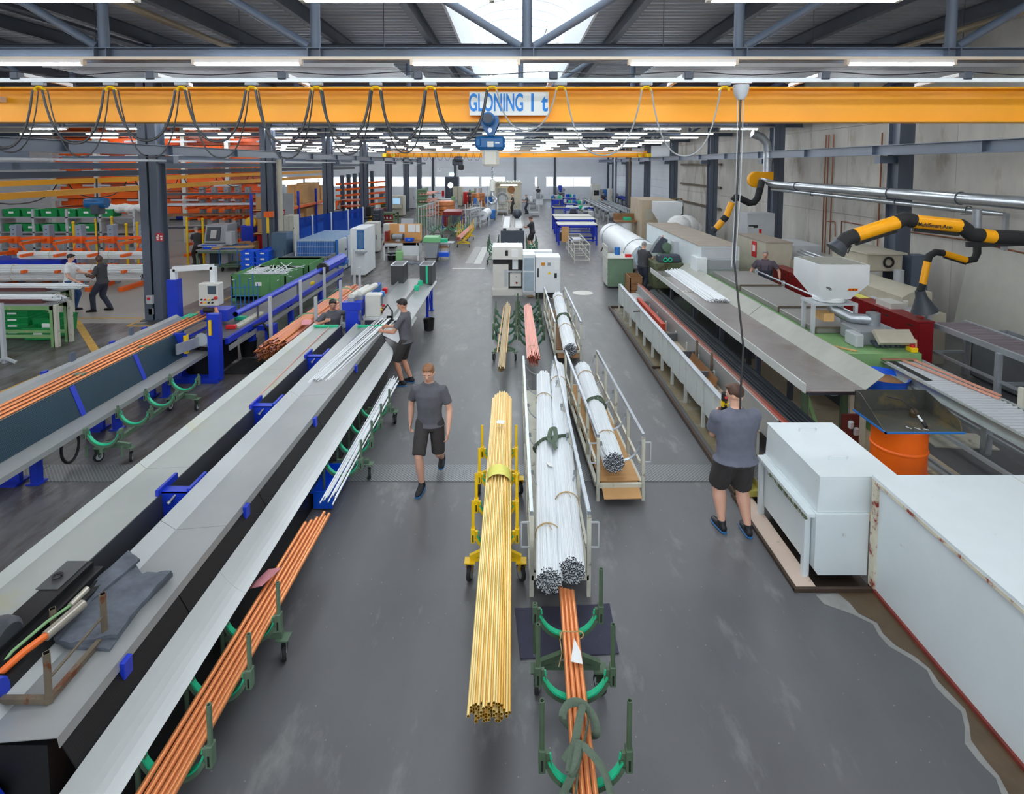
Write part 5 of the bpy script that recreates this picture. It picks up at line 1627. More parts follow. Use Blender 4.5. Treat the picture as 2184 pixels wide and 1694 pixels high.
for j in range(24):
 for i in range(4):
  if abs(j - 12) > 13 - i * 2.4:
   continue
  x = 4.70 + .0255 * j
  z = .992 + .020 * i
  bundle_m.pipe((x + .012 * (i % 2) + R.uniform(-.005, .005), 13.45 + R.uniform(-.12, .05), z), (x + .05 + .012 * (i % 2) + R.uniform(-.02, .02), 17.35 + R.uniform(-.2, .1), z), .0115, .008, 7, 0, 1)
t = thing('tube_pile', 'flat pile of white tubes lying on the tall run-out table', 'tube pile', (4.95, 15.4, .98))
bundle_m.build('tubes', [alut, alut_e], t, kind='stuff')
# sand coloured floor under the machines
MB().box(4.3, 5.6, 0, 6.2, 12.2, .006).build('floor_paint', mat('painted_floor', (196, 180, 152), .55, 0, .1, 2, spot=(110, 94, 70), spot_at=.62, spot_scale=2), kind='structure')
# green drawing machine with grey covers
GM = thing('green_machine', 'long light green machine bed with grey cover boxes, right of the tall table', 'machine', (6.2, 13.3, 0))
MB().prism([(5.6, 1.0), (5.68, 1.06), (7.0, 1.06), (7.0, .5), (5.7, .5), (5.55, .9)], 9.45, 16.5, 'y').build('bed', green_m, GM)
MB().prism([(5.52, .8), (5.58, 1.02), (5.62, 1.02), (5.62, .3), (5.5, .3)], 9.5, 16.5, 'y').build('side_plate', tback, GM)
MB().box(5.8, 9.6, 0, 6.8, 16.5, .5).build('base', steel_dk, GM)
cov = mat('cover_grey', (150, 147, 143), .45, .2, .06, 2)
for (a, b, z) in ((10.62, 12.1, 1.17), (12.14, 14.2, 1.19), (14.24, 16.2, 1.21)):
 c_ = MB().box(5.8, a, 1.06, 6.88, b, z, 0, .012).build('cover', cov, GM)
 MB().path([V((5.8, a - .02, 1.08)), V((5.8, a - .02, z + .01)), V((6.9, a - .02, z + .01))], .03).build('seal_strip', rust, c_)
MB().cyl((6.95, 10.6, 1.27), (6.95, 16.0, 1.27), .022, 8).build('guide_rod', alu, GM)
for y in (10.8, 12.3, 14.3, 15.9):
 MB().box(6.92, y, 1.06, 6.98, y + .05, 1.31).build('rod_post', grey_l, GM)
for (x, y) in ((5.72, 10.95), (5.72, 10.6), (6.5, 11.0), (6.5, 10.55)):
 MB().box(x, y, 1.06, x + .06, y + .06, 1.62).build('stand_post', grey_l, GM)
MB().box(5.72, 10.55, 1.62, 6.56, 11.06, 1.66).build('stand_top', grey_l, GM)
hp = thing('hopper', 'white funnel hopper with a small red and yellow label on a grey stand', 'hopper', (6.14, 10.8, 1.66))
HX, HY_ = 6.14, 10.8
hq = [(.47, 2.62), (.47, 2.26), (.27, 1.95), (.27, 1.93)]
def squares(prof, x, y):
 m = MB()
 vs = []
 for (h_, z) in prof:
  vs += [(x - h_, y - h_, z), (x + h_, y - h_, z), (x + h_, y + h_, z), (x - h_, y + h_, z)]
 fs = []
 for i in range(len(prof) - 1):
  for j in range(4):
   k = (j + 1) % 4
   fs.append((4 * i + k, 4 * i + j, 4 * i + 4 + j, 4 * i + 4 + k))
 return m.add(vs, fs + [(0, 1, 2, 3)])
hz = [(a, b - .18) for (a, b) in hq]
hb = squares(hz, HX, HY_).build('funnel', white, hp)
squares([(.43, 2.445), (.43, 2.443)], HX, HY_).build('cover_mesh', mat('hopper_top', (140, 140, 130), .7, 0, .15, 9), hp)
MB().lathe([(.26, 1.66), (.29, 1.68), (.29, 1.74), (.27, 1.76), (.27, 1.8)], (HX, HY_, 0), 24).build('collar', white, hp)
lb = MB().add([(HX + .12, HY_ - .40, 1.94), (HX + .30, HY_ - .40, 1.94), (HX + .30, HY_ - .42, 1.99), (HX + .12, HY_ - .42, 1.99)], [(0, 1, 2, 3), (3, 2, 1, 0)]).build('label_strip', yel2, hb)
for i in range(3):
 MB().box(HX + .135 + .06 * i, HY_ - .425, 1.95, HX + .165 + .06 * i, HY_ - .415, 1.98).build('label_mark', red, lb)
text_mesh('hnh', .1, ink_black, 'lettering', hb, (HX - .25, HY_ - .43, 2.0), (math.pi / 2 - .5, .6, 0), .8, .001, .002)
pd = MB().tube([V((HX, HY_, 1.66)), V((HX + .05, HY_ - .1, 1.5)), V((HX + .25, HY_ - .35, 1.4)), V((HX + .5, HY_ - .5, 1.42)), V((HX + .55, HY_ - .5, 1.5))], .1, 14).build('elbow_pipe', galv, hp)
MB().cyl((HX + .55, HY_ - .5, 1.3), (HX + .55, HY_ - .5, 1.55), .12, 16).build('pipe_cap', galv, hp)
MB().box(HX - .2, HY_ - .2, 1.3, HX + .0, HY_ + .1, 1.45).build('wooden_box', wood, label='small pine box under the white hopper', cat='box')
# die head at the end of the bed
DH = thing('die_head', 'worn grey die head with beige front plate where copper bars leave the green machine', 'machine head', (6.6, 9.9, 1.16))
MB().box(6.2, 9.9, 1.16, 6.95, 10.5, 1.42, 0, .02).build('block', grey_p, DH)
MB().add([(6.35, 9.55, 1.32), (6.98, 9.55, 1.32), (6.98, 9.75, 1.5), (6.35, 9.75, 1.5), (6.35, 9.6, 1.27), (6.98, 9.6, 1.27), (6.98, 9.8, 1.45), (6.35, 9.8, 1.45)], [f[::-1] for f in MB.BF]).build('front_plate', beige, DH)
for i in range(6):
 MB().cyl((6.42 + .09 * i, 9.72, 1.2), (6.42 + .09 * i, 9.9, 1.24), .03, 8).build('nozzle', steel_dk, DH)
MB().box(6.05, 9.75, 1.16, 6.2, 10.1, 1.4, 0, .02).build('side_arm', grey_l, DH)
MB().box(6.95, 9.6, 1.16, 7.02, 9.7, 1.36).build('yellow_block', wood, DH)
MB().bar((5.62, 9.9, 1.175), (5.95, 9.55, 1.175), .05, .02).build('wooden_stick', wood, label='flat wooden stick lying on the green machine edge', cat='stick')
pb = MB().box(6.86, 9.5, 1.16, 6.98, 9.65, 1.24, 0, .01).build('button_box', yel2, label='yellow emergency stop box on the green machine', cat='control box')
MB().cyl((6.92, 9.57, 1.24), (6.92, 9.57, 1.29), .04, 12).build('stop_button', red, pb)
MB().bar((6.9, 9.95, 1.18), (7.05, 9.6, 1.12), .05, .04).build('green_pliers', green_s, label='pair of green handled pliers beside the yellow stop box', cat='pliers')
for o in (DH, pb):
 o.location.z -= .1
for o in bpy.data.objects:
 if o.name in ('wooden_stick', 'green_pliers'):
  o.location.z -= .1
# copper bars on the roller conveyor
RC = thing('roller_conveyor', 'long grey roller conveyor with galvanised side rails carrying two copper bars', 'conveyor', (6.7, 7, 0))
for (x, y0, y1) in ((6.33, 3.0, 10.05), (7.04, 3.0, 10.7)):
 MB().sheet([(x - .03, .93), (x + .03, .93), (x + .03, .79), (x - .03, .79)], y0, y1, .005).build('side_rail', mat('galv_rail', (188, 194, 192), .35, .6, .08, 3), RC)
rl = MB().cyl((6.37, 0, 0), (7.0, 0, 0), .026, 10).build('roller', mat('roller_zinc', (204, 208, 212), .4, .25, .05), RC)
me = rl.data
for v_ in me.vertices:
 v_.co = v_.co + RC.location
rl.location = V((0, 10.0, .915)) - RC.location
y = 9.92
while y > 3.1:
 inst(rl, 'roller', RC, V((0, y, .915)))
 y -= .085
for (x, y) in ((6.36, 9.9), (7.02, 8.1), (6.36, 6.35), (6.36, 4.5), (7.02, 6.3), (7.02, 9.8)):
 MB().box(x - .05, y - .05, .03, x + .05, y + .05, .8).build('leg', alu, RC)
 MB().cyl((x, y, 0), (x, y, .03), .07, 12).build('foot', galv, RC)
MB().box(6.36, 3.2, .28, 6.41, 9.9, .33).build('tie_rail', alu, RC)
MB().box(7.0, 3.2, .28, 7.05, 9.9, .33).build('tie_rail', alu, RC)
MB().box(6.42, 8.55, .945, 6.52, 9.4, .95).build('dark_strip', rubber, label='dark rubber strip lying on the rollers', cat='strip')
for (x0, x1, y1, w) in ((6.55, 6.96, 7.85, 'nearer'), (6.78, 7.06, 7.95, 'further')):
 MB().bar((x0, 9.9, .965), (x1, y1, .958), .045, .022).build('copper_bar', mat('fresh_copper', (244, 176, 150), .35, .4, .04), label='fresh pink copper bar on the roller conveyor, the %s of the two' % w, cat='bar', group='copper bars on the roller conveyor')
MB().box(6.3, 9.4, .965, 6.9, 9.95, .985).build('copper_sheet', mat('dull_copper', (186, 130, 112), .4, .3, .1), label='dull copper guide sheet at the mouth of the die head', cat='sheet')
MB().box(7.06, 7.6, .93, 7.11, 7.68, 1.2).build('end_stop', cream, label='cream painted end stop post on the conveyor rail', cat='post')
# drum and tray
DR = thing('drum', 'big orange steel drum with two rolled hoops, under the dark steel tray', 'drum', (5.12, 7.25, 0))
MB().lathe([(.30, 0), (.32, .01), (.32, .26), (.333, .275), (.333, .29), (.32, .305), (.32, .56), (.333, .575), (.333, .59), (.32, .605), (.32, .87), (.33, .885), (.30, .885), (.30, .86), (.001, .86)], (5.12, 7.25, 0), 40).build('body', drum_o, DR)
tm = mat('oily_tray', (92, 92, 86), .3, .5, .18, 4.0, spot=(124, 112, 84), spot_at=.58, spot_scale=3)
TY = thing('oil_tray', 'dark oily steel tray with raised back and sides on the orange drum', 'tray', (5.2, 7.3, .89))
MB().box(4.74, 6.95, .89, 5.72, 7.62, .90).build('base', tm, TY)
MB().prism([(6.98, .9), (7.62, .9), (7.62, 1.18), (7.5, 1.18)], 4.74, 4.75, 'x').build('side', tm, TY)
MB().prism([(6.95, .9), (7.62, .9), (7.62, 1.18), (7.0, 1.03)], 5.71, 5.72, 'x').build('side', tm, TY)
MB().box(4.74, 7.61, .9, 5.72, 7.62, 1.18).build('back', tm, TY)
MB().box(4.72, 6.93, .885, 5.74, 6.95, .905).box(4.72, 6.93, .885, 4.74, 7.62, .905).build('blue_edge', blue_l, TY)
br = thing('washing_brush', 'black flexible hose brush with white handle in the oily tray', 'brush', (5.3, 7.2, .95))
MB().tube([V((5.1, 7.5, 1.14)), V((5.25, 7.42, 1.12)), V((5.33, 7.3, 1.05)), V((5.34, 7.22, .98))], .009, 6).build('hose', black, br)
MB().cyl((5.34, 7.22, .99), (5.335, 7.12, .95), .014, 10).build('handle', white, br)
MB().cyl((5.335, 7.12, .95), (5.335, 7.06, .915), .026, 12, 0, .02).build('bristles', black, br)
MB().lathe([(.05, 0), (.055, .06), (.03, .1), (.001, .1)], (5.42, 7.4, .9), 14).build('oil_can', mat('oil_can', (90, 72, 50), .4, .3), label='small brown can standing in the oily tray', cat='can')
for k in range(3):
 MB().bar((5.1 + .09 * k, 7.1 - .03 * k, .902), (5.13 + .1 * k, 7.04 - .02 * k, .903), .01, .004).build('shaving', alut, label='bright metal shaving in the oily tray, %s from the left' % ORD[k], cat='shaving', group='metal shavings in the oily tray')
tb = thing('tub', 'blue plastic tub of brown scrap on a green stand under the roller conveyor', 'tub', (6.1, 9.2, .55))
MB().lathe([(.3, .55), (.36, .85), (.38, .87), (.35, .85), (.29, .58), (.001, .57)], (6.05, 9.0, 0), 24).build('body', crate_b, tb)
MB().lathe([(.33, .75), (.2, .82), (.001, .84)], (6.05, 9.0, 0), 18).build('scrap', wood_d, tb)
MB().box(5.75, 8.7, 0, 6.35, 9.3, .54).build('tub_stand', green_m, label='green steel stand under the blue tub', cat='stand')
# rails and plates on the floor at right
for (x, w) in ((5.9, .07), (6.02, .05)):
 MB().box(x, 4.5, .006, x + w, 8.4, .05).build('floor_rail', alu, label='bright aluminium rail on the floor behind the orange drum, %s one' % ('wide' if w > .06 else 'narrow'), cat='rail')
MB().cbox((7.35, 6.5, .012), (.9, .55, .02), Matrix.Rotation(.3, 3, 'Z')).build('board', wood, label='pine board lying on the floor under the roller conveyor', cat='board')
MB().cbox((6.9, 8.5, .012), (.9, .5, .02), Matrix.Rotation(-.1, 3, 'Z')).build('board', cream, label='pale board lying on the floor by the conveyor foot', cat='board')
# red cabinets and beige machine behind
RD = thing('red_cabinet', 'long deep red cabinet row with black slot handles, behind the green machine', 'cabinet', (8.3, 14, 0))
ysr = [10.95, 12.1, 13.5, 15.0, 16.2, 17.15]
for a, b in zip(ysr, ysr[1:]):
 d = MB().box(8.0, a + .01, .04, 8.03, b - .01, 1.18).build('door', red_d, RD)
 for yy in (a + .12, b - .3):
  MB().box(7.995, yy, 1.06, 8.005, yy + .16, 1.09).build('slot_handle', black, d)
MB().box(8.03, 10.95, .02, 8.32, 17.2, 1.16).box(7.98, 10.94, 1.17, 8.34, 17.2, 1.2).build('body', red_d, RD)
BM = thing('beige_machine', 'long beige machine housing running behind the red cabinets', 'machine', (9.0, 14, 0))
MB().box(8.4, 11.9, .0, 9.3, 17.2, 1.1).build('base', beige, BM)
MB().prism([(8.55, 1.1), (8.55, 1.38), (8.75, 1.5), (9.2, 1.5), (9.2, 1.1)], 12.2, 17.1, 'y').build('housing', beige, BM)
MB().box(8.36, 11.6, 1.16, 8.9, 13.2, 1.18).build('shelf', grey_l, BM)
MB().box(9.25, 14.6, 1.5, 10.2, 16.2, 1.95, 0, .02).box(9.2, 14.5, 1.95, 10.25, 16.3, 2.0).build('rear_box', beige, BM)
MB().tube(ring_of(V((9.8, 14.55, 1.75)), V((9.8, 14.5, 1.75)), 0, .12, 16), .03, 6, closed=True).build('hose_loop', black, BM)
MB().cyl((9.9, 14.3, 1.1), (9.9, 14.3, 1.6), .12, 14).build('canister', grey_l, BM)
for i in range(3):
 MB().cyl((8.6 + .1 * i, 15, 1.55 + .05 * i), (8.6 + .1 * i, 17.1, 1.6 + .05 * i), .025, 6).build('pipe', galv, BM)
MB().box(8.05, 12.9, 1.2, 8.3, 13.5, 1.205).build('paper_sheet', paper_y, label='yellow sheet of paper on the red cabinets', cat='paper')
MB().box(8.1, 11.9, 1.2, 8.42, 12.4, 1.32).build('parts_box', offwhite, label='open cream box of small parts on the red cabinet end', cat='box')
for (x, y, m_, nm, lb_) in ((8.55, 11.75, white, 'cup', 'white cup on the shelf under the small extraction hood'), (8.66, 11.7, wood, 'jar', 'amber jar on the shelf beside the white cup'), (8.62, 12.2, offwhite, 'kettle', 'cream can with black handle on the shelf behind the cup')):
 MB().lathe([(.05, 1.18), (.06, 1.3), (.045, 1.32), (.001, 1.32)], (x, y, 0), 14).build(nm, m_, label=lb_, cat=nm)
MB().box(8.25, 11.2, 1.2, 8.31, 11.35, 1.22).build('red_tool', red, label='small red tool on the near end of the red cabinets', cat='tool')
# second conveyor in aluminium profiles
SC = thing('roller_conveyor', 'far roller conveyor on aluminium profile posts along the concrete wall', 'conveyor', (8.9, 9, 0))
for x in (8.48, 9.25):
 MB().box(x - .03, 4.0, 1.02, x + .03, 11.35, 1.12).build('side_rail', alu, SC)
rl2 = MB().cyl((8.52, 0, 0), (9.21, 0, 0), .025, 8).build('roller', mat('roller_mauve', (140, 130, 136), .4, .3, .06), SC)
for v_ in rl2.data.vertices:
 v_.co = v_.co + SC.location
rl2.location = V((0, 11.2, 1.09)) - SC.location
y = 11.1
while y > 4.2:
 inst(rl2, 'roller', SC, V((0, y, 1.09)))
 y -= .095
for y in (11.3, 9.6, 8.3, 6.5, 5):
 for x in (8.46, 9.27):
  MB().box(x - .04, y - .04, 0, x + .04, y + .04, 1.3 if y == 11.3 and x < 9 else 1.02).build('leg', alu, SC)
 MB().box(8.46, y - .02, .45, 9.27, y + .02, .5).build('tie', alu, SC)
MB().box(8.46, 4, .5, 8.50, 11.3, .55).build('tie_rail', alu, SC)
BT = thing('steel_tank', 'open grey galvanised steel tank under the far conveyor', 'tank', (9.5, 9.5, 0))
for (a, b, c, d) in ((9.3, 6.0, 9.32, 11.2), (10.0, 6.0, 10.02, 11.2), (9.3, 6.0, 10.02, 6.02), (9.3, 11.18, 10.02, 11.2)):
 MB().box(a, b, .05, c, d, .95).build('side', mat('tank_zinc', (164, 170, 174), .4, .5, .12, 1.4), BT)
MB().box(9.3, 6, .03, 10.02, 11.2, .05).build('bottom', steel_dk, BT)
# press boxes
PB = thing('press_box', 'big white furnace box with dusty brown top behind the green machine', 'machine', (6.1, 19.8, 0))
dust = mat('dusty_top', (160, 148, 134), .7, 0, .1, 2)
MB().box(5.52, 16.6, .9, 6.72, 23.2, 1.88).build('body', mat('furnace_white', (214, 222, 224), .45, 0, .03), PB)
MB().box(5.5, 16.58, 1.88, 6.74, 23.22, 1.9).build('top', dust, PB)
MB().box(5.6, 16.57, 1.5, 6.66, 16.6, 1.84).build('door', grey_l, PB)
MB().box(5.62, 16.45, 1.2, 6.66, 16.6, 1.46).build('door', grey_p, PB)
MB().box(5.505, 20.5, 1.45, 5.515, 20.7, 1.7).build('notice', mat('pale_red', (214, 150, 130), .6), PB)
MB().box(5.4, 16.4, .75, 5.7, 17.0, 1.55).build('side_column', white, PB)
MB().prism([(5.05, .55), (5.5, .55), (5.5, 1.45), (5.35, 1.45), (5.1, .95)], 19.7, 20.25, 'y').build('green_skirt', green_m, PB)
MB().box(5.55, 16.6, 0, 6.7, 23.2, .9).build('plinth', green_m, PB)
PB2 = thing('press_box', 'white furnace box with a red warning plate beside the wall', 'machine', (8.2, 18.3, 0))
MB().box(7.8, 17.25, .0, 8.62, 19.6, 1.88).build('body', beige, PB2)
MB().box(7.78, 17.23, 1.88, 8.64, 19.62, 1.9).build('top', dust, PB2)
wp = Y_(1614, 535, 17.2)
rp = MB().box(7.785, 17.9, 1.32, 7.795, 18.25, 1.82).build('warning_plate', red, PB2)
MB().box(7.78, 17.98, 1.5, 7.785, 18.17, 1.7).build('warning_mark', sign_w, rp)
MB().box(8.66, 17.4, .9, 9.6, 19.0, 1.78).build('side_cabinet', grey_l, PB2)
p = Y_(1620, 455, 21.5)
CB = thing('switch_cabinet', 'tall grey switch cabinet with dark lettering against the concrete wall', 'cabinet', (p.x, 21.5, 0))
MB().box(p.x - .55, 21.3, 0, p.x + .5, 22.0, 2.45, 0, .01).build('body', grey_l, CB)
MB().box(p.x - .53, 21.28, .1, p.x + .1, 21.3, 2.4).build('door', grey_l, CB)
MB().box(p.x - .3, 21.27, 1.9, p.x - .15, 21.28, 2.0).box(p.x - .5, 21.27, 1.95, p.x - .3, 21.28, 2.0).build('name_plate', black, CB)
MB().box(p.x - .1, 21.27, 1.6, p.x, 21.28, 1.85).build('notice', red, CB)
MB().box(p.x - .05, 21.27, 1.2, p.x + .12, 21.28, 1.5).build('paper_sheet', paper, CB)
for (px_, y_, s_) in ((1560, 21.2, 1), (1440, 26, 0)):
 pass
# ================================================================= helpers for the middle and rear of the hall
def fit(u0, u1, vb, vt):
 """left, right, distance and height of something standing on the floor"""
 y = Z_((u0 + u1) / 2, vb).y
 a, b = Y_(u0, vb, y), Y_(u1, vb, y)
 return a.x, b.x, y, Y_(u0, vt, y).z
def cabinet(name, label, cat, f, m, depth=.6, doors=1, dm=None, drawers=0, group=None, top=None, feet=.06):
 x0, x1, y, h = f
 t = thing(name, label, cat, ((x0 + x1) / 2, y, 0), group)
 MB().box(x0, y + .02, feet, x1, y + depth, h, 0, .01).build('body', m, t)
 MB().box(x0 + .03, y + .05, 0, x1 - .03, y + depth - .05, feet).build('plinth', black, t)
 if top:
  MB().box(x0 - .02, y - .02, h, x1 + .02, y + depth + .02, h + .03).build('top', top, t)
 w = (x1 - x0) / max(1, doors)
 for i in range(doors):
  d = MB().box(x0 + w * i + .01, y, feet + .02, x0 + w * (i + 1) - .01, y + .02, h - .02).build('door', dm or m, t)
  MB().box(x0 + w * (i + 1) - .08, y - .02, h * .45, x0 + w * (i + 1) - .05, y, h * .6).build('handle', steel_dk, d)
 for i in range(drawers):
  z0 = feet + .02 + (h - feet - .04) * i / drawers
  z1 = feet + .02 + (h - feet - .04) * (i + 1) / drawers
  d = MB().box(x0 + .01, y - .02, z0 + .005, x1 - .01, y, z1 - .005).build('drawer', dm or m, t)
  MB().box(x0 + .1, y - .035, z1 - .03, x1 - .1, y - .02, z1 - .01).build('handle', alu, d)
 return t
def crate_parts(t, x, y, z, w, d, h, m, rib=True):
 b = MB()
 k = .03
 b.add([(x - w / 2 + k, y - d / 2 + k, z), (x + w / 2 - k, y - d / 2 + k, z), (x + w / 2 - k, y + d / 2 - k, z), (x - w / 2 + k, y + d / 2 - k, z), (x - w / 2, y - d / 2, z + h), (x + w / 2, y - d / 2, z + h), (x + w / 2, y + d / 2, z + h), (x - w / 2, y + d / 2, z + h)], MB.BF[:1] + MB.BF[2:])
 b.add([(x - w / 2 + k, y - d / 2 + k, z + .012), (x + w / 2 - k, y - d / 2 + k, z + .012), (x + w / 2 - k, y + d / 2 - k, z + .012), (x - w / 2 + k, y + d / 2 - k, z + .012)], [(0, 1, 2, 3)])
 b.build('body', m, t)
 r = MB()
 for (a, b0, c, d0) in ((x - w / 2 - .012, y - d / 2 - .012, x + w / 2 + .012, y - d / 2 + .012), (x - w / 2 - .012, y + d / 2 - .012, x + w / 2 + .012, y + d / 2 + .012), (x - w / 2 - .012, y - d / 2, x - w / 2 + .012, y + d / 2), (x + w / 2 - .012, y - d / 2, x + w / 2 + .012, y + d / 2)):
  r.box(a, b0, z + h - .035, c, d0, z + h)
 r.build('rim', m, t)
 MB().box(x - w * .14, y - d / 2 - .004, z + h * .45, x + w * .14, y - d / 2 + .02, z + h * .7).build('label_card', paper, t)
 return t
def crate(label, x, y, z, w, d, h, m, group=None):
 return crate_parts(thing('crate', label, 'crate', (x, y, z), group), x, y, z, w, d, h, m)
def pallet(label, x, y, w=1.2, d=.8, z=0.0):
 t = thing('pallet', label, 'pallet', (x, y, z))
 for i in range(5):
  yy = y - d / 2 + (d - .1) * i / 4
  MB().box(x - w / 2, yy, z + .12, x + w / 2, yy + .1, z + .142).build('deck_board', wood, t)
 for i in range(3):
  xx = x - w / 2 + (w - .1) * i / 2
  for j in range(3):
   yy = y - d / 2 + (d - .1) * j / 2
   MB().box(xx, yy, z + .02, xx + .1, yy + .1, z + .12).build('block', wood, t)
  MB().box(xx, y - d / 2, z, xx + .1, y + d / 2, z + .02).build('skid', wood, t)
 return t
def carton(label, x, y, z, w, d, h, group=None, flaps=True):
 t = thing('carton', label, 'box', (x, y, z), group)
 MB().box(x - w / 2, y - d / 2, z, x + w / 2, y + d / 2, z + h).build('body', card, t)
 MB().box(x - .03, y - d / 2 - .003, z + h * .3, x + .03, y + d / 2 + .003, z + h + .003).build('tape', mat('parcel_tape', (176, 128, 80), .4), t)
 return t
def frame_table(label, x0, x1, y0, y1, h, fm, tm_, name='table', cat='table', shelf=None, lw=.06, group=None):
 t = thing(name, label, cat, ((x0 + x1) / 2, (y0 + y1) / 2, 0), group)
 MB().box(x0, y0, h - .04, x1, y1, h).build('top', tm_, t)
 for x in (x0 + lw / 2, x1 - lw / 2):
  for y in (y0 + lw / 2, y1 - lw / 2):
   MB().box(x - lw / 2, y - lw / 2, 0, x + lw / 2, y + lw / 2, h - .04).build('leg', fm, t)
 for y in (y0 + lw / 2, y1 - lw / 2):
  MB().box(x0, y - lw / 2, h - .14, x1, y + lw / 2, h - .04).build('apron', fm, t)
  MB().bar((x0, y, .25), (x1, y, .25), lw * .7).build('rail', fm, t)
 if shelf:
  MB().box(x0 + .02, y0 + .02, .3, x1 - .02, y1 - .02, .33).build('shelf', shelf, t)
 return t
# ================================================================= the white machine in the aisle
f = fit(1050, 1115, 630, 527)
x0, x1, y, h = f
WM = thing('end_machine', 'worn white cutting machine with black gaps, left of the white switch cabinet in the aisle', 'machine', ((x0 + x1) / 2, y, 0))
MB().box(x0, y - .05, .0, x1, y + 1.0, .2).build('base', worn_m, WM)
MB().box(x0 + .02, y + .15, .2, x1 - .02, y + 1.0, h - .45).build('core', black, WM)
MB().box(x0 + .02, y + .02, .2, x0 + .53, y + .9, h - .58).build('left_door', worn_m, WM)
MB().box(x0 + .4, y - .0, .3, x0 + .5, y + .03, .85).build('side_flap', grey_l, WM)
MB().box(x0 + .58, y + .0, .3, x1 - .05, y + .2, .75).build('switch_panel', worn_m, WM)
MB().cyl((x0 + .8, y - .03, .42), (x0 + .8, y, .42), .035, 10).build('red_switch', red_d, WM)
MB().cyl((x0 + .8, y - .02, .62), (x0 + .8, y, .62), .015, 8).build('lock', black, WM)
MB().box(x0 + .52, y - .05, .77, x1, y + .2, .81).build('ledge', grey_l, WM)
MB().box(x0 + .66, y + .1, .85, x0 + .85, y + .16, h - .42).build('slide_plate', alut, WM)
MB().prism([(y - .08, h - .40), (y - .04, h), (y + 1.0, h), (y + 1.0, h - .4)], x0, x1, 'x').build('hood', worn_m, WM)
nb = MB().box(x0 + .43, y - .085, h - .28, x0 + .52, y - .06, h - .1).build('notice', black, WM)
MB().box(x0 + .62, y - .085, h - .32, x0 + .85, y - .06, h - .08).build('notice_sheet', paper, WM)
MB().box(x0 + .12, y - .0, h - .55, x0 + .5, y + .03, h - .45).build('vent_slot', black, WM)
f2 = fit(1142, 1195, 638, 548)
a0, a1, y2, h2 = f2
SW = thing('switch_cabinet', 'white switch cabinet with warning stickers and a black handle, in the aisle', 'cabinet', ((a0 + a1) / 2, y2, 0))
MB().box(a0, y2, .2, a1, y2 + .75, h2, 0, .01).build('body', white, SW)
MB().box(a0 + .02, y2 + .02, 0, a1 - .02, y2 + .7, .2).build('plinth', black, SW)
dr = MB().box(a0 + .02, y2 - .02, .22, a1 - .02, y2, h2 - .02).build('door', white, SW)
MB().box(a0 + .06, y2 - .045, .72, a0 + .1, y2 - .02, 1.0).build('handle', black, dr)
MB().box(a0 + .18, y2 - .03, h2 - .28, a0 + .3, y2 - .02, h2 - .18).build('main_switch', mat('amber', (220, 140, 30), .4), dr)
MB().box(a0 + .38, y2 - .03, h2 - .28, a0 + .48, y2 - .02, h2 - .18).build('switch_plate', grey_p, dr)
MB().add([(a0 + .38, y2 - .024, h2 - .56), (a0 + .5, y2 - .024, h2 - .56), (a0 + .44, y2 - .024, h2 - .45)], [(0, 1, 2)]).build('warning_triangle', yel2, dr)
MB().box(a0 + .6, y2 - .028, h2 - .4, a0 + .75, y2 - .02, h2 - .14).build('paper_sheet', paper, dr)
MB().box(a0 + .6, y2 - .028, h2 - .68, a0 + .68, y2 - .02, h2 - .52).build('notice', black, dr)
MB().box(a0 - .40, y2 + .1, .2, a0 - .01, y2 + .8, h2 + .05, 0, .01).build('side_cabinet', white, SW)
MB().box(a0 - .38, y2 + .08, .9, a0 - .05, y2 + .1, h2 - .05).box(a0 - .38, y2 + .08, .25, a0 - .05, y2 + .1, .85).build('glass_door', mat('blue_grey_glass', (160, 176, 186), .2), SW)
MB().box(a0 - .4, y2 + .85, .3, a1 - .2, y2 + 1.3, h2 + .05).build('rear_box', white, SW)
MB().lathe([(.08, 0), (.12, .02), (.001, .03)], Z_(1131, 633), 14).build('floor_pad', wood, label='small yellow pad on the floor between white machine and switch cabinet', cat='pad')
# trough bench behind it
f = fit(1068, 1118, 560, 487)
x0, x1, y, h = f
TB = thing('trough_bench', 'double trough bench of bright sheet behind the white machine, with a man at it', 'bench', ((x0 + x1) / 2, y + 2, 0))
for (a, b) in ((x0, (x0 + x1) / 2 - .05), ((x0 + x1) / 2 + .05, x1)):
 MB().sheet([(a, h + .12), (a + .08, h), (b - .08, h), (b, h + .12)], y, y + 5.5, .01).build('trough', sheet_g, TB)
 MB().box(a + .2, y - 2.5, .9, a + .3, y, .95).box(b - .3, y - 2.5, .9, b - .2, y, .95).build('guide_rails', alu, TB)
for yy in (y + .1, y + 2.7, y + 5.2):
 for x in (x0 + .1, x1 - .15):
  MB().box(x, yy, 0, x + .08, yy + .08, h).build('leg', steel_dk, TB)
MB().box(x0, y - .2, .2, x1, y + .1, h - .1).build('end_frame', steel_dk, TB)
MB().ell((x0 + .75, y + 4.6, h + .25), (.25, .3, .25), 10, 6).build('clamp_head', steel_dk, TB)
for s_, xx in ((0, x0 - .35), (1, x1 + .35)):
 u_cart('green cradle cart %s the double trough bench' % ('left of' if s_ == 0 else 'right of'), xx, [y - .5, y + .3, y + 1.1, y + 1.9], .4, green_c, green_s, axles=(0, 1), zb=.5, post_h=.3)
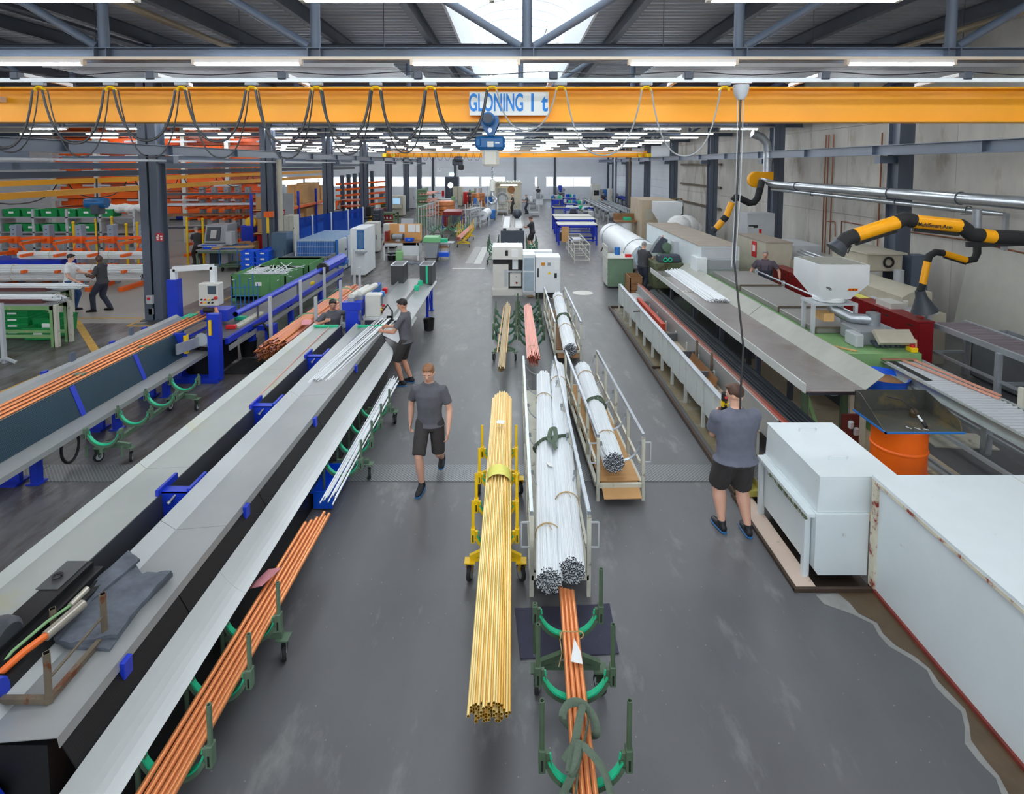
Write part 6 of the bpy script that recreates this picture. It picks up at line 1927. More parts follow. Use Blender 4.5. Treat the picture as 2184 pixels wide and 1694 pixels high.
# ================================================================= blue tables, cage cart, tank cover on the right
bb = [(1190, 1274, 523, 479), (1185, 1270, 505, 467), (1181, 1262, 494, 461)]
for i, b in enumerate(bb):
 x0, x1, y, h = fit(*b)
 frame_table('blue steel frame table with pale top, %s of the three' % ('nearest', 'middle', 'furthest')[i], x0, x1, y, y + 1.4, h, blue, offwhite, 'frame_table', 'table', group='blue frame tables', lw=.09)
x0, x1, y, h = fit(1225, 1258, 562, 522)
CC = thing('cage_cart', 'cream wire cage cart with a cardboard sheet and dark cloth at its far end', 'cart', ((x0 + x1) / 2, y + 1.5, 0))
for yy in (y, y + 1.3, y + 2.6, y + 3.8):
 for x in (x0, x1):
  MB().bar((x, yy, 0), (x, yy, h), .035).build('post', cream, CC)
 for z in (.15, .45, h):
  MB().bar((x0, yy, z), (x1, yy, z), .025).build('rung', cream, CC)
for x in (x0, x1):
 for z in (.15, .45, h):
  MB().bar((x, y, z), (x, y + 3.8, z), .025).build('side_bar', cream, CC)
MB().box(x0 + .1, y + 1.4, h + .02, x0 + .5, y + 2.2, h + .04).build('parts_tray', grey_l, CC)
MB().box(x0 - .3, y + 3.0, h - .3, x0 + .05, y + 3.05, h + .45).build('cardboard_sheet', card, CC)
MB().box(x0 - .35, y + 3.6, .5, x0 - .1, y + 3.9, h + .1, 0, .05).build('cloth', mat('dark_cloth', (60, 58, 66), .9), CC)
x0, x1, y, h = fit(1180, 1207, 466, 441)
MB().box(x0, y, .9, x1, y + 1.0, h, 0, .02).build('brown_box', mat('brown_box', (84, 66, 64), .6, 0, .1), label='dark brown box on the blue bench beyond the blue tables', cat='box')
frame_table('long blue bench under the dark brown box', x0, x1 + 2.2, y - .1, y + 1.2, .9, blue, grey_l, 'bench', 'bench', lw=.08)
TC = thing('tank_cover', 'long white half round tank cover lying along the right line', 'cover', (4.75, 23.5, 0))
n = 16
vs = []
for yy in (20.0, 27.2):
 for i in range(n + 1):
  a = math.pi * (1.15 - 1.3 * i / n)
  vs.append((4.8 + .62 * math.cos(a), yy, .85 + .62 * math.sin(a)))
 vs.append((4.8, yy, .6))
fs = [(i, n + 2 + i, n + 3 + i, i + 1) for i in range(n)] + [tuple(range(n + 2)), tuple(range(2 * n + 3, n + 1, -1))]
MB().add(vs, fs).build('shell', white, TC)
for yy in (21.2, 26.3):
 MB().tube([V((4.8 + .63 * math.cos(a), yy, .85 + .63 * math.sin(a))) for a in [math.pi * (1.1 - 1.2 * i / 14) for i in range(15)]], .018, 6).build('band', grey_p, TC)
for yy in (20.3, 23.5, 26.8):
 for x in (4.3, 5.2):
  MB().box(x, yy, 0, x + .08, yy + .08, .62).build('leg', grey_w, TC)
 MB().bar((4.2, yy, .15), (4.3, yy - .6, .6), .05).build('brace', rust, TC)
# green drawer cabinet, head of the line with the man
f = fit(1296, 1350, 616, 552)
gc = cabinet('drawer_cabinet', 'tall worn green drawer cabinet with a red box on top, left of the man', 'cabinet', f, mat('cabinet_green', (110, 136, 112), .45, 0, .08, 3, spot=(150, 140, 110), spot_at=.7), 1.0, 0, None, 0, None, offwhite)
x0, x1, y, h = f
for i in range(7):
 MB().box(x0 - .03, y + .05, .1 + .2 * i, x0, y + .95, .27 + .2 * i).build('drawer', offwhite, gc)
MB().box(x1 - .25, y + .1, h + .03, x1 - .05, y + .25, h + .13).build('red_box', red, label='small bright red box on the green drawer cabinet', cat='box')
MB().cyl((x0 + .45, y + .7, h + .03), (x0 + .45, y + .7, h + .3), .1, 12).build('spray_bottle', blue_l, label='blue bottle standing on the green drawer cabinet', cat='bottle')
HD = thing('cutting_saw', 'oily green and grey saw head in front of the man at the right line', 'machine', (5.0, 18.6, 0))
MB().box(4.55, 18.0, .3, 5.5, 19.6, 1.1).build('base', mat('oily_green', (104, 112, 84), .4, .2, .2, 3, spot=(80, 70, 48), spot_at=.58), HD)
MB().box(4.75, 18.2, 1.1, 5.45, 18.6, 1.34, 0, .03).build('vice', steel_dk, HD)
for x in (4.95, 5.1):
 MB().tube([V((x + .06 * math.cos(a), 18.15, 1.2 + .06 * math.sin(a))) for a in [math.pi * i / 6 for i in range(12)]], .02, 6, closed=True).build('green_ring', green_s, HD)
MB().prism([(4.7, 1.3), (5.2, 1.3), (5.25, 1.75), (5.05, 1.85), (4.85, 1.6)], 19.0, 19.3, 'y').build('saw_guard', steel_dk, HD)
MB().cyl((5.2, 18.9, 1.5), (5.2, 19.4, 1.5), .16, 14).build('motor', green_c, HD)
MB().box(5.35, 18.6, 1.3, 5.65, 19.0, 1.75, 0, .02).build('control_box', grey_l, HD)
MB().tube([V((4.6, 19.2, 1.3)), V((4.3, 19.1, 1.5)), V((4.15, 19.0, 1.2)), V((4.2, 18.9, .9))], .03, 8).build('hose', mat('clear_hose', (150, 170, 190), .3), HD)
wbx = thing('wooden_crate', 'brown wooden crate standing beside the man at the right line', 'crate', (4.0, 18.2, 0))
for (a, b, c, d) in ((3.75, 17.9, 3.78, 18.7), (4.15, 17.9, 4.18, 18.7), (3.75, 17.9, 4.18, 17.93), (3.75, 18.67, 4.18, 18.7)):
 for k in range(3):
  MB().box(a, b, .03 + .22 * k, c, d, .23 + .22 * k).build('plank', wood_d, wbx)
MB().box(3.75, 17.9, 0, 4.18, 18.7, .03).build('bottom', wood_d, wbx)
# beige column machine with hopper, sheeted stack
x0, x1, y, h = fit(1368, 1440, 520, 427)
BX = thing('tower_machine', 'tall dusty beige machine tower with a white hopper, left of the concrete wall', 'machine', ((x0 + x1) / 2, y, 0))
MB().box(x0, y, 0, x1, y + 3, h).build('body', mat('dusty_beige', (190, 172, 148), .65, 0, .1, 2), BX)
MB().box(x0 + .2, y - .02, h * .55, x0 + .6, y, h * .8).build('hatch', beige, BX)
hx, hy = (x0 + x1) / 2 + .1, y - 1.2
squares([(.62, h + .0), (.62, h - .55), (.36, h - 1.05), (.36, h - 1.25)], hx, hy).build('hopper', white, BX)
MB().box(hx - .3, hy - .3, 0, hx + .3, hy + .3, h - 1.25).build('hopper_stand', green_m, BX)
x0, x1, y, h = fit(1426, 1456, 500, 430)
SH = thing('shelf_rack', 'dark green shelf of mossy parts before the concrete wall', 'shelf', ((x0 + x1) / 2, y, 0))
for k in range(5):
 z = h * (.35 + .16 * k)
 MB().box(x0, y, z, x1, y + .5, z + .04).build('shelf', green_d, SH)
 for j in range(4):
  MB().box(x0 + .05 + (x1 - x0) * j / 4, y + .05, z + .04, x0 - .03 + (x1 - x0) * (j + 1) / 4, y + .4, z + .2).build('part_tray', [green_d, wood_d][(j + k) % 2], SH)
for x in (x0, x1):
 MB().box(x - .02, y, 0, x + .02, y + .5, h).build('upright', green_c, SH)
MB().cyl((x0 + .5, y - .5, h - .1), (x0 + .5, y - .45, h - .1), .25, 18).build('dial', grey_l, SH)
bl = MB()
c = Y_(1462, 490, 26)
for k, (dx, dz, r_) in enumerate(((-.3, .0, .55), (.1, -.05, .6), (.5, -.2, .45))):
 bl.ell((c.x + dx, 26 + .3 * k, c.z + .15 + dz), (r_, .8, r_ * .95), 12, 8)
bl.box(c.x - .7, 25.6, 0, c.x + .8, 27, c.z - .1)
bl.build('sheeted_stack', mat('plastic_sheeting', (214, 214, 212), .5, 0, .08, 5, bump=.6), label='stack of goods wrapped in pale plastic sheeting by the concrete wall', cat='stack')
# ================================================================= ducts, arms, pipes on the right wall
spiral = mat('spiral_duct', (186, 192, 196), .28, .8, .1, 2.0, (1, 14, 1))
DU = thing('air_duct', 'large shiny galvanised spiral duct running along the right wall', 'duct', (9.8, 15, 3.4))
MB().tube([V((9.8, 21.6, 3.62)), V((9.8, 21.2, 3.56)), V((9.8, 15.5, 3.56))], .13, 16).build('pipe', spiral, DU)
MB().tube([V((9.8, 15.5, 3.56)), V((9.8, 9.6, 3.56)), V((9.8, 9.2, 3.52)), V((9.8, 9.0, 3.4)), V((9.8, 8.95, 3.1))], .13, 16).build('pipe', spiral, DU)
for yy in (19.4, 14.6, 12.3, 10.0):
 MB().tube(ring_of(V((9.8, yy, 3.56)), V((9.8, yy + .05, 3.56)), 0, .137, 18), .012, 5, closed=True).build('joint_ring', steel_dk, DU)
 MB().bar((9.8, yy, 3.56), (XR, yy, 3.56), .03).build('bracket', steel_dk, DU)
DU2 = thing('air_duct', 'thin galvanised duct below the large one on the right wall', 'duct', (9.9, 15, 3.2))
MB().tube([V((9.9, 21.5, 3.36)), V((9.9, 11.8, 3.30)), V((9.9, 11.3, 3.30))], [.065, .065, .04], 12).build('pipe', spiral, DU2)
for yy in (18.6, 14.5, 12.2):
 MB().tube(ring_of(V((9.9, yy, 3.33)), V((9.9, yy + .05, 3.33)), 0, .07, 14), .01, 5, closed=True).build('joint_ring', steel_dk, DU2)
MB().bar((9.9, 12.4, 3.2), (10.9, 12.4, 3.22), .03).bar((10.9, 12.4, 3.22), (10.9, 12.4, 2.4), .09).build('branch', galv, DU2)
p = Y_(1612, 383, 22.2)
FN = thing('extractor_fan', 'round yellow extractor fan on the dark column with a duct rising above it', 'fan', (p.x, 22.2, p.z))
MB().lathe([(.001, -.12), (.30, -.12), (.32, -.08), (.32, .08), (.30, .12), (.001, .12)], (p.x, 22.2, p.z), 28, rot=Matrix.Rotation(math.pi / 2, 3, 'X')).build('housing', yel, FN)
MB().box(p.x, 22.1, p.z - .02, p.x + .65, 22.35, p.z + .3).build('outlet', yel, FN)
MB().tube([V((p.x + .12, 22.05, p.z)), V((p.x + .1, 21.85, p.z - .02)), V((p.x + .25, 21.7, p.z - .05)), V((9.8, 21.6, 3.6))], .1, 12).build('inlet_pipe', galv, FN)
MB().tube([V((p.x + .45, 22.2, p.z + .3)), V((p.x + .45, 22.2, p.z + 1.0)), V((p.x + .4, 22.2, p.z + 1.4)), V((p.x + .2, 22.2, p.z + 1.65)), V((p.x - .2, 22.2, p.z + 1.8))], .16, 14).build('riser', galv, FN)
def arm(label, segs, hood, yel_seg, r=.1, loc=None, txt=None):
 """jointed fume arm: flexible black joints and yellow rigid tubes, with a bracket beneath and a hood"""
 t = thing('extraction_arm', label, 'extraction arm', loc or segs[0][0][0])
 for (pts, kind) in segs:
  o = MB().tube(pts, r if kind == 'y' else r * 1.04, 16).build('rigid_tube' if kind == 'y' else 'flex_joint', yel if kind == 'y' else rubber, t)
  if kind == 'y' and (V(pts[-1]) - V(pts[0])).length > 3 * r:
   a, b = V(pts[0]), V(pts[-1])
   MB().bar(a - V((0, 0, r * 1.25)), b - V((0, 0, r * 1.25)), r * .5, r * .5).build('support_bar', black, t)
 a, b, r0, r1 = hood
 MB().tube([a, V(a).lerp(V(b), .3), b], [r0, r0 * 1.15, r1], 18).build('hood', mat('hood_grey', (58, 64, 72), .5, 0, .1), t)
 return t
YA_ = 9.0
P1 = lambda u, v, Y=YA_: Y_(u, v, Y)
t = arm('big yellow and black extraction arm reaching in front of the right column', [
 ([P1(2184 + 40, 512), P1(2184, 508), P1(2150, 506), P1(2118, 505)], 'b'), ([P1(2118, 505), P1(2092, 502)], 'y'),
 ([P1(2092, 502), P1(2070, 500), P1(2060, 490), P1(2045, 480)], 'b'), ([P1(2045, 482), P1(1948, 472)], 'y'),
 ([P1(1948, 472), P1(1930, 466), P1(1912, 474)], 'b'), ([P1(1912, 474), P1(1825, 502)], 'y'),
 ([P1(1825, 502), P1(1805, 510), P1(1795, 522)], 'b')], (P1(1795, 520), P1(1782, 534), .11, .16), None, .11)
text_mesh('MultiSmart Arm', .085, ink_black, 'lettering', t, P1(1995, 482, YA_ - .125) + V((0, .0, .0)), (math.pi / 2, math.radians(5.5), 0), 1, .001, .0015)
MB().tube([P1(1800, 532), P1(1808, 540), P1(1815, 524)], .012, 6).build('handle', black, t)
MB().bar(P1(2062, 522), P1(2230, 518), .06, .08).build('beam', black, t)
MB().tube([P1(2184 + 40, 512), V((9.8, YA_, 2.8)), V((9.8, 8.95, 3.15))], .12, 14).build('drop_hose', rubber, t)
YB_ = 11.2
P2 = lambda u, v, Y=YB_: Y_(u, v, Y)
t = arm('small yellow and black extraction arm hanging over the red cabinets', [
 ([P2(2084, 500), P2(2084, 540), P2(2078, 553), P2(2060, 556)], 'b'), ([P2(2060, 555), P2(2012, 540)], 'y'),
 ([P2(2012, 540), P2(1995, 538), P2(1982, 546), P2(1978, 558)], 'b'), ([P2(1978, 558), P2(1968, 606)], 'y'),
 ([P2(1968, 606), P2(1962, 620)], 'b')], (P2(1962, 620), P2(1972, 664), .09, .24), None, .065)
MB().cyl(P2(2084, 446), P2(2084, 502), .08, 14).build('drop_pipe', galv, t)
YC_ = 21.0
P3 = lambda u, v, Y=YC_: Y_(u, v, Y)
arm('distant extraction arm hanging from the yellow fan', [
 ([V((p.x + .1, 21.9, p.z - .08)), P3(1620, 406), P3(1616, 422), P3(1608, 432), P3(1598, 433), P3(1580, 424), P3(1570, 420), P3(1564, 428)], 'b'), ([P3(1561, 432), P3(1549, 462)], 'y'),
 ([P3(1549, 462), P3(1542, 470)], 'b'), ([P3(1540, 472), P3(1527, 488)], 'y')], (P3(1527, 488), P3(1518, 492), .1, .14), None, .12)
# copper water pipes
cpm = mat('water_pipe', (150, 92, 66), .4, .6, .12, 4)
wp = thing('water_pipe', 'group of three upright copper water pipes on the concrete wall with a side branch', 'pipe', (XR - .08, 20.7, 1))
for i, u in enumerate((1758, 1764, 1774)):
 q = X_(u, 400, XR - .07)
 MB().cyl((XR - .07, q.y, 1.0), (XR - .07, q.y, 5.4), .022, 8).build('riser', cpm, wp)
q = X_(1764, 472, XR - .07)
MB().tube([q, X_(1778, 472, XR - .07), X_(1781, 474, XR - .07), X_(1781, 505, XR - .07)], .02, 8).build('branch', cpm, wp)
w2 = thing('water_pipe', 'single copper water pipe on the concrete wall left of the big dark column', 'pipe', (XR - .08, 17, 1))
q = X_(1876, 420, XR - .07)
MB().cyl((XR - .07, q.y, 1.6), (XR - .07, q.y, 5.3), .022, 8).build('riser', cpm, w2)
a, b = X_(1795, 472, XR - .07), X_(1850, 482, XR - .07)
MB().tube([X_(1794, 500, XR - .07), a, b, X_(2060, 512, XR - .07), X_(2184, 540, XR - .07)], .02, 8).build('run', cpm, w2)
for (z0, nm) in ((4.9, 'upper'), (3.6, 'middle'), (2.4, 'lower')):
 pa, pb_ = X_(1437, 351 - (z0 - 4.3) * 33, XR - .1), X_(1502, 351 - (z0 - 4.3) * 38, XR - .1)
 MB().bar(V((XR - .1, 31.5, z0 - .6)), V((XR - .1, 39.0, z0 - .6)), .08, .12).build('wall_rail', rust, label='rust brown wall rail at the rear of the concrete wall, the %s one' % nm, cat='rail')
bd = MB().add([(XR - .55, 12.1, .0), (XR - .5, 14.1, .0), (XR - .02, 14.2, 2.35), (XR - .02, 12.3, 2.35), (XR - .58, 12.1, .0), (XR - .53, 14.1, .0), (XR - .05, 14.2, 2.35), (XR - .05, 12.3, 2.35)], [(0, 1, 2, 3), (7, 6, 5, 4), (4, 5, 1, 0), (5, 6, 2, 1), (6, 7, 3, 2), (7, 4, 0, 3)]).build('leaning_panel', mat('grey_board', (196, 194, 184), .6, 0, .05), label='tall pale board leaning against the concrete wall', cat='board')
MB().box(10.5, 14.7, 0, 10.95, 15.05, 1.9).build('steel_box', steel, label='dark steel box standing before the big right column', cat='box')
for (x, s_) in ((-7.0, 'left'), (9.6, 'right')):
 MB().tube([V((x * .98, 2, 7.1)), V((x, 20, 7.2))], .07, 10).build('roof_pipe', mat('sand_pipe', (150, 136, 112), .6, .1, .06), label='sand coloured pipe under the roof on the %s' % s_, cat='pipe')
 MB().tube([V((x * 1.35, 2, 7.2)), V((x * 1.35, 24, 7.3))], .09, 10).build('roof_pipe', steel_dk, label='dark pipe under the roof further out on the %s' % s_, cat='pipe')
# ================================================================= left middle: bins, cabinets, racks
x0, x1, y, h = fit(528, 605, 648, 605)
def box_pallet(label, x, y, w, d, h, m, legs=True):
 t = thing('pallet_box', label, 'pallet box', (x, y, 0))
 for (a, b, c, e, nm) in ((x - w / 2, y - d / 2, x + w / 2, y - d / 2 + .04, 'wall'), (x - w / 2, y + d / 2 - .04, x + w / 2, y + d / 2, 'wall'), (x - w / 2, y - d / 2, x - w / 2 + .04, y + d / 2, 'wall'), (x + w / 2 - .04, y - d / 2, x + w / 2, y + d / 2, 'wall')):
  MB().box(a, b, .12, c, e, h).build(nm, m, t)
 MB().box(x - w / 2, y - d / 2, .12, x + w / 2, y + d / 2, .16).build('bottom', m, t)
 r = MB()
 for i in range(5):
  xx = x - w / 2 + w * (i + .5) / 5
  r.box(xx - .02, y - d / 2 - .015, .16, xx + .02, y - d / 2, h - .05)
 r.build('ribs', m, t)['kind'] = 'stuff'
 MB().box(x - w / 2 - .02, y - d / 2 - .02, h - .05, x + w / 2 + .02, y - d / 2 + .04, h).box(x - w / 2 - .02, y + d / 2 - .04, h - .05, x + w / 2 + .02, y + d / 2 + .02, h).build('rim', m, t)
 for xx in (x - w / 2, x - .06, x + w / 2 - .12):
  MB().box(xx, y - d / 2, 0, xx + .12, y + d / 2, .12).build('runner', m, t)
 MB().box(x - .1, y - d / 2 - .02, .5, x + .1, y - d / 2 - .012, .62).build('label_card', paper, t)
 return t
gx_, gy = -8.0, 18.2
box_pallet('green plastic pallet box full of silver scrap, behind the blue profiling line', gx_, gy, 1.7, 1.5, .86, green_p)
box_pallet('empty green plastic pallet box behind the one with silver scrap', gx_ + .1, gy + 1.75, 1.7, 1.5, .86, green_p)
box_pallet('grey plastic pallet box behind the two green ones', gx_ + .2, gy + 3.5, 1.7, 1.5, .86, grey_p)
sc = MB()
for i in range(110):
 x, y_ = gx_ + R.uniform(-.7, .7), gy + R.uniform(-.6, .6)
 a, l = R.uniform(0, 3.14), R.uniform(.15, .4)
 z = .66 + R.uniform(0, .2)
 sc.bar((x - l * math.cos(a), y_ - l * math.sin(a), z), (x + l * math.cos(a), y_ + l * math.sin(a), z + R.uniform(-.08, .18)), .018)
sc.box(gx_ - .8, gy - .7, .16, gx_ + .8, gy + .7, .64)
sc.build('scrap', alut, label='heap of silver tube offcuts in the front green pallet box', cat='scrap', kind='stuff')
# blue crates on a pallet
x0, x1, y, h = fit(512, 576, 592, 535)
pallet('pine pallet under the bright blue crates', (x0 + x1) / 2, y + .5, x1 - x0 + .1, 1.1)
w = (x1 - x0) / 2
lv = (h - .16) / 4
for k in range(4):
 for i in range(2):
  for j in range(2):
   if j == 1 and k == 3 and i == 0:
    continue
   crate('bright blue crate in the %s row of the pallet stack, %s column, layer %s' % (('front', 'rear')[j], ('left', 'right')[i], ('one', 'two', 'three', 'four')[k]), x0 + w * (i + .5), y + .28 + .56 * j, .145 + lv * k, w - .04, .52, lv + .0, crate_b, 'blue crates on the pallet')
cabinet('waste_bin', 'tall blue grey steel bin with a paper note, beside the second column', 'bin', fit(581, 612, 588, 497), mat('bin_steel', (92, 116, 138), .3, .5, .15, 1.5), .7)
cabinet('locker', 'tall cream locker behind the steel bin', 'locker', fit(608, 629, 566, 460), cream, .6, 2)
x0, x1, y, h = fit(603, 628, 557, 413)
MB().box(x0, y, 0, x1, y + .08, h).build('partition', grey_p, label='tall grey partition panel beside the second column', cat='panel')
x0, x1, y, h = fit(549, 563, 545, 413)
MB().box(x0, y, 0, x1 + .1, y + .08, h).build('partition', grey_p, label='grey end panel of the cantilever rack by the second column', cat='panel')
# blue cabinets behind mesh fence
x0, x1, y, h = fit(632, 714, 585, 516)
BC = thing('hydraulic_cabinet', 'broad blue ribbed machine housing behind a wire fence', 'machine', ((x0 + x1) / 2, y, 0))
MB().box(x0, y, .0, x1, y + 3.5, h).build('body', blue_l, BC)
for i in range(30):
 xx = x0 + (x1 - x0) * (i + .5) / 30
 MB().box(xx - .012, y - .02, .1, xx + .012, y, h - .05).build('rib', blue_l, BC)
MB().box(x0 - .03, y - .03, h, x1 + .03, y + 3.5, h + .04).build('top', mat('blue_grey_top', (120, 154, 190), .5, 0, .05), BC)
WCB = thing('white_machine', 'white panelled machine with blue corner edges beside the blue housing', 'machine', (x1 + .8, y, 0))
for k in range(3):
 ya = y + .05 + 1.25 * k
 xa = x1 + .08
 p_ = MB().box(xa, ya, .05, xa + .05, ya + 1.2, h + .05).build('panel', white, WCB)
 MB().box(xa + .05, ya + .9, .8, xa + .09, ya + 1.1, .86).build('handle', steel_dk, p_)
 MB().box(xa - .03, ya - .05, 0, xa + .07, ya, h + .08).build('corner_post', blue_l, WCB)
x0, x1, y, h = fit(748, 779, 590, 488)
MB().box(x0, y, .05, x1, y + 1.6, h, 0, .01).build('tower', white, WCB)
MB().box(x0 + .3, y - .01, h - .75, x1 - .05, y, h - .1).build('window', glass('tint', (.6, .75, .9), .5, (120, 160, 200)), WCB)
f_ = MB()
for (a, b, c, d) in ((x0 + .27, h - .78, x0 + .31, h - .07), (x1 - .06, h - .78, x1 - .02, h - .07), (x0 + .27, h - .78, x1 - .02, h - .74), (x0 + .27, h - .1, x1 - .02, h - .06)):
 f_.box(a, y - .02, b, c, y, d)
f_.build('window_frame', blue_l, WCB)
MB().box(x0 + .2, y - .35, .95, x1 + .1, y, 1.0).build('keyboard_shelf', grey_p, WCB)
fence_m = checks('wire_fence', (150, 176, 206), (70, 110, 170), 6.0, .5, .2, .1, 0)
FE = thing('safety_fence', 'low wire mesh safety fence with pale posts before the blue housing', 'fence', (-8.2, 21.3, 0))
p0_, p1_ = Z_(632, 590), Z_(757, 642)
for i in range(6):
 a = p0_.lerp(p1_, i / 5)
 if i in (0, 5):
  MB().box(a.x - .03, a.y - .03, 0, a.x + .03, a.y + .03, 1.65).build('post', grey_l, FE)
wires = MB()
for z in [.15 + .25 * i for i in range(6)]:
 wires.bar(V((p0_.x, p0_.y, z)), V((p0_.x + 1.5, p0_.y, z)), .012)
for k in range(24):
 wires.bar(V((p0_.x + .065 * k, p0_.y, .1)), V((p0_.x + .065 * k, p0_.y, 1.5)), .005)
wires.build('wires', grey_l, FE)['kind'] = 'stuff'
for nm, (ua, va, ub, vb, vt) in (('front', (622, 520, 775, 492, 455)),):
 a, b = Z_(ua, va + 35), Z_(ub, vb + 20)
 SF = thing('screen_fence', 'see-through blue plastic screen fence on white posts behind the blue housing', 'fence', (a + b) / 2)
 for i in range(5):
  c_ = a.lerp(b, i / 4)
  MB().box(c_.x - .04, c_.y - .04, 0, c_.x + .04, c_.y + .04, 1.9).build('post', white, SF)
  if i < 4:
   d_ = a.lerp(b, (i + 1) / 4)
   MB().bar(V((c_.x, c_.y, 1.1)), V((d_.x, d_.y, 1.1)), .01, 1.5).build('screen', glass('blue_screen', (.25, .45, .9), .45, (24, 80, 190)), SF)
def pallet_rack(label, p, q, levels, h, goods, depth=1.1):
 """blue uprights and orange beams from p to q"""
 p, q = V(p), V(q)
 t = thing('pallet_rack', label, 'rack', (p + q) / 2)
 s, u = frame(q - p)
 n = max(1, int((q - p).length / 2.7))
 for i in range(n + 1):
  c = p.lerp(q, i / n)
  for d in (0, depth):
   o = c + s * d
   MB().box(o.x - .05, o.y - .05, 0, o.x + .05, o.y + .05, h).build('upright', blue, t)
 for z in levels:
  for d in (0, depth):
   MB().bar(p + s * d + V((0, 0, z)), q + s * d + V((0, 0, z)), .05, .12).build('beam', orange, t)
  MB().bar(p + s * depth / 2 + V((0, 0, z + .07)), q + s * depth / 2 + V((0, 0, z + .07)), depth, .03).build('deck', wood, t)
 return t
PR0, PR1 = V((-10.5, 24.9, 0)), V((-10.9, 33.5, 0))
pallet_rack('pallet rack with blue uprights and orange beams full of cardboard cartons', PR0, PR1, (1.15, 2.2), 3.0, None, -1.1)
for i, (t_, z, w_, h_) in enumerate(((.08, 1.25, .9, .6), (.24, 1.25, .7, .4), (.42, 1.25, .8, .55), (.6, 1.25, 1.1, .75), (.8, 1.25, 1.0, .8), (.07, 2.3, 1.0, .55), (.25, 2.3, .9, .5), (.55, 2.3, 1.3, .95), (.72, 2.3, 1.3, 1.0), (.9, 2.3, 1.1, .8))):
 c = PR0.lerp(PR1, t_)
 carton('brown carton on the %s level of the pallet rack, place %s from the near end' % ('lower' if z < 2 else 'upper', ('one', 'two', 'three', 'four', 'five')[i % 5]), c.x - .55, c.y, z, .8, w_, h_, 'cartons on the pallet rack')
# dark rack with orange arms
DR_ = thing('cantilever_rack', 'tall dark slate rack panel with long orange arms and copper parts', 'rack', (-12.6, 42, 0))
x0, x1, y, h = fit(726, 778, 468, 374)
for i in range(6):
 xx = x0 + (x1 - x0) * (i + .5) / 6
 MB().box(xx - .13, y + .6 * i, 0, xx + .13, y + .6 * i + .3, h + .06 * i).build('upright', mat('slate', (58, 70, 84), .5, 0, .05), DR_)
for k in range(6):
 z = .5 + (h - 1.2) * k / 5
 MB().bar((x0 - .2, y - .3, z), (x1 + .9, y + 3.2, z + .12), .12, .16).build('arm', orange, DR_)
 if k < 3:
  for j in range(4):
   MB().bar((x0 + .2 + .35 * j, y - .4, z + .14), (x0 + .6 + .35 * j, y + .1, z + .18), .25, .06).build('copper_part', pinkc, DR_)
# bench group
x0, x1, y, h = fit(818, 893, 556, 517)
WB = frame_table('white legged workbench with brown top, corkboard back and drawer unit', x0, x1, y, y + .9, h, white, wood_d, 'workbench', 'bench')
MB().box(x0 + .1, y + .85, h, x1, y + .9, h + .75).build('pegboard', mat('orange_board', (222, 164, 100), .6, 0, .04), WB)
for (a, b) in ((.55, .8), (.95, 1.3), (1.32, 1.5)):
 MB().box(x0 + a, y + .84, h + .35, x0 + b, y + .85, h + .72).build('paper_sheet', paper, WB)
du = MB().box(x1 - .75, y + .02, .25, x1 - .05, y + .8, h - .05).build('drawer_unit', white, WB)
MB().box(x1 - .7, y, .8, x1 - .1, y + .02, h - .1).box(x1 - .7, y, .3, x1 - .1, y + .02, .76).build('drawer', white, du)
MB().box(x0 + .0, y + .3, h, x0 + .12, y + .9, h + .45).build('side_board', red_d, WB)
gr = thing('bench_grinder', 'grey bench grinder standing on the workbench', 'grinder', (x0 + .55, y + .4, h))
MB().cyl((x0 + .35, y + .4, h + .2), (x0 + .8, y + .4, h + .2), .13, 14).build('motor', grey_p, gr)
MB().lathe([(.15, 0), (.12, .08), (.06, .1)], (x0 + .58, y + .4, h), 12).build('foot', grey_p, gr)
for xx in (x0 + .3, x0 + .8):
 MB().cyl((xx, y + .4, h + .2), (xx + .05, y + .4, h + .2), .15, 16).build('wheel', steel_dk, gr)
crate('blue open crate on the workbench', x1 - .45, y + .3, h, .4, .3, .15, crate_b)
jc = thing('canister', 'pale green plastic canister under the workbench', 'canister', (x0 + .75, y - .1, 0))
MB().box(x0 + .58, y - .2, 0, x0 + .88, y + .05, .45, 0, .04).build('body', mat('pale_green', (150, 206, 140), .4, 0, .03), jc)
MB().path([V((x0 + .63, y - .08, .45)), V((x0 + .66, y - .08, .52)), V((x0 + .8, y - .08, .52)), V((x0 + .83, y - .08, .45))], .035).build('handle', MATS['pale_green'], jc)
MB().lathe([(.17, 0), (.2, .3), (.17, .3), (.001, .03)], (x0 + .32, y + .2, 0), 18).build('bucket', black, label='black bucket under the workbench left of the green canister', cat='bucket')
wb2 = thing('wheeled_bin', 'grey waste bin with a green lid on a wheeled frame', 'bin', (0, 0, 0))
x0, x1, y, h = fit(903, 936, 558, 517)
wb2.location = ((x0 + x1) / 2, y, 0)
MB().add([(x0 + .12, y + .05, .15), (x1 - .12, y + .05, .15), (x1 - .12, y + .65, .15), (x0 + .12, y + .65, .15), (x0, y, h), (x1, y, h), (x1, y + .75, h), (x0, y + .75, h)], MB.BF).build('body', grey_p, wb2)
MB().prism([(x0 - .03, h), (x1 + .03, h), (x1 - .02, h + .22), (x0 + .02, h + .22)], y - .03, y + .78, 'y').build('lid', mat('lid_green', (120, 190, 130), .4, 0, .03), wb2)
MB().box(x0 + .05, y, .1, x1 - .05, y + .6, .15).build('wheel_frame', black, wb2)
for (a, b) in ((x0 + .1, y + .05), (x1 - .1, y + .05), (x0 + .1, y + .55), (x1 - .1, y + .55)):
 MB().cyl((a - .02, b, .05), (a + .02, b, .05), .05, 10).build('wheel', rubber, wb2)
x0, x1, y, h = fit(935, 957, 555, 520)
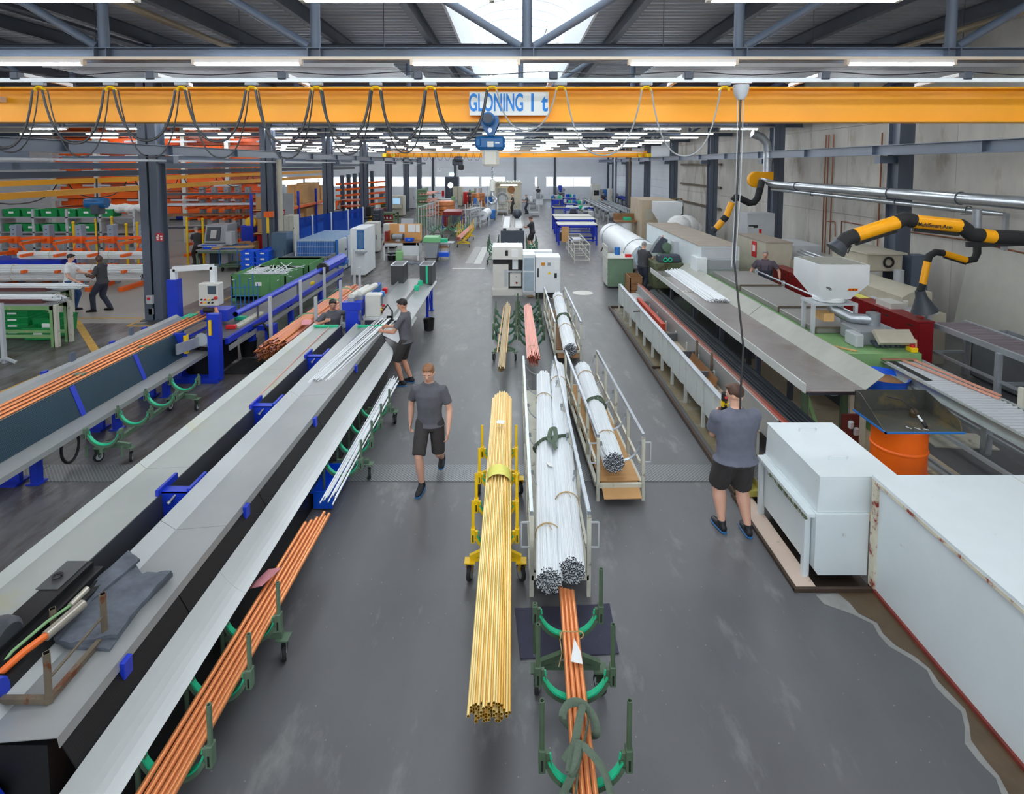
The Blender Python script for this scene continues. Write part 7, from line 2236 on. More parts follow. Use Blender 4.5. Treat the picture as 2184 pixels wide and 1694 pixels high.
tl = thing('tool_trolley', 'small tool trolley with a bright blue tray, right of the wheeled bin', 'trolley', ((x0 + x1) / 2, y, 0))
MB().box(x0, y, .15, x1, y + .5, .35).build('blue_tray', crate_b, tl)
for x in (x0 + .02, x1 - .02):
 MB().bar((x, y + .05, 0), (x, y + .05, h), .04).bar((x, y + .5, 0), (x, y + .5, h), .04).build('post', grey_l, tl)
MB().box(x0, y, .55, x1, y + .5, .6).build('shelf', wood_d, tl)
MB().box(x0 - .1, y, h, x1 + .2, y + .6, h + .04).build('top', grey_l, tl)
MB().box(x0 + .1, y + .1, h + .04, x0 + .4, y + .3, h + .2).build('green_box', green_s, tl)
# yellow cart with pinkish tubes
x0, x1, y, h = fit(977, 1000, 528, 500)
u_cart('distant yellow cradle cart loaded with pink copper tubes', (x0 + x1) / 2, [y, y + 1, y + 2.0, y + 3.0], .6, yel2, yel2, axles=(0, 1), zb=.4, post_h=.5)
bundle('distant bundle of pink copper tubes on the yellow cart', ((x0 + x1) / 2 - .15, y - 1.2, .62), ((x0 + x1) / 2 + .1, y + 3.8, .66), 40, .016, pinkc, MATS['pink_end'], (), jit=.15)
for k in range(4):
 u_cart('empty green cradle cart parked in the row behind the bin, place %s' % ('one', 'two', 'three', 'four')[k], -4.0 + .55 * k - .5, [31 + .2 * k, 32, 33], .45, green_c, green_s, axles=(0, 1), zb=.6, post_h=.5, group='empty carts parked behind the bin')
# green pegboard rack with copper parts, machines towards the rear
x0, x1, y, h = fit(890, 928, 482, 405)
GP = thing('pegboard_rack', 'tall green perforated rack with copper parts hanging on its right side', 'rack', ((x0 + x1) / 2, y, 0))
MB().box(x0, y, 0, x0 + .12, y + 4.5, h).build('panel', checks('peg_green', (112, 146, 108), (70, 96, 70), 9.0, .5, 0, .35, -1), GP)
MB().box(x0, y - .1, 0, x0 + .7, y, h).build('end_panel', MATS['peg_green'], GP)
for k in range(4):
 z = h * (.25 + .2 * k)
 MB().bar((x0 + .1, y + .2, z), (x0 + 1.3, y + .2, z), .05).bar((x0 + .1, y + 3, z), (x0 + 1.3, y + 3, z), .05).build('arm', green_d, GP)
 for j in range(4):
  MB().bar((x0 + .3 + .2 * j, y - .3, z + .08), (x0 + .5 + .2 * j, y + 3, z + .12), .12, .07).build('copper_part', pinkc, GP)
f = fit(832, 860, 462, 418)
cn = cabinet('control_cabinet', 'cream machine cabinet with a blue glowing screen', 'cabinet', f, cream, 1.2)
x0, x1, y, h = f
MB().box(x0 + .25, y - .04, h * .62, x1 - .25, y - .02, h * .88).build('display', screen_b, cn)
MB().box(x0 + .1, y - .4, h * .42, x1 - .1, y, h * .47).build('keyboard_shelf', cream, cn)
cabinet('locker', 'tall pale grey locker at the rear, right of the cream cabinet', 'locker', fit(864, 884, 446, 401), grey_l, 1.0, 2)
for k, (u0, u1, vb, vt, m_, lb) in enumerate(((812, 832, 458, 432, green_d, 'dark green drawer cabinet left of the cream machine cabinet'), (800, 816, 470, 445, red_d, 'dark red drawer cabinet in the middle distance'), (784, 812, 486, 448, steel_dk, 'dark tool cabinet beside the blue screen fence'), (780, 796, 452, 425, grey_l, 'grey drawer unit under the far left windows'))):
 cabinet('drawer_cabinet', lb, 'cabinet', fit(u0, u1, vb, vt), m_, 1.0, 0, m_, 4)
x0, x1, y, h = fit(795, 842, 478, 455)
frame_table('long green bench with dark red crates beneath it', x0, x1, y, y + 1.5, h, green_m, green_d, 'bench', 'bench', lw=.1)
for i in range(5):
 crate('dark red crate under the long green bench, place %s from the left' % ('one', 'two', 'three', 'four', 'five')[i], x0 + .3 + (x1 - x0 - .6) * i / 4, y + .3, .1, .4, .6, .6, mat('crate_red', (150, 40, 60), .45), 'red crates under the bench')
x0, x1, y, h = fit(775, 800, 500, 440)
dp = thing('drill_press', 'dark drill press with yellow column beside the slate rack', 'machine', ((x0 + x1) / 2, y, 0))
MB().cyl(((x0 + x1) / 2, y + .3, 0), ((x0 + x1) / 2, y + .3, h), .1, 12).build('column', yel2, dp)
MB().box(x0 + .2, y - .2, h - .6, x1 - .2, y + .6, h, 0, .05).build('head', black, dp)
MB().box(x0 + .1, y - .3, .95, x1 - .1, y + .4, 1.05).build('table', black, dp)
MB().box(x0 + .2, y - .2, 0, x1 - .2, y + .6, .12).build('foot', black, dp)
x0, x1, y, h = fit(853, 880, 500, 468)
MB().add([(x0, y, .0), (x1, y, 0), (x1, y + .5, h), (x0, y + .5, h), (x0, y + .03, .0), (x1, y + .03, 0), (x1, y + .53, h), (x0, y + .53, h)], [f[::-1] for f in MB.BF]).build('leaning_panel', grey_l, label='pale grey panel with a red stripe standing behind the workbench', cat='panel')
for k, (u0, u1, vb, vt, lb) in enumerate(((778, 806, 540, 475, 'pale grey cabinet with a dark recess behind the white machine'), (818, 842, 530, 478, 'pale framed whiteboard stand behind the workbench'))):
 cabinet('control_cabinet', lb, 'cabinet', fit(u0, u1, vb, vt), offwhite, .7)
wk = thing('frame_stand', 'row of slim grey upright frames behind the wheeled bin', 'stand', (-4.6, 34, 0))
for i in range(8):
 a = Z_(893 + 6 * i, 510 - 3 * i)
 MB().bar(a, a + V((0, 0, 1.9)), .05).build('upright', grey_l, wk)
 if i:
  MB().bar(q_ + V((0, 0, 1.85)), a + V((0, 0, 1.85)), .04).build('rail', grey_l, wk)
 q_ = a
x0, x1, y, h = fit(943, 986, 490, 460)
rb = thing('bin_container', 'dark red slatted container in a blue frame with a dark cover', 'container', ((x0 + x1) / 2, y, 0))
for k in range(5):
 MB().box(x0 + .05, y, .2 + .2 * k, x1 - .05, y + .04, .37 + .2 * k).build('slat', red_d, rb)
MB().box(x0 + .05, y + .04, .15, x1 - .05, y + 2.2, 1.2).build('body', red_d, rb)
for x in (x0, x1 - .08):
 for yy in (y - .02, y + 2.2):
  MB().box(x, yy, 0, x + .08, yy + .08, h).build('post', blue, rb)
MB().box(x0, y - .03, h - .05, x1, y + 2.3, h).build('cover', steel_dk, rb)
MB().box(x1 - .75, y - .05, h - .55, x1 - .1, y - .03, h).build('hanging_sheet', steel_dk, rb)
for k in range(5):
 x = x1 + .2 + .12 * k
wc = thing('mesh_trolley', 'tall grey mesh trolley with silver parts beside the red container', 'trolley', (x1 + .7, y + 1, 0))
for i in range(4):
 for yy in (y, y + 2):
  MB().bar((x1 + .2 + .3 * i, yy + .4 * i, 0), (x1 + .2 + .3 * i, yy + .4 * i, 1.7), .05).build('post', grey_l, wc)
for z in (.3, .8, 1.3):
 MB().bar((x1 + .2, y, z), (x1 + 1.2, y + 2.4, z), .5, .05).build('shelf', grey_p, wc)
# copper coil
x0, x1, y, h = fit(1004, 1034, 446, 420)
cl_ = thing('copper_coil', 'shining coil of copper strip on a pallet in the rear aisle', 'coil', ((x0 + x1) / 2, y + .6, 0))
cx_ = (x0 + x1) / 2
r_ = (x1 - x0) / 2
for k in range(4):
 MB().lathe([(r_ * .9, .145 + .34 * k), (r_, .17 + .34 * k), (r_, .46 + .34 * k), (r_ * .9, .48 + .34 * k)], (cx_, y + .6, 0), 24).build('winding', [copper, copper, copper, copper][k], cl_)
for a in range(6):
 MB().bar((cx_ + r_ * .5 * math.cos(a), y + .6 + r_ * .5 * math.sin(a), 1.5), (cx_ + r_ * .5 * math.cos(a), y + .6 + r_ * .5 * math.sin(a), 2.0), .05).build('pin', wood_d, cl_)
pallet('pallet under the shining copper coil', cx_, y + .6, 1.8, 1.6)
c2_ = MB()
cc2 = Z_(948, 458)
t = thing('copper_coil', 'smaller copper coil beside the green rack', 'coil', cc2)
for k in range(3):
 MB().lathe([(.8, .0 + .4 * k), (.9, .03 + .4 * k), (.9, .36 + .4 * k), (.8, .39 + .4 * k)], cc2, 20).build('winding', copper_o, t)
# booth with the white frame
x0, x1, y, h = fit(1053, 1113, 452, 390)
BO = thing('welding_booth', 'cream lined work booth with a lamp under its ribbed roof', 'booth', ((x0 + x1) / 2, y + 1, 0))
MB().box(x0, y + 2.6, 0, x1, y + 2.7, h).build('back_wall', cream, BO)
MB().box(x0, y, 0, x0 + .1, y + 2.6, h).build('side_wall', grey_l, BO)
MB().box(x1 - .1, y, 0, x1, y + .1, h).build('post', grey_l, BO)
for i in range(9):
 xx = x0 + (x1 - x0) * i / 9
 MB().box(xx, y - .1, h, xx + .2, y + 2.7, h + .12).build('roof_rib', cream, BO)
MB().box(x0, y - .1, h - .06, x1, y + 2.7, h).build('roof', cream, BO)
MB().box(x0 + .6, y + 1.2, h - .3, x1 - .4, y + 1.3, h - .22).build('booth_lamp', emitter('booth_lamp', (255, 244, 226), 9), BO)
MB().box(x0 + .3, y + 2.55, .9, x0 + 1.1, y + 2.6, h - .6).build('window', glass('tint2', (.8, .9, 1), .4), BO)
MB().cyl(((x0 + x1) / 2 + .3, y + 2.5, 1.9), ((x0 + x1) / 2 + .3, y + 2.6, 1.9), .35, 18).build('dark_disc', wood_d, BO)
wh = thing('reel_machine', 'round grey reel on a spindly stand in front of the booth', 'machine', Z_(1071, 455))
c = Z_(1071, 455)
MB().tube([c + V((.5 * math.cos(a), 0, 1.3 + .5 * math.sin(a))) for a in [2 * math.pi * i / 20 for i in range(20)]], .07, 6, closed=True).build('reel', grey_p, wh)
MB().cyl(c + V((0, -.1, 1.3)), c + V((0, .1, 1.3)), .3, 16).build('hub', grey_l, wh)
for dx in (-.5, -.2, .2, .5):
 MB().bar(c + V((dx, 0, 0)), c + V((dx * .5, 0, .9)), .05).build('leg', grey_l, wh)
# a few machines in the far middle and right
specs = [
 (966, 986, 440, 399, beige, 'beige machine cabinet at the rear with a dark window', 'machine_cabinet'), (924, 960, 455, 425, grey_l, 'low grey machine behind the green rack', 'machine'),
 (1125, 1142, 424, 398, white, 'white cabinet at the far wall behind the aisle', 'machine_cabinet'), (1152, 1170, 424, 404, white, 'white drawer cabinet at the far wall', 'drawer_cabinet'),
 (1262, 1281, 436, 393, offwhite, 'tall cream machine with a black opening near the far wall', 'machine'), (1283, 1300, 430, 405, blue_l, 'blue fronted cabinet at the far right', 'machine_cabinet'),
 (1298, 1314, 436, 405, grey_l, 'grey machine enclosure at the far right', 'machine'), (1299, 1306, 440, 403, offwhite, 'narrow cream switch cabinet at the far right wall', 'machine_cabinet'),
 (1018, 1045, 424, 398, wood, 'pale wooden partition at the far wall', 'partition'), (986, 1003, 436, 410, red, 'red cabinet in the far middle', 'machine_cabinet'), (1000, 1012, 440, 408, green_m, 'green machine column in the far middle', 'machine')]
for (u0, u1, vb, vt, m_, lb, nm) in specs:
 f = fit(u0, u1, vb, vt)
 t = cabinet(nm, lb, nm.split('_')[-1], f, m_, 1.2, 1 if nm != 'drawer_cabinet' else 0, None, 6 if nm == 'drawer_cabinet' else 0)
 if nm == 'machine':
  MB().box(f[0] + .2, f[2] - .03, f[3] * .45, f[1] - .2, f[2] - .01, f[3] * .7).build('opening', black, t)
  MB().box(f[1] - .1, f[2] - .3, f[3] * .5, f[1] + .2, f[2] - .1, f[3] * .75).build('control_box', grey_p, t)
# blue assembly benches at the far right
for k, (u0, u1, vb, vt) in enumerate(((1178, 1200, 446, 425), (1200, 1228, 442, 422), (1205, 1232, 455, 434), (1228, 1262, 456, 436), (1240, 1262, 470, 448))):
 x0, x1, y, h = fit(u0, u1, vb, vt)
 t = frame_table('assembly bench with small parts near the far windows, place %s from the left' % ('one', 'two', 'three', 'four', 'five')[k], x0, x1, y, y + 1.5, h, blue if k < 3 else grey_l, sheet_g, 'bench', 'bench', lw=.1, group='assembly benches near the far windows')
 for j in range(6):
  s_ = R.uniform(.12, .3)
  px_ = x0 + (x1 - x0) * (j + .5) / 6
  MB().cbox((px_, y + .4 + R.random() * .7, h + s_ * .6), (s_ * 1.2, s_, s_ * 1.2), Matrix.Rotation(R.random() * 3, 3, 'Z'), 0, .03).build('fixture', [blue_l, steel_dk, alu, blue, green_s, white][(j + k) % 6], t)
x0, x1, y, h = fit(1232, 1262, 424, 400)
bs = thing('glass_partition', 'blue lower and clear upper partition frame at the far windows', 'partition', ((x0 + x1) / 2, y, 0))
MB().box(x0, y, 0, x1, y + .05, h * .5).build('lower_panel', blue_l, bs)
MB().box(x0, y, h * .5, x1, y + .03, h).build('pane', gl, bs)
for x in (x0, (x0 + x1) / 2, x1):
 MB().box(x - .05, y - .03, 0, x + .05, y + .06, h).build('post', grey_l, bs)
# right rear benches and bins
x0, x1, y, h = fit(1345, 1372, 442, 404)
sb = thing('bin_shelf', 'shelf of red green and blue bins at the far right wall', 'shelf', ((x0 + x1) / 2, y, 0))
for k in range(7):
 z = .4 + (h - .6) * k / 6
 MB().box(x0, y, z, x1, y + .6, z + .04).build('shelf', grey_p, sb)
 for j in range(3):
  MB().box(x0 + .08 + (x1 - x0) * j / 3, y - .1, z + .04, x0 - .04 + (x1 - x0) * (j + 1) / 3, y + .4, z + .3).build('bin', [red, crate_g, red, crate_g, red, crate_b, grey_p][k], sb)
for x in (x0, x1):
 MB().box(x - .04, y, 0, x + .04, y + .6, h + .6).build('upright', grey_p, sb)
for k, (a, b, lb) in enumerate((((1285, 448), (1400, 505), 'long pale profile bench running along the right wall'), ((1322, 436), (1420, 478), 'long dark blue bench along the right wall'), ((1262, 446), (1300, 478), 'grey roller bench near the rear right'))):
 p0_, p1_ = Z_(*a), Z_(*b)
 xx = min(p0_.x, p1_.x)
 xx = (p0_.x + p1_.x) / 2
 t = thing('profile_bench', lb, 'bench', V((xx, (p0_.y + p1_.y) / 2, 0)))
 ya, yb = min(p0_.y, p1_.y), max(p0_.y, p1_.y)
 for dx in (-.35, 0, .35):
  MB().box(xx + dx - .06, ya, .85, xx + dx + .06, yb, .95).build('rail', alu if k != 1 else blue, t)
 yy = ya
 while yy < yb:
  MB().box(xx - .45, yy, .0, xx - .37, yy + .08, .85).box(xx + .37, yy, .0, xx + .45, yy + .08, .85).box(xx - .45, yy, .7, xx + .45, yy + .08, .85).build('leg_frame', steel_dk if k == 1 else grey_l, t)
  yy += 2.2
for k in range(5):
 u_cart('empty green cradle cart standing at the right wall line, place %s' % ('one', 'two', 'three', 'four', 'five')[k], 8.0 + .1 * k, [33.5 + 1.6 * k, 34.1 + 1.6 * k, 34.7 + 1.6 * k], .5, green_d, green_c, axles=(0, 1), zb=.5, post_h=.4, group='empty carts at the right wall')
t = thing('oil_drum', 'green and white drum with a cluttered tray between blue tables and furnace box', 'drum', (7.0, 28.6, 0))
c = Z_(1333, 512)
t.location = c
MB().lathe([(.42, 0), (.44, .02), (.44, .45), (.43, .46)], c, 20).build('lower_shell', green_m, t)
MB().lathe([(.44, .46), (.44, 1.05), (.40, 1.06), (.001, 1.04)], c, 20).build('upper_shell', white, t)
MB().box(c.x - .6, c.y - .5, 1.06, c.x + .6, c.y + .5, 1.15).box(c.x - .6, c.y + .4, 1.15, c.x + .6, c.y + .5, 1.5).build('tray', wood_d, t)
MB().box(c.x - .1, c.y - .2, 1.15, c.x + .3, c.y + .2, 1.3).build('green_box', green_s, t)
# roof-high details at the far right: down pipes
for (u, lb) in ((1311, 'grey rain pipe'), (1343, 'rusty rain pipe')):
 p_ = Y_(u, 380, 55 if u < 1330 else 47)
 MB().cyl((p_.x, p_.y, .0), (p_.x, p_.y, 6), .1, 8).build('rain_pipe', galv if u < 1330 else rust, label='%s rising beside the far right columns' % lb, cat='pipe')
ck = Y_(937, 362, 60)
t = thing('wall_clock', 'round white wall clock on a rear column', 'clock', ck)
MB().cyl(ck, ck + V((0, .08, 0)), .22, 20).build('face', white, t)
MB().bar(ck + V((0, -.01, 0)), ck + V((0, -.01, .15)), .02).build('hand', black, t)
MB().bar(ck + V((0, -.01, 0)), ck + V((.1, -.01, .02)), .02).build('hand', black, t)
p_ = Z_(961, 432)
lamp_ = thing('work_lamp', 'bright round work lamp on a stand before the dark far door', 'lamp', p_)
MB().cyl(p_, p_ + V((0, 0, 1.7)), .05, 8).build('stand', steel_dk, lamp_)
MB().ell(p_ + V((0, 0, 1.95)), (.3, .2, .3), 14, 8).build('lamp_head', emitter('work_lamp', (255, 252, 244), 6), lamp_)
t = thing('fire_extinguisher', 'red fire extinguisher beside the dark far door', 'extinguisher', Z_(945, 428))
c = Z_(945, 428)
MB().lathe([(.14, .5), (.15, .55), (.15, 1.1), (.06, 1.2), (.001, 1.22)], c, 12).build('bottle', red, t)
MB().box(c.x - .05, c.y - .05, 0, c.x + .05, c.y + .05, .5).build('stand', steel_dk, t)
ft = thing('pallet_truck', 'blue stacker truck parked beside the copper coil', 'truck', Z_(1048, 470))
c = Z_(1048, 470)
MB().box(c.x - .35, c.y, .1, c.x + .3, c.y + .6, .8, 0, .05).build('body', blue_l, ft)
for x in (-.3, .25):
 MB().box(c.x + x - .05, c.y + .6, 0, c.x + x + .05, c.y + .75, 2.6).build('mast', grey_l, ft)
 MB().box(c.x + x - .08, c.y + .7, .1, c.x + x + .08, c.y + 1.9, .17).build('fork', steel_dk, ft)
 MB().cyl((c.x + x - .03, c.y + .3, .1), (c.x + x + .03, c.y + .3, .1), .1, 12).build('wheel', rubber, ft)
t = thing('cage_cart', 'grey wire cart with a silver bundle in the rear aisle', 'cart', Z_(1030, 482))
c = Z_(1030, 482)
for x in (-.4, .4):
 for yy in (0, 1.2, 2.4):
  MB().bar(c + V((x, yy, 0)), c + V((x, yy, .9)), .05).build('post', grey_l, t)
 MB().bar(c + V((x, 0, .3)), c + V((x, 2.4, .3)), .05).build('rail', grey_l, t)
MB().cyl(c + V((0, -.2, .75)), c + V((.2, 2.6, .75)), .33, 14).build('silver_roll', alut, t)
# clutter of the rear workshop: trolleys, fixtures and stacks, each built where it stands
def work_cell(label, f, m, m2, cat='machine', name='machine'):
 x0, x1, y, h = f
 w = x1 - x0
 t = thing(name, label, cat, ((x0 + x1) / 2, y, 0))
 MB().box(x0, y, 0, x1, y + .9, h * .55, 0, .03).build('base', m, t)
 MB().box(x0 + w * .1, y + .3, h * .55, x0 + w * .62, y + .85, h, 0, .03).build('head', m2, t)
 MB().cyl((x0 + w * .8, y + .4, h * .55), (x0 + w * .8, y + .4, h * .9), w * .1, 10).build('spindle', alu, t)
 MB().box(x0 - .03, y - .05, h * .5, x1 + .03, y + .92, h * .55).build('table_plate', alu, t)
 MB().box(x0 + w * .7, y - .1, h * .62, x1 + .05, y + .05, h * .8).build('operator_panel', grey_p, t)
def wire_cart(label, f, m, load=None):
 x0, x1, y, h = f
 t = thing('wire_cart', label, 'cart', ((x0 + x1) / 2, y, 0))
 for x in (x0, x1):
  for yy in (y, y + 1.4):
   MB().bar((x, yy, 0), (x, yy, h), .045).build('post', m, t)
  for z in (.25, h - .05):
   MB().bar((x, y, z), (x, y + 1.4, z), .035).build('side_bar', m, t)
 for z in (.25, h * .6, h - .05):
  MB().bar((x0, y, z), (x1, y, z), .035).build('rung', m, t)
 MB().box(x0, y, .26, x1, y + 1.4, .3).build('tray', grey_p, t)
 if load:
  MB().cyl((x0 + .1, y + .2, h * .6), (x1 - .1, y + 1.3, h * .6), (x1 - x0) * .3, 12).build('load', load, t)
for (u0, u1, vb, vt, a, b_, lb) in ((1128, 1142, 446, 420, grey_p, white, 'grey machine with red tools right of the welding booth'), (1142, 1158, 438, 412, white, grey_p, 'white tool machine beyond the welding booth'), (1180, 1192, 436, 398, blue, steel_dk, 'blue machine group at the far windows'), (1190, 1204, 428, 396, steel_dk, blue, 'dark blue machine below the far windows'),
 (1236, 1254, 446, 420, alu, grey_l, 'silver fixture machine left of the cream far machine'), (1215, 1240, 470, 446, grey_l, steel_dk, 'grey roller fixture beyond the blue tables'), (1008, 1022, 452, 424, steel_dk, blue_l, 'dark machine beside the copper coil'), (1034, 1050, 432, 408, blue_l, white, 'small blue machine before the pale wooden partition'),
 (1256, 1276, 478, 452, offwhite, grey_l, 'cream fixture right of the blue tables'), (960, 975, 446, 420, grey_l, green_m, 'grey green machine beside the small copper coil'), (890, 906, 428, 404, offwhite, grey_p, 'cream machine behind the green pegboard rack'), (806, 824, 436, 410, grey_p, steel_dk, 'grey machine under the left far windows'), (712, 724, 470, 430, grey_p, orange, 'grey machine left of the slate rack')):
 work_cell(lb, fit(u0, u1, vb, vt), a, b_)
for (u0, u1, vb, vt, m, ld, lb) in ((1130, 1150, 462, 438, grey_l, None, 'low wire cart right of the welding booth'), (1060, 1082, 458, 432, white, None, 'white wire stand before the reel machine'), (1004, 1022, 462, 440, grey_l, alut, 'wire cart with a silver roll behind the mesh trolley'), (968, 990, 506, 478, green_d, None, 'dark green wire cart beside the yellow tube cart'), (1290, 1312, 470, 450, grey_l, None, 'pale wire cart near the profile bench'),
 (640, 668, 470, 440, grey_p, card, 'wire cart with a carton roll behind the pallet rack'), (1240, 1256, 492, 474, wood, None, 'wooden framed cart beside the tank cover')):
 wire_cart(lb, fit(u0, u1, vb, vt), m, ld)
# ================================================================= left aisle
def canti(label, xs, y, h, arms, depth=1.2, um=None, brace=True, side=-1):
 """row of grey perforated uprights with orange arms reaching towards the viewer"""
 t = thing('cantilever_rack', label, 'rack', (sum(xs) / len(xs), y, 0))
 um = um or mat('rack_upright', (142, 154, 170), .45, .1, .06)
 for i, x in enumerate(xs):
  u_ = MB().box(x - .11, y, 0, x + .11, y + .24, h).build('upright', um, t)
  ho = MB()
  z = .3
  while z < h - .1:
   ho.box(x - .03, y - .003, z, x + .03, y, z + .04)
   z += .15
  ho.build('holes', steel_dk, u_)['kind'] = 'stuff'
  MB().box(x - .09, y - depth, 0, x + .09, y + .3, .14).build('foot_beam', orange, t)
  for z in arms:
   MB().box(x - .05, y - depth * .9, z, x + .05, y, z + .1).build('arm', orange, t)
   MB().box(x - .16, y - .05, z - .08, x + .16, y + .1, z + .16).build('arm_shoe', orange, t)
 if brace:
  for a, b in zip(xs, xs[1:]):
   for z in arms[-1:]:
    MB().bar((a, y + .12, z + .05), (b, y + .12, z + .14), .06, .1).build('tie_bar', orange, t)
    MB().bar((a + .1, y + .12, z), (a + (b - a) * .33, y + .12, z - .55), .05).build('brace', orange, t)
    MB().bar((b - .1, y + .12, z), (b - (b - a) * .33, y + .12, z - .55), .05).build('brace', orange, t)
 return t
yl = 20.0
xs = [Y_(u, 560, yl).x for u in (-36, 32, 102, 170, 238, 305)]
hh = Y_(100, 480, yl).z
canti('front cantilever rack of grey posts with orange braces and arms, behind the two talking men', xs, yl, hh, (.6, 1.15, Y_(100, 514, yl).z))
for k, (va, vb, u0, u1, r_, n) in enumerate(((543, 543, 42, 320, .11, 20), (574, 574, -60, 312, .12, 24), (588, 588, -60, 305, .13, 24), (628, 628, -60, 330, .12, 20))):
 p_, q_ = Y_(u0, va, yl - .55 - .25 * (k % 2)), Y_(u1, vb, yl - .55 - .25 * (k % 2))
 p_.z = q_.z = (p_.z + q_.z) / 2
 bundle('long white tube bundle on the front cantilever rack, %s' % ('top level', 'middle level', 'below the middle one', 'lowest level')[k], q_, p_, n, r_ * .21, white, alut_e, (.3, .75), 'long white bundles on the cantilever rack')
xs = [Y_(u, 520, 26).x for u in (395, 422, 450, 475, 498)]
canti('rear cantilever rack of grey posts holding long dark profiles', xs, 27.5, 3.2, (.5, 1.1, 1.7, 2.2, 2.7), 1.5, mat('rack_upright_grey', (132, 134, 140), .5), False)
for k in range(7):
 z = (1.24, 1.24, 1.84, 1.84, 2.34, 2.34, 2.84)[k]
 yy = 26.6 + .4 * (k % 2)
 MB().bar((-16.6, yy, z + .05), (-11.6, yy + 1.0, z + .05), .16, .1).build('profile_bundle', [steel_dk, alu, wood_d, steel_dk, alu, grey_p, steel_dk][k], label='long bundle of profiles on the rear cantilever rack, level %s, %s' % (('one', 'one', 'two', 'two', 'three', 'three', 'four')[k], ('front', 'rear')[k % 2]), cat='profile bundle', group='profile bundles on the rear rack')
# shelf with green crates
x0, x1, y = -22.5, -16.6, 24.5
sh = thing('crate_shelf', 'long grey shelf stacked with green crates behind the cantilever rack', 'shelf', ((x0 + x1) / 2, y, 0))
for i in range(5):
 xx = x0 + (x1 - x0) * i / 4
 MB().box(xx - .05, y, 0, xx + .05, y + .8, 2.35).build('upright', grey_l, sh)
for z in (.6, 1.3, 1.95):
 MB().box(x0, y, z, x1, y + .8, z + .06).build('shelf', grey_p, sh)
k = 0
NUM = ('one', 'two', 'three', 'four', 'five', 'six', 'seven', 'eight', 'nine')
for z, cnt in ((1.36, 5), (2.01, 6)):
 for i in range(cnt):
  crate('green crate on the %s shelf of the long grey rack, place %s from the left' % ('middle' if z < 1.5 else 'top', NUM[i]), x0 + .5 + i * .82, y + .35, z, .74, .6, .34, crate_g, 'green crates on the long grey shelf')
rl_ = MB()
for i in range(9):
 rl_.ell((x1 - 1.6 + .24 * i, y + .4, 2.35 + .03 * math.sin(i * 2)), (.24, .3, .2), 10, 7)
rl_.build('plastic_roll', mat('plastic_roll', (228, 228, 226), .45, 0, .06, 5, bump=.6), label='crumpled white plastic roll lying on the top shelf', cat='plastic')
for i in range(4):
 MB().box(x0 + .3 + 1.4 * i, y + .1, .66, x0 + 1.4 + 1.4 * i, y + .7, 1.2).build('grey_box', grey_p, label='grey box on the low shelf of the long grey rack, place %s from the left' % NUM[i], cat='box', group='grey boxes on the low shelf')
# yellow fence posts with wires
yf_ = thing('post_fence', 'row of yellow posts with black wires along the left aisle', 'fence', (-16, 22.6, 0))
prev = None
for u, vb, vt in ((156, 545, 476), (204, 540, 470), (238, 520, 465), (269, 552, 480), (292, 548, 477), (398, 540, 466), (432, 552, 469)):
 y = 22.6 if vt > 472 else 24.0
 a = Y_(u, vt, y)
 MB().cyl((a.x, y, 0), (a.x, y, a.z), .045, 10).build('post', yel2, yf_)
 MB().ell((a.x, y, a.z + .02), (.06, .06, .06), 8, 6).build('post_cap', yel2, yf_)
 if prev is not None:
  MB().bar(V((prev.x, prev.y, prev.z - .1)), V((a.x, y, a.z - .1)), .012).build('wire', black, yf_)
 prev = V((a.x, y, a.z))
# storage tower of orange trays behind
tw = thing('storage_tower', 'huge storage tower of orange trays in a pale frame, left rear', 'storage tower', (-19.5, 31, 0))
yt = 31.0
for k in range(13):
 z = 1.6 + .42 * k
 x0_, x1_ = -25.2, -13.3
 for i in range(5):
  a = x0_ + (x1_ - x0_) * i / 5
  b = x0_ + (x1_ - x0_) * (i + 1) / 5 - .3
  MB().box(a, yt + .3 * (k % 2), z, b, yt + 1.4, z + .36).build('tray', orange if (k + i) % 4 else mat('tray_rust', (176, 84, 50), .5), tw)
for i in range(6):
 a = -25.4 + 2.4 * i
 MB().box(a, yt - .15, 0, a + .22, yt + .1, 7.6).build('post', offwhite, tw)
 for k in range(8):
  MB().box(a - .6, yt - .2, 1.5 + .8 * k, a + .9, yt - .12, 1.6 + .8 * k).build('rail', grey_l, tw)
# strip curtains and cabinets at the rear of the left aisle
cu_ = thing('strip_curtain', 'glowing amber and white strip curtain hanging far back in the left aisle', 'curtain', (-21, 52, 0))
y = 52.0
xa, xb = Y_(445, 400, y).x, Y_(565, 400, y).x
for i in range(22):
 x = xa + (xb - xa) * i / 22
 MB().box(x, y + .03 * (i % 2), .0, x + (xb - xa) / 22 - .02, y + .05 + .03 * (i % 2), 4.0).build('strip', [mat('amber_strip', (226, 170, 110), .5), white, wood, offwhite][i % 4 if i % 3 else 0], cu_)
MB().box(xa, y - .05, 4.0, xb, y + .1, 4.2).build('rail', grey_l, cu_)
for (u0, u1, vb, vt, m_, lb) in ((360, 375, 470, 412, grey_l, 'pale locker far back in the left aisle'), (376, 394, 470, 408, blue, 'royal blue cabinet far back in the left aisle'), (396, 425, 470, 408, grey_p, 'grey cabinet right of the royal blue one'), (425, 452, 468, 400, steel_dk, 'tall dark cabinet far back in the left aisle')):
 x0, x1, y, h = fit(u0, u1, vb, vt)
 cabinet('locker', lb, 'cabinet', (x0, x1, y, h), m_, .8)
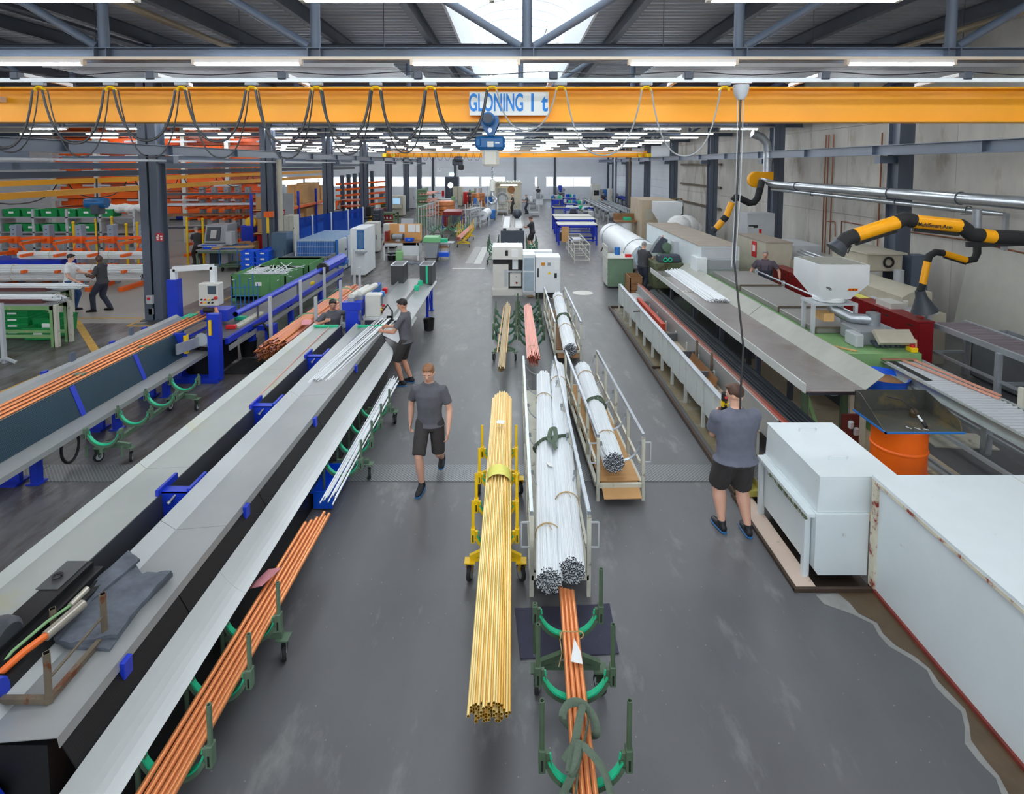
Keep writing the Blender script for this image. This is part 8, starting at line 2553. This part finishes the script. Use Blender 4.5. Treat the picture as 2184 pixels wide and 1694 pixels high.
# kiosk and trolley
x0, x1, y, h = fit(440, 486, 572, 480)
ki = thing('machine_terminal', 'grey machine terminal with a dark hooded screen and keyboard shelf', 'terminal', ((x0 + x1) / 2, y, 0))
MB().prism([(y, .0), (y + .1, h * .52), (y - .1, h * .6), (y + .1, h), (y + .9, h), (y + .9, 0)], x0, x1, 'x').build('body', grey_p, ki)
MB().box(x0 + .15, y + .0, .15, x1 - .3, y + .06, h * .5).build('dark_front', mat('dark_slate', (44, 52, 62), .4), ki)
MB().add([(x0 + .08, y - .11, h * .64), (x1 - .25, y - .11, h * .64), (x1 - .25, y + .04, h * .95), (x0 + .08, y + .04, h * .95), (x0 + .08, y - .08, h * .64), (x1 - .25, y - .08, h * .64), (x1 - .25, y + .07, h * .95), (x0 + .08, y + .07, h * .95)], [f[::-1] for f in MB.BF]).build('screen_hood', MATS['dark_slate'], ki)
MB().add([(x0 + .25, y - .10, h * .7), (x1 - .4, y - .10, h * .7), (x1 - .4, y + .0, h * .88), (x0 + .25, y + .0, h * .88)], [(0, 1, 2, 3), (3, 2, 1, 0)]).build('paper_sheet', paper, ki)
MB().box(x0 - .1, y - .4, h * .53, x1, y + .1, h * .57).build('keyboard_shelf', grey_l, ki)
MB().box(x1, y - .1, h * .55, x1 + .25, y + .2, h * .85).build('side_panel', grey_l, ki)
x0, x1, y, h = fit(467, 509, 580, 533)
tr_ = thing('hand_trolley', 'blue framed hand trolley left of the blue crates', 'trolley', ((x0 + x1) / 2, y, 0))
MB().box(x0, y, .18, x1, y + 1.1, .24).build('deck', green_d, tr_)
for yy in (y + .02, y + 1.08):
 MB().tube([V((x0 + .03, yy, .2)), V((x0 + .03, yy, h)), V((x0 + .1, yy, h + .06)), V((x1 - .1, yy, h + .06)), V((x1 - .03, yy, h)), V((x1 - .03, yy, .2))], .02, 6).build('push_bar', blue_l, tr_)
for (a, b) in ((x0 + .1, y + .1), (x1 - .1, y + .1), (x0 + .1, y + 1), (x1 - .1, y + 1)):
 MB().cyl((a - .02, b, .09), (a + .02, b, .09), .09, 12).build('wheel', rubber, tr_)
t = carton('small pale box beside the red bin under the rear rack', Y_(530, 530, 25).x, 25, 0, .7, .6, .85)
MB().box(Y_(548, 500, 25.5).x, 25.5, .0, Y_(565, 500, 25.5).x, 25.9, 1.3).build('red_bin', red, label='red bin behind the blue crates, beside the second column', cat='bin')
MB().box(Y_(522, 490, 26).x, 25.6, .0, Y_(545, 490, 26).x, 26.2, 1.5, 0, .04).build('blue_case', blue, label='dark blue case with a yellow reel on top under the rear rack', cat='case')
MB().cyl(V((Y_(541, 485, 26).x, 25.7, 1.65)), V((Y_(541, 485, 26).x, 25.9, 1.65)), .25, 16).build('yellow_reel', yel2, label='yellow round reel on the dark blue case', cat='reel')
# green tables with crates in front left
for k, (z, ya, yb, xa, xb) in enumerate(((1.03, 13.0, 13.5, -14.5, -10.8), (.95, 14.6, 15.15, -16, -12.05))):
 t = frame_table('green painted steel table with brown rails, %s of the two at the left' % ('nearer', 'further')[k], xa, xb + (0 if k else -.0), ya, yb, z, green_m, sheet_g, 'rack_table', 'table', lw=.09, group='green tables at the left')
 MB().sheet([(ya + .05, z + .1), (ya + .08, z), (yb - .1, z), (yb - .05, z + .14)], xa, xb - .3, .02, 'x').build('brown_channel', mat('brown_channel', (110, 70, 70), .5, 0, .08), t)
 MB().box(xb - .02, ya, 0, xb + .07, ya + .09, z - .02).box(xb - .02, yb - .09, 0, xb + .07, yb, z - .02).build('pale_post', cream, t)
 bundle('bundle of white tubes lying on the %s green table' % ('nearer', 'further')[k], (xb + (.0 if k == 0 else .55), (ya + yb) / 2, z + .1), (xa - .3, (ya + yb) / 2, z + .09), 30, .013, alut, alut_e, (), None, (), .2)
for i in range(5):
 crate('green crate in the stack under the nearer green table, layer %s' % NUM[i], -12.5, 14.1, .02 + .16 * i, .8, .6, .17, crate_g, 'green crates under the green tables')
crate('open green crate right of the stacked ones under the tables', -11.75, 14.2, .02, .7, .6, .42, crate_g)
crate('open green crate nearest the front under the tables', -11.6, 13.75, .02, .75, .55, .3, crate_g)
for (u, v, lb) in ((20, 775, 'grey steel foot stand at the left edge'),):
 c = Z_(10, 775)
 t = thing('floor_stand', lb, 'stand', c)
 MB().bar(c, c + V((-.1, .1, 1.3)), .07).build('post', grey_l, t)
 for a in (0, 2.1, 4.2):
  MB().bar(c + V((0, 0, .12)), c + V((.25 * math.cos(a), .25 * math.sin(a), .02)), .05).build('toe', grey_l, t)
c = Z_(15, 620)
MB().box(c.x - 1.5, c.y + .6, .3, c.x + 1.4, c.y + 1.6, .95).build('blue_bin', blue, label='royal blue bin behind the white tubes at the left edge', cat='bin')
# light crane rails and hoist over the left aisle
for k, (x, z, m_, lb) in enumerate(((-10.7, 4.19, steel, 'slate grey light crane rail next to the column row'), (-13.4, 3.72, yel, 'yellow light crane girder, outer one'), (-11.6, 3.5, yel, 'yellow light crane girder, inner one'), (-11.3, 3.98, steel_dk, 'dark light crane rail between the yellow girders'), (-14.2, 4.22, steel, 'slate grey light crane rail further left'))):
 MB().box(x - .06, 8, z, x + .06, 40 if k != 2 else 34, z + .15).build('light_crane_rail', m_, label=lb, cat='crane rail')
for yy in (12, 20, 28, 36):
 MB().ibeam((-16, yy, 4.5), (-10.3, yy, 4.5), .2, .12).build('rail_hanger_beam', steel, label='slate beam carrying the light crane rails, %s one' % {12: 'nearest', 20: 'second', 28: 'third', 36: 'furthest'}[yy], cat='beam', group='beams carrying the light crane rails')
c = Y_(208, 434, 18)
hb_ = thing('chain_hoist', 'small blue hoist under the yellow girders of the left aisle', 'hoist', c)
MB().cyl(c + V((-.35, 0, 0)), c + V((.3, 0, .02)), .16, 14).build('motor', hoist_blue, hb_)
MB().box(c.x - .15, 17.85, c.z - .35, c.x + .15, 18.15, c.z + .1, 0, .03).build('body', steel_dk, hb_)
MB().cyl(c + V((0, 0, 0)), c + V((0, 0, .8)), .03, 6).build('hanger', steel_dk, hb_)
MB().cyl(c + V((-.05, 0, -1.8)), c + V((-.05, 0, -.3)), .015, 6).build('chain', steel_dk, hb_)
for k in range(6):
 x = -13.6
 y = 14 + 3 * k
 MB().tube(catenary((x + .14, y, 3.73), (x + .14, y + 2.6, 3.73), .5, 10), .018, 5).build('cable_loop', cable_m, label='black cable loop below the outer yellow girder, %s from the near end' % ORD[k], cat='cable', group='cable loops under the yellow girder')
# signs and boxes on the columns
for (u, v, yy, sx, lb) in ((340, 506, 15.1, .2, 'red fire safety sign with white symbols on the first left column'), (602, 453, 22.55, .2, 'red fire safety sign with white symbols on the second left column')):
 c = Y_(u, v, yy)
 t = thing('wall_sign', lb, 'sign', c)
 MB().box(c.x - .1, yy, c.z - .11, c.x + .1, yy + .012, c.z + .11).build('plate', mat('sign_red', (176, 24, 34), .5), t)
 MB().box(c.x - .08, yy - .004, c.z - .03, c.x - .02, yy, c.z + .02).box(c.x - .075, yy - .004, c.z - .085, c.x - .025, yy, c.z - .04).box(c.x - .05, yy - .004, c.z + .035, c.x - .01, yy, c.z + .07).build('extinguisher_symbol', sign_w, t)
 MB().box(c.x + .03, yy - .004, c.z - .08, c.x + .075, yy, c.z - .02).box(c.x + .02, yy - .004, c.z + .0, c.x + .08, yy, c.z + .04).build('flame_symbol', sign_w, t)
c = Y_(583, 457, 22.55)
t = thing('note_box', 'orange box with a hanging yellow strip on the second left column', 'box', c)
MB().box(c.x - .25, 22.25, c.z - .1, c.x + .05, 22.51, c.z + .12).build('box', orange, t)
MB().box(c.x - .2, 22.35, c.z - .75, c.x - .1, 22.37, c.z - .1).build('strip', yel2, t)
c = Y_(322, 640, 15.25)
t = thing('socket_box', 'red and grey socket box low on the first left column', 'socket', c)
MB().box(c.x - .08, 15.18, c.z - .1, c.x + .08, 15.27, c.z + .14).build('body', grey_l, t)
MB().box(c.x - .05, 15.16, c.z + .02, c.x + .02, 15.18, c.z + .09).build('socket', red, t)
MB().box(c.x - .06, 15.22, c.z - .4, c.x + .05, 15.27, c.z - .24).build('switch_plate', white, label='white switch plate at the foot of the first left column', cat='switch')
p_ = MB().cyl((Y_(600, 450, 22.4).x, 22.3, 0), (Y_(600, 450, 22.4).x, 22.3, 4.5), .1, 12).build('down_pipe', beige, label='beige down pipe beside the second left column', cat='pipe')
t = thing('blue_rack', 'slim light blue wire rack of upright rods behind the control box', 'rack', Z_(510, 655))
c = Z_(495, 660)
for i in range(7):
 MB().bar(c + V((.12 * i, .02 * i, 0)), c + V((.12 * i, .02 * i, .75 + .15 * (i % 3))), .02).build('rod', blue_l, t)
for z in (.15, .4, .65):
 MB().bar(c + V((0, 0, z)), c + V((.75, .12, z)), .015).build('cross_wire', blue_l, t)
# work seat and table with the man in the left aisle
x0, x1, y, h = fit(352, 475, 600, 560)
frame_table('cluttered grey work table in front of the seated looking man in the left aisle', x0, x0 + 2.0, 22.6, 23.4, .85, green_c, sheet_g, 'work_table', 'table')
crate('bright blue open crate on the cluttered work table', x0 + .45, 23.0, .85, .6, .45, .18, crate_b)
MB().bar((x0 + .6, 22.7, .9), (x0 + 2.2, 23.0, .95), .2, .06).build('plank', wood, label='pale plank lying on the cluttered work table', cat='plank')
# ================================================================= people
SKIN = {k: mat('skin_' + k, c, .5, 0, .04, 6) for k, c in (('fair', (222, 170, 146)), ('tan', (206, 150, 122)), ('dark', (84, 58, 48)))}
HAIR = {k: mat('hair_' + k, c, .6, 0, .2, 30) for k, c in (('ginger', (136, 92, 62)), ('brown', (84, 58, 44)), ('black', (38, 32, 30)), ('grey', (146, 142, 138)))}
CL = {k: mat('cloth_' + k, c, .9, 0, .08, 12, bump=.25, bscale=9) for k, c in (('grey', (92, 92, 98)), ('bluegrey', (104, 106, 120)), ('char', (66, 66, 70)), ('dark', (58, 54, 54)), ('white', (226, 228, 230)), ('jeans', (52, 84, 128)), ('navy', (56, 60, 76)), ('plum', (92, 82, 94)))}
shoe_m = mat('shoe_black', (30, 30, 34), .55, 0, .1)
shoe_b = mat('shoe_sole_blue', (40, 110, 170), .5)
eye_w = mat('eye_white', (236, 232, 226), .3)
lip_m = mat('lips', (176, 100, 92), .5)
def remesh(mb, name, m, parent, voxel, smooth=4):
 me = mb.mesh(name, m)
 o = bpy.data.objects.new(name, me)
 COL.objects.link(o)
 r = o.modifiers.new('r', 'REMESH')
 r.mode = 'VOXEL'
 r.voxel_size = voxel
 s = o.modifiers.new('s', 'SMOOTH')
 s.iterations = smooth
 s.factor = .5
 dg = bpy.context.evaluated_depsgraph_get()
 me2 = bpy.data.meshes.new_from_object(o.evaluated_get(dg))
 bpy.data.objects.remove(o)
 bpy.data.meshes.remove(me)
 me2.name = name
 me2.materials.clear()
 me2.materials.append(m)
 me2.polygons.foreach_set('use_smooth', [True] * len(me2.polygons))
 o = bpy.data.objects.new(name, me2)
 COL.objects.link(o)
 o.parent = parent
 return o
def knee(a, b, l1, l2, hint):
 d = b - a
 L = min(d.length, (l1 + l2) * .999)
 d.normalize()
 x = (l1 * l1 - l2 * l2 + L * L) / (2 * L)
 h_ = hint - d * hint.dot(d)
 h_.normalize()
 return a + d * x + h_ * math.sqrt(max(0, l1 * l1 - x * x))
def limb(mb, a, b, r0, r1, n=12, mid=None):
 a, b = V(a), V(b)
 d = (b - a).normalized()
 pts = [a - d * r0 * .8, a - d * r0 * .45, a, a.lerp(b, .35), b, b + d * r1 * .45, b + d * r1 * .8]
 rs = [r0 * .45, r0 * .85, r0, mid or (r0 * .65 + r1 * .35), r1, r1 * .85, r1 * .45]
 mb.tube(pts, rs, n)
def loft(mb, rows, n=20):
 """rows of (centre, side vector, front vector), each an ellipse"""
 vs = []
 for c, s, f in rows:
  vs += [c + s * math.cos(2 * math.pi * j / n) + f * math.sin(2 * math.pi * j / n) for j in range(n)]
 fs = [(i * n + j, i * n + (j + 1) % n, i * n + n + (j + 1) % n, i * n + n + j) for i in range(len(rows) - 1) for j in range(n)]
 mb.add(vs, fs + [tuple(range(n))[::-1], tuple((len(rows) - 1) * n + j for j in range(n))])
def person(label, x, y, yaw, h=1.8, fl=(-.1, 0), fr=(.1, 0), hl=(-.3, .06, .8), hr=(.3, .06, .8), lean=0.0, pz=.93, look=(0, 0), skin='fair', hair='brown', top='grey', low='dark', short=True, bulk=1.0, vox=.011, elb=-1, bib=False, liftl=0, liftr=0, bald=False, group=None):
 k = h / 1.8
 t = thing('person', label, 'person', (0, 0, 0), group)
 sk, X3 = SKIN[skin], V((1, 0, 0))
 B, T, P, SH = MB(), MB(), MB(), MB()
 up = V((0, math.sin(lean), math.cos(lean)))
 fw = V((0, math.cos(lean), -math.sin(lean)))
 pel = V((0, -.10 * math.sin(lean), pz))
 at = lambda z_, f=0, s=0: pel + up * z_ + fw * f + X3 * s
 bk = bulk
 # trunk
 rows = [(-.10, .0, .13, .10), (-.02, -.005, .165, .115), (.10, .005, .155, .11), (.22, .01, .165, .118), (.36, .01, .185, .115), (.44, .0, .175, .095), (.50, -.01, .10, .07), (.53, -.005, .06, .06)]
 loft(B, [(at(z, f), X3 * a * (bk if z < .45 else 1) * .94, fw * b * (bk if z < .45 else 1) * .92) for z, f, a, b in rows])
 limb(B, at(.50, .0), at(.62, .02), .058, .055)
 loft(T, [(at(z, f), X3 * a * (bk if z < .45 else 1) * 1.06, fw * b * (bk if z < .45 else 1) * 1.09) for z, f, a, b in [(-.075, .0, .198, .142)] + rows[1:-1] + [(.525, -.005, .075, .072)]])
 loft(P, [(at(z, f), X3 * a * bk, fw * b * bk) for z, f, a, b in ((-.13, 0, .165, .115), (-.05, 0, .170, .118), (.03, 0, .15, .105))])
 # legs
 for s, ft, lf in ((-1, fl, liftl), (1, fr, liftr)):
  hip = at(-.03, 0, s * .095)
  an = V((ft[0], ft[1], .09 + lf))
  kn = knee(hip, an, .44, .42, V((s * .08, 1, 0)))
  limb(B, hip, kn, .082 * bk, .055 * bk)
  limb(B, kn, an, .054 * bk, .036, 12, .060 * bk)
  yw = V((s * .10, 1, 0)).normalized()
  limb(B, an + V((0, 0, -.04)), an + yw * .12 + V((0, 0, -.055)), .036, .03)
  limb(P, hip, hip.lerp(kn, .2), .098 * bk, .1 * bk)
  P.tube([hip, hip.lerp(kn, .5), hip.lerp(kn, .98 if short else 1.0)], [.1 * bk, .098 * bk, (.09 if short else .078) * bk], 16)
  if not short:
   limb(P, kn, kn.lerp(an, .1), .078 * bk, .075 * bk)
   P.tube([kn, kn.lerp(an, .5), an + V((0, 0, -.02))], [.078 * bk, .07, .068], 16)
  so = MB()
  hl_ = an - yw * .06 + V((0, 0, -.045))
  loft(so, [(hl_ + yw * d + V((0, 0, dz)), V((yw.y, -yw.x, 0)) * w, V((0, 0, 1)) * hh) for d, dz, w, hh in ((-.015, 0, .02, .02), (.0, 0, .036, .042), (.06, .012, .042, .06), (.13, -.004, .046, .042), (.20, -.012, .046, .03), (.25, -.014, .03, .024), (.265, -.016, .012, .014))], 14)
  so.tube([an + V((0, 0, -.04)), an + V((0, 0, .03))], [.05, .046], 14)
  sh = remesh(so, 'shoe', shoe_m, t, max(vox, .01), 2)
  sl_ = MB()
  loft(sl_, [(hl_ + yw * d + V((0, 0, -.034)), V((yw.y, -yw.x, 0)) * w, V((0, 0, 1)) * .012) for d, w in ((-.02, .02), (0, .038), (.06, .044), (.13, .048), (.2, .048), (.25, .034), (.268, .012))], 12)
  sl_.build('sole', shoe_b if vox < .012 else shoe_m, sh)
 # arms and hands
 for s, hd in ((-1, hl), (1, hr)):
  sh = at(.43, 0, s * .19 * (1 + (bk - 1) * .6))
  w = V(hd)
  if (w - sh).length > .56:
   w = sh + (w - sh).normalized() * .56
  el = knee(sh, w, .30, .27, V((s * .55, elb, -.35)))
  limb(B, sh, el, .052 * bk, .042)
  limb(B, el, w, .043, .028, 12, .042)
  limb(T, sh, sh.lerp(el, .1), .061 * bk, .062 * bk)
  T.tube([at(.40, 0, s * .1), sh, sh.lerp(el, .35), sh.lerp(el, .68)], [.08, .062 * bk, .064 * bk, .068 * bk], 16)
  d = (w - el).normalized()
  pn = V((-s, 0, 0)) if abs(d.x) < .7 else V((0, 0, -1))
  pn = (pn - d * pn.dot(d)).normalized()
  sd = d.cross(pn)
  if sd.y < 0 and abs(d.z) > .5 or sd.z < 0 and abs(d.z) <= .5:
   sd = -sd
  loft(B, [(w + d * q, sd * a, pn * b) for q, a, b in ((0, .026, .02), (.04, .038, .017), (.085, .042, .014), (.095, .03, .01))], 12)
  for i, ln in enumerate((.07, .08, .074, .058)):
   b0 = w + d * .08 + sd * (.03 - .02 * i)
   b1 = b0 + (d * .9 + pn * .3).normalized() * ln * .5
   b2 = b1 + (d * .5 + pn * .85).normalized() * ln * .32
   b3 = b2 + (d * .1 + pn).normalized() * ln * .25
   B.tube([b0 - d * .03, b0, b1, b2, b3], [.0095, .0098, .0092, .0086, .007], 7)
  th = w + d * .025 + sd * .03
  B.tube([th - sd * .02, th, th + (sd * .6 + d * .7).normalized() * .035, th + (sd * .3 + d + pn * .4).normalized() * .065], [.012, .013, .0115, .009], 7)
 # head
 q = Matrix.Rotation(look[0], 3, 'Z') @ Matrix.Rotation(look[1] - lean * .4, 3, 'X')
 hc = at(.665, .03)
 hp = lambda a, b, c: hc + q @ V((a, b, c))
 B.ell(hc, (.074, .094, .105), 18, 12, 0, q)
 B.ell(hp(0, .022, -.055), (.056, .066, .062), 14, 9, 0, q)
 B.ell(hp(0, .092, -.022), (.013, .02, .024), 8, 6, 0, q)
 B.ell(hp(0, .078, .022), (.05, .016, .012), 10, 6, 0, q)
 for s in (-1, 1):
  B.ell(hp(s * .077, -.008, -.012), (.012, .02, .03), 8, 6, 0, q)
 body = remesh(B, 'body', sk, t, vox)
 remesh(T, 'shirt', CL[top], t, max(vox, .012), 3)
 remesh(P, 'shorts' if short else 'trousers', CL[low], t, max(vox, .012), 3)
 if vox < .02:
  for s in (-1, 1):
   e = MB().ell(hp(s * .030, .084, .0), (.011, .010, .006), 10, 7, 0, q).build('eye', eye_w, t)
   MB().ell(hp(s * .030, .0935, .0), (.006, .003, .0058), 8, 5, 0, q).build('iris', black, e)
   MB().cbox(hp(s * .031, .093, .021), (.03, .008, .006), q).build('eyebrow', HAIR[hair], t)
  MB().ell(hp(0, .085, -.062), (.022, .008, .006), 10, 6, 0, q).build('mouth', lip_m, t)
 if not bald:
  H = MB().ell(hp(0, -.016, .03), (.081, .095, .092), 20, 14, 0, q)
  H.v = [tuple(V(p) + V((R.uniform(-1, 1), R.uniform(-1, 1), R.uniform(-1, 1))) * .003) for p in H.v]
  H.ell(hp(0, .045, .082), (.06, .05, .03), 12, 7, 0, q)
  H.build('hair', HAIR[hair], t)
 if bib:
  m = MB()
  loft(m, [(at(z, f), X3 * a * bk * 1.1, fw * b * bk * 1.14) for z, f, a, b in rows[1:4]])
  m.build('bib', CL['navy'], t)
  for s in (-1, 1):
   m = MB().tube([at(.2, .14 * bk, s * .09), at(.36, .135, s * .1), at(.47, .06, s * .1), at(.48, -.04, s * .09), at(.3, -.14, s * .05)], .02, 6, flat=.4)
   m.build('strap', CL['navy'], t)
 t.location = V((x, y, 0))
 t.rotation_euler = (0, 0, yaw)
 t.scale = (k, k, k)
 return t
D = math.radians
person('stout man seen from behind in blue grey T-shirt and dark shorts, holding the crane control', 2.58, 6.33, D(4), 1.85, (-.12, .04), (.14, -.06), (-.08, .36, 1.20), (.10, .36, 1.18), .04, .93, (.8, -.15), 'fair', 'brown', 'bluegrey', 'dark', True, 1.28, .0085)
person('ginger haired man in grey polo shirt and dark shorts walking towards the viewer', -1.12, 7.33, D(176), 1.79, (-.09, -.36), (.08, .16), (-.27, .12, .80), (.29, -.10, .80), .05, .90, (.0, -.25), 'fair', 'ginger', 'grey', 'dark', True, 1.0, .0085, liftl=.1)
person('dark haired man in grey polo and dark shorts handling tubes at the outfeed table', -2.1, 10.78, D(82), 1.79, (-.1, .05), (.1, -.06), (-.12, .42, 1.08), (.14, .40, 1.10), .06, .93, (.15, -.3), 'tan', 'black', 'grey', 'dark', True, 1.0, .010)
person('bearded dark haired man crouching behind the left trough, reaching right with one arm', -4.05, 12.35, D(215), 1.78, (-.12, .3), (.13, .28), (-.50, .26, 1.06), (.25, .3, .92), .12, .57, (-.3, -.15), 'tan', 'black', 'grey', 'dark', False, 1.0, .011)
MB().cyl((-4.0, 12.5, 0), (-4.0, 12.5, .44), .16, 16, 0, .15).build('stool', wood_d, label='low brown stool under the man behind the left trough', cat='stool')
person('grey haired man in charcoal shirt and dark trousers working at the saw head', 4.38, 18.9, D(-48), 1.78, (-.1, .06), (.11, -.06), (-.05, .44, 1.08), (.12, .46, 1.12), .08, .93, (.2, -.3), 'fair', 'grey', 'char', 'navy', False, 1.08, .012)
person('grey haired man in dark bib overalls and plum T-shirt behind the green machine', 7.5, 16.6, D(152), 1.85, (-.1, 0), (.11, .05), (-.40, .2, .95), (.42, .14, .90), .04, .93, (.1, -.1), 'fair', 'grey', 'plum', 'navy', False, 1.15, .013, bib=True)
person('man in white T-shirt and blue jeans talking beside the cantilever rack', -13.0, 16.3, D(-75), 1.78, (-.1, .04), (.1, -.08), (-.02, .45, 1.12), (.28, .3, .92), .05, .93, (-.1, -.2), 'fair', 'black', 'white', 'jeans', False, 1.05, .013)
person('bald dark skinned man in grey T-shirt and navy trousers talking beside the cantilever rack', -12.05, 16.3, D(95), 1.78, (-.1, .22), (.1, -.14), (-.12, .34, 1.10), (.1, .36, 1.05), .05, .91, (.1, -.3), 'dark', 'black', 'char', 'navy', False, 1.05, .013, bald=True)
person('man in brown grey polo standing at the double trough bench', .95, 28.2, D(75), 1.78, (-.1, .1), (.1, -.1), (-.1, .5, 1.2), (.1, .5, 1.15), .1, .93, (0, -.2), 'tan', 'brown', 'char', 'dark', True, 1.05, .02)
person('grey haired man in dark T-shirt working at the cluttered table in the left aisle', -13.55, 24.0, D(60), 1.75, (-.1, .1), (.1, -.1), (-.1, .45, 1.0), (.15, .45, .95), .15, .9, (0, -.3), 'fair', 'grey', 'char', 'dark', False, 1.05, .02)
for (u, v, yw, lb, tp, lw, hr_) in ((1003, 440, 160, 'distant man in dark clothes behind the copper coil', 'char', 'dark', 'black'), (1094, 455, 100, 'distant bald man in black at the welding booth bench', 'char', 'dark', 'grey'), (1124, 456, 100, 'distant grey haired man in grey beside the welding booth', 'grey', 'navy', 'grey'), (1148, 429, 15, 'distant man in dark clothes and jeans at the far wall cabinets', 'char', 'navy', 'brown'), (1286, 448, 200, 'distant dark haired man in dark shirt at the profile bench', 'char', 'dark', 'black')):
 p_ = Z_(u, v)
 person(lb, p_.x, p_.y, D(yw), 1.8, (-.1, .1), (.1, -.1), (-.15, .4, 1.1), (.2, .35, 1.0), .08, .92, (0, -.2), 'fair', hr_, tp, lw, False, 1.05, .028, bald='bald' in lb)
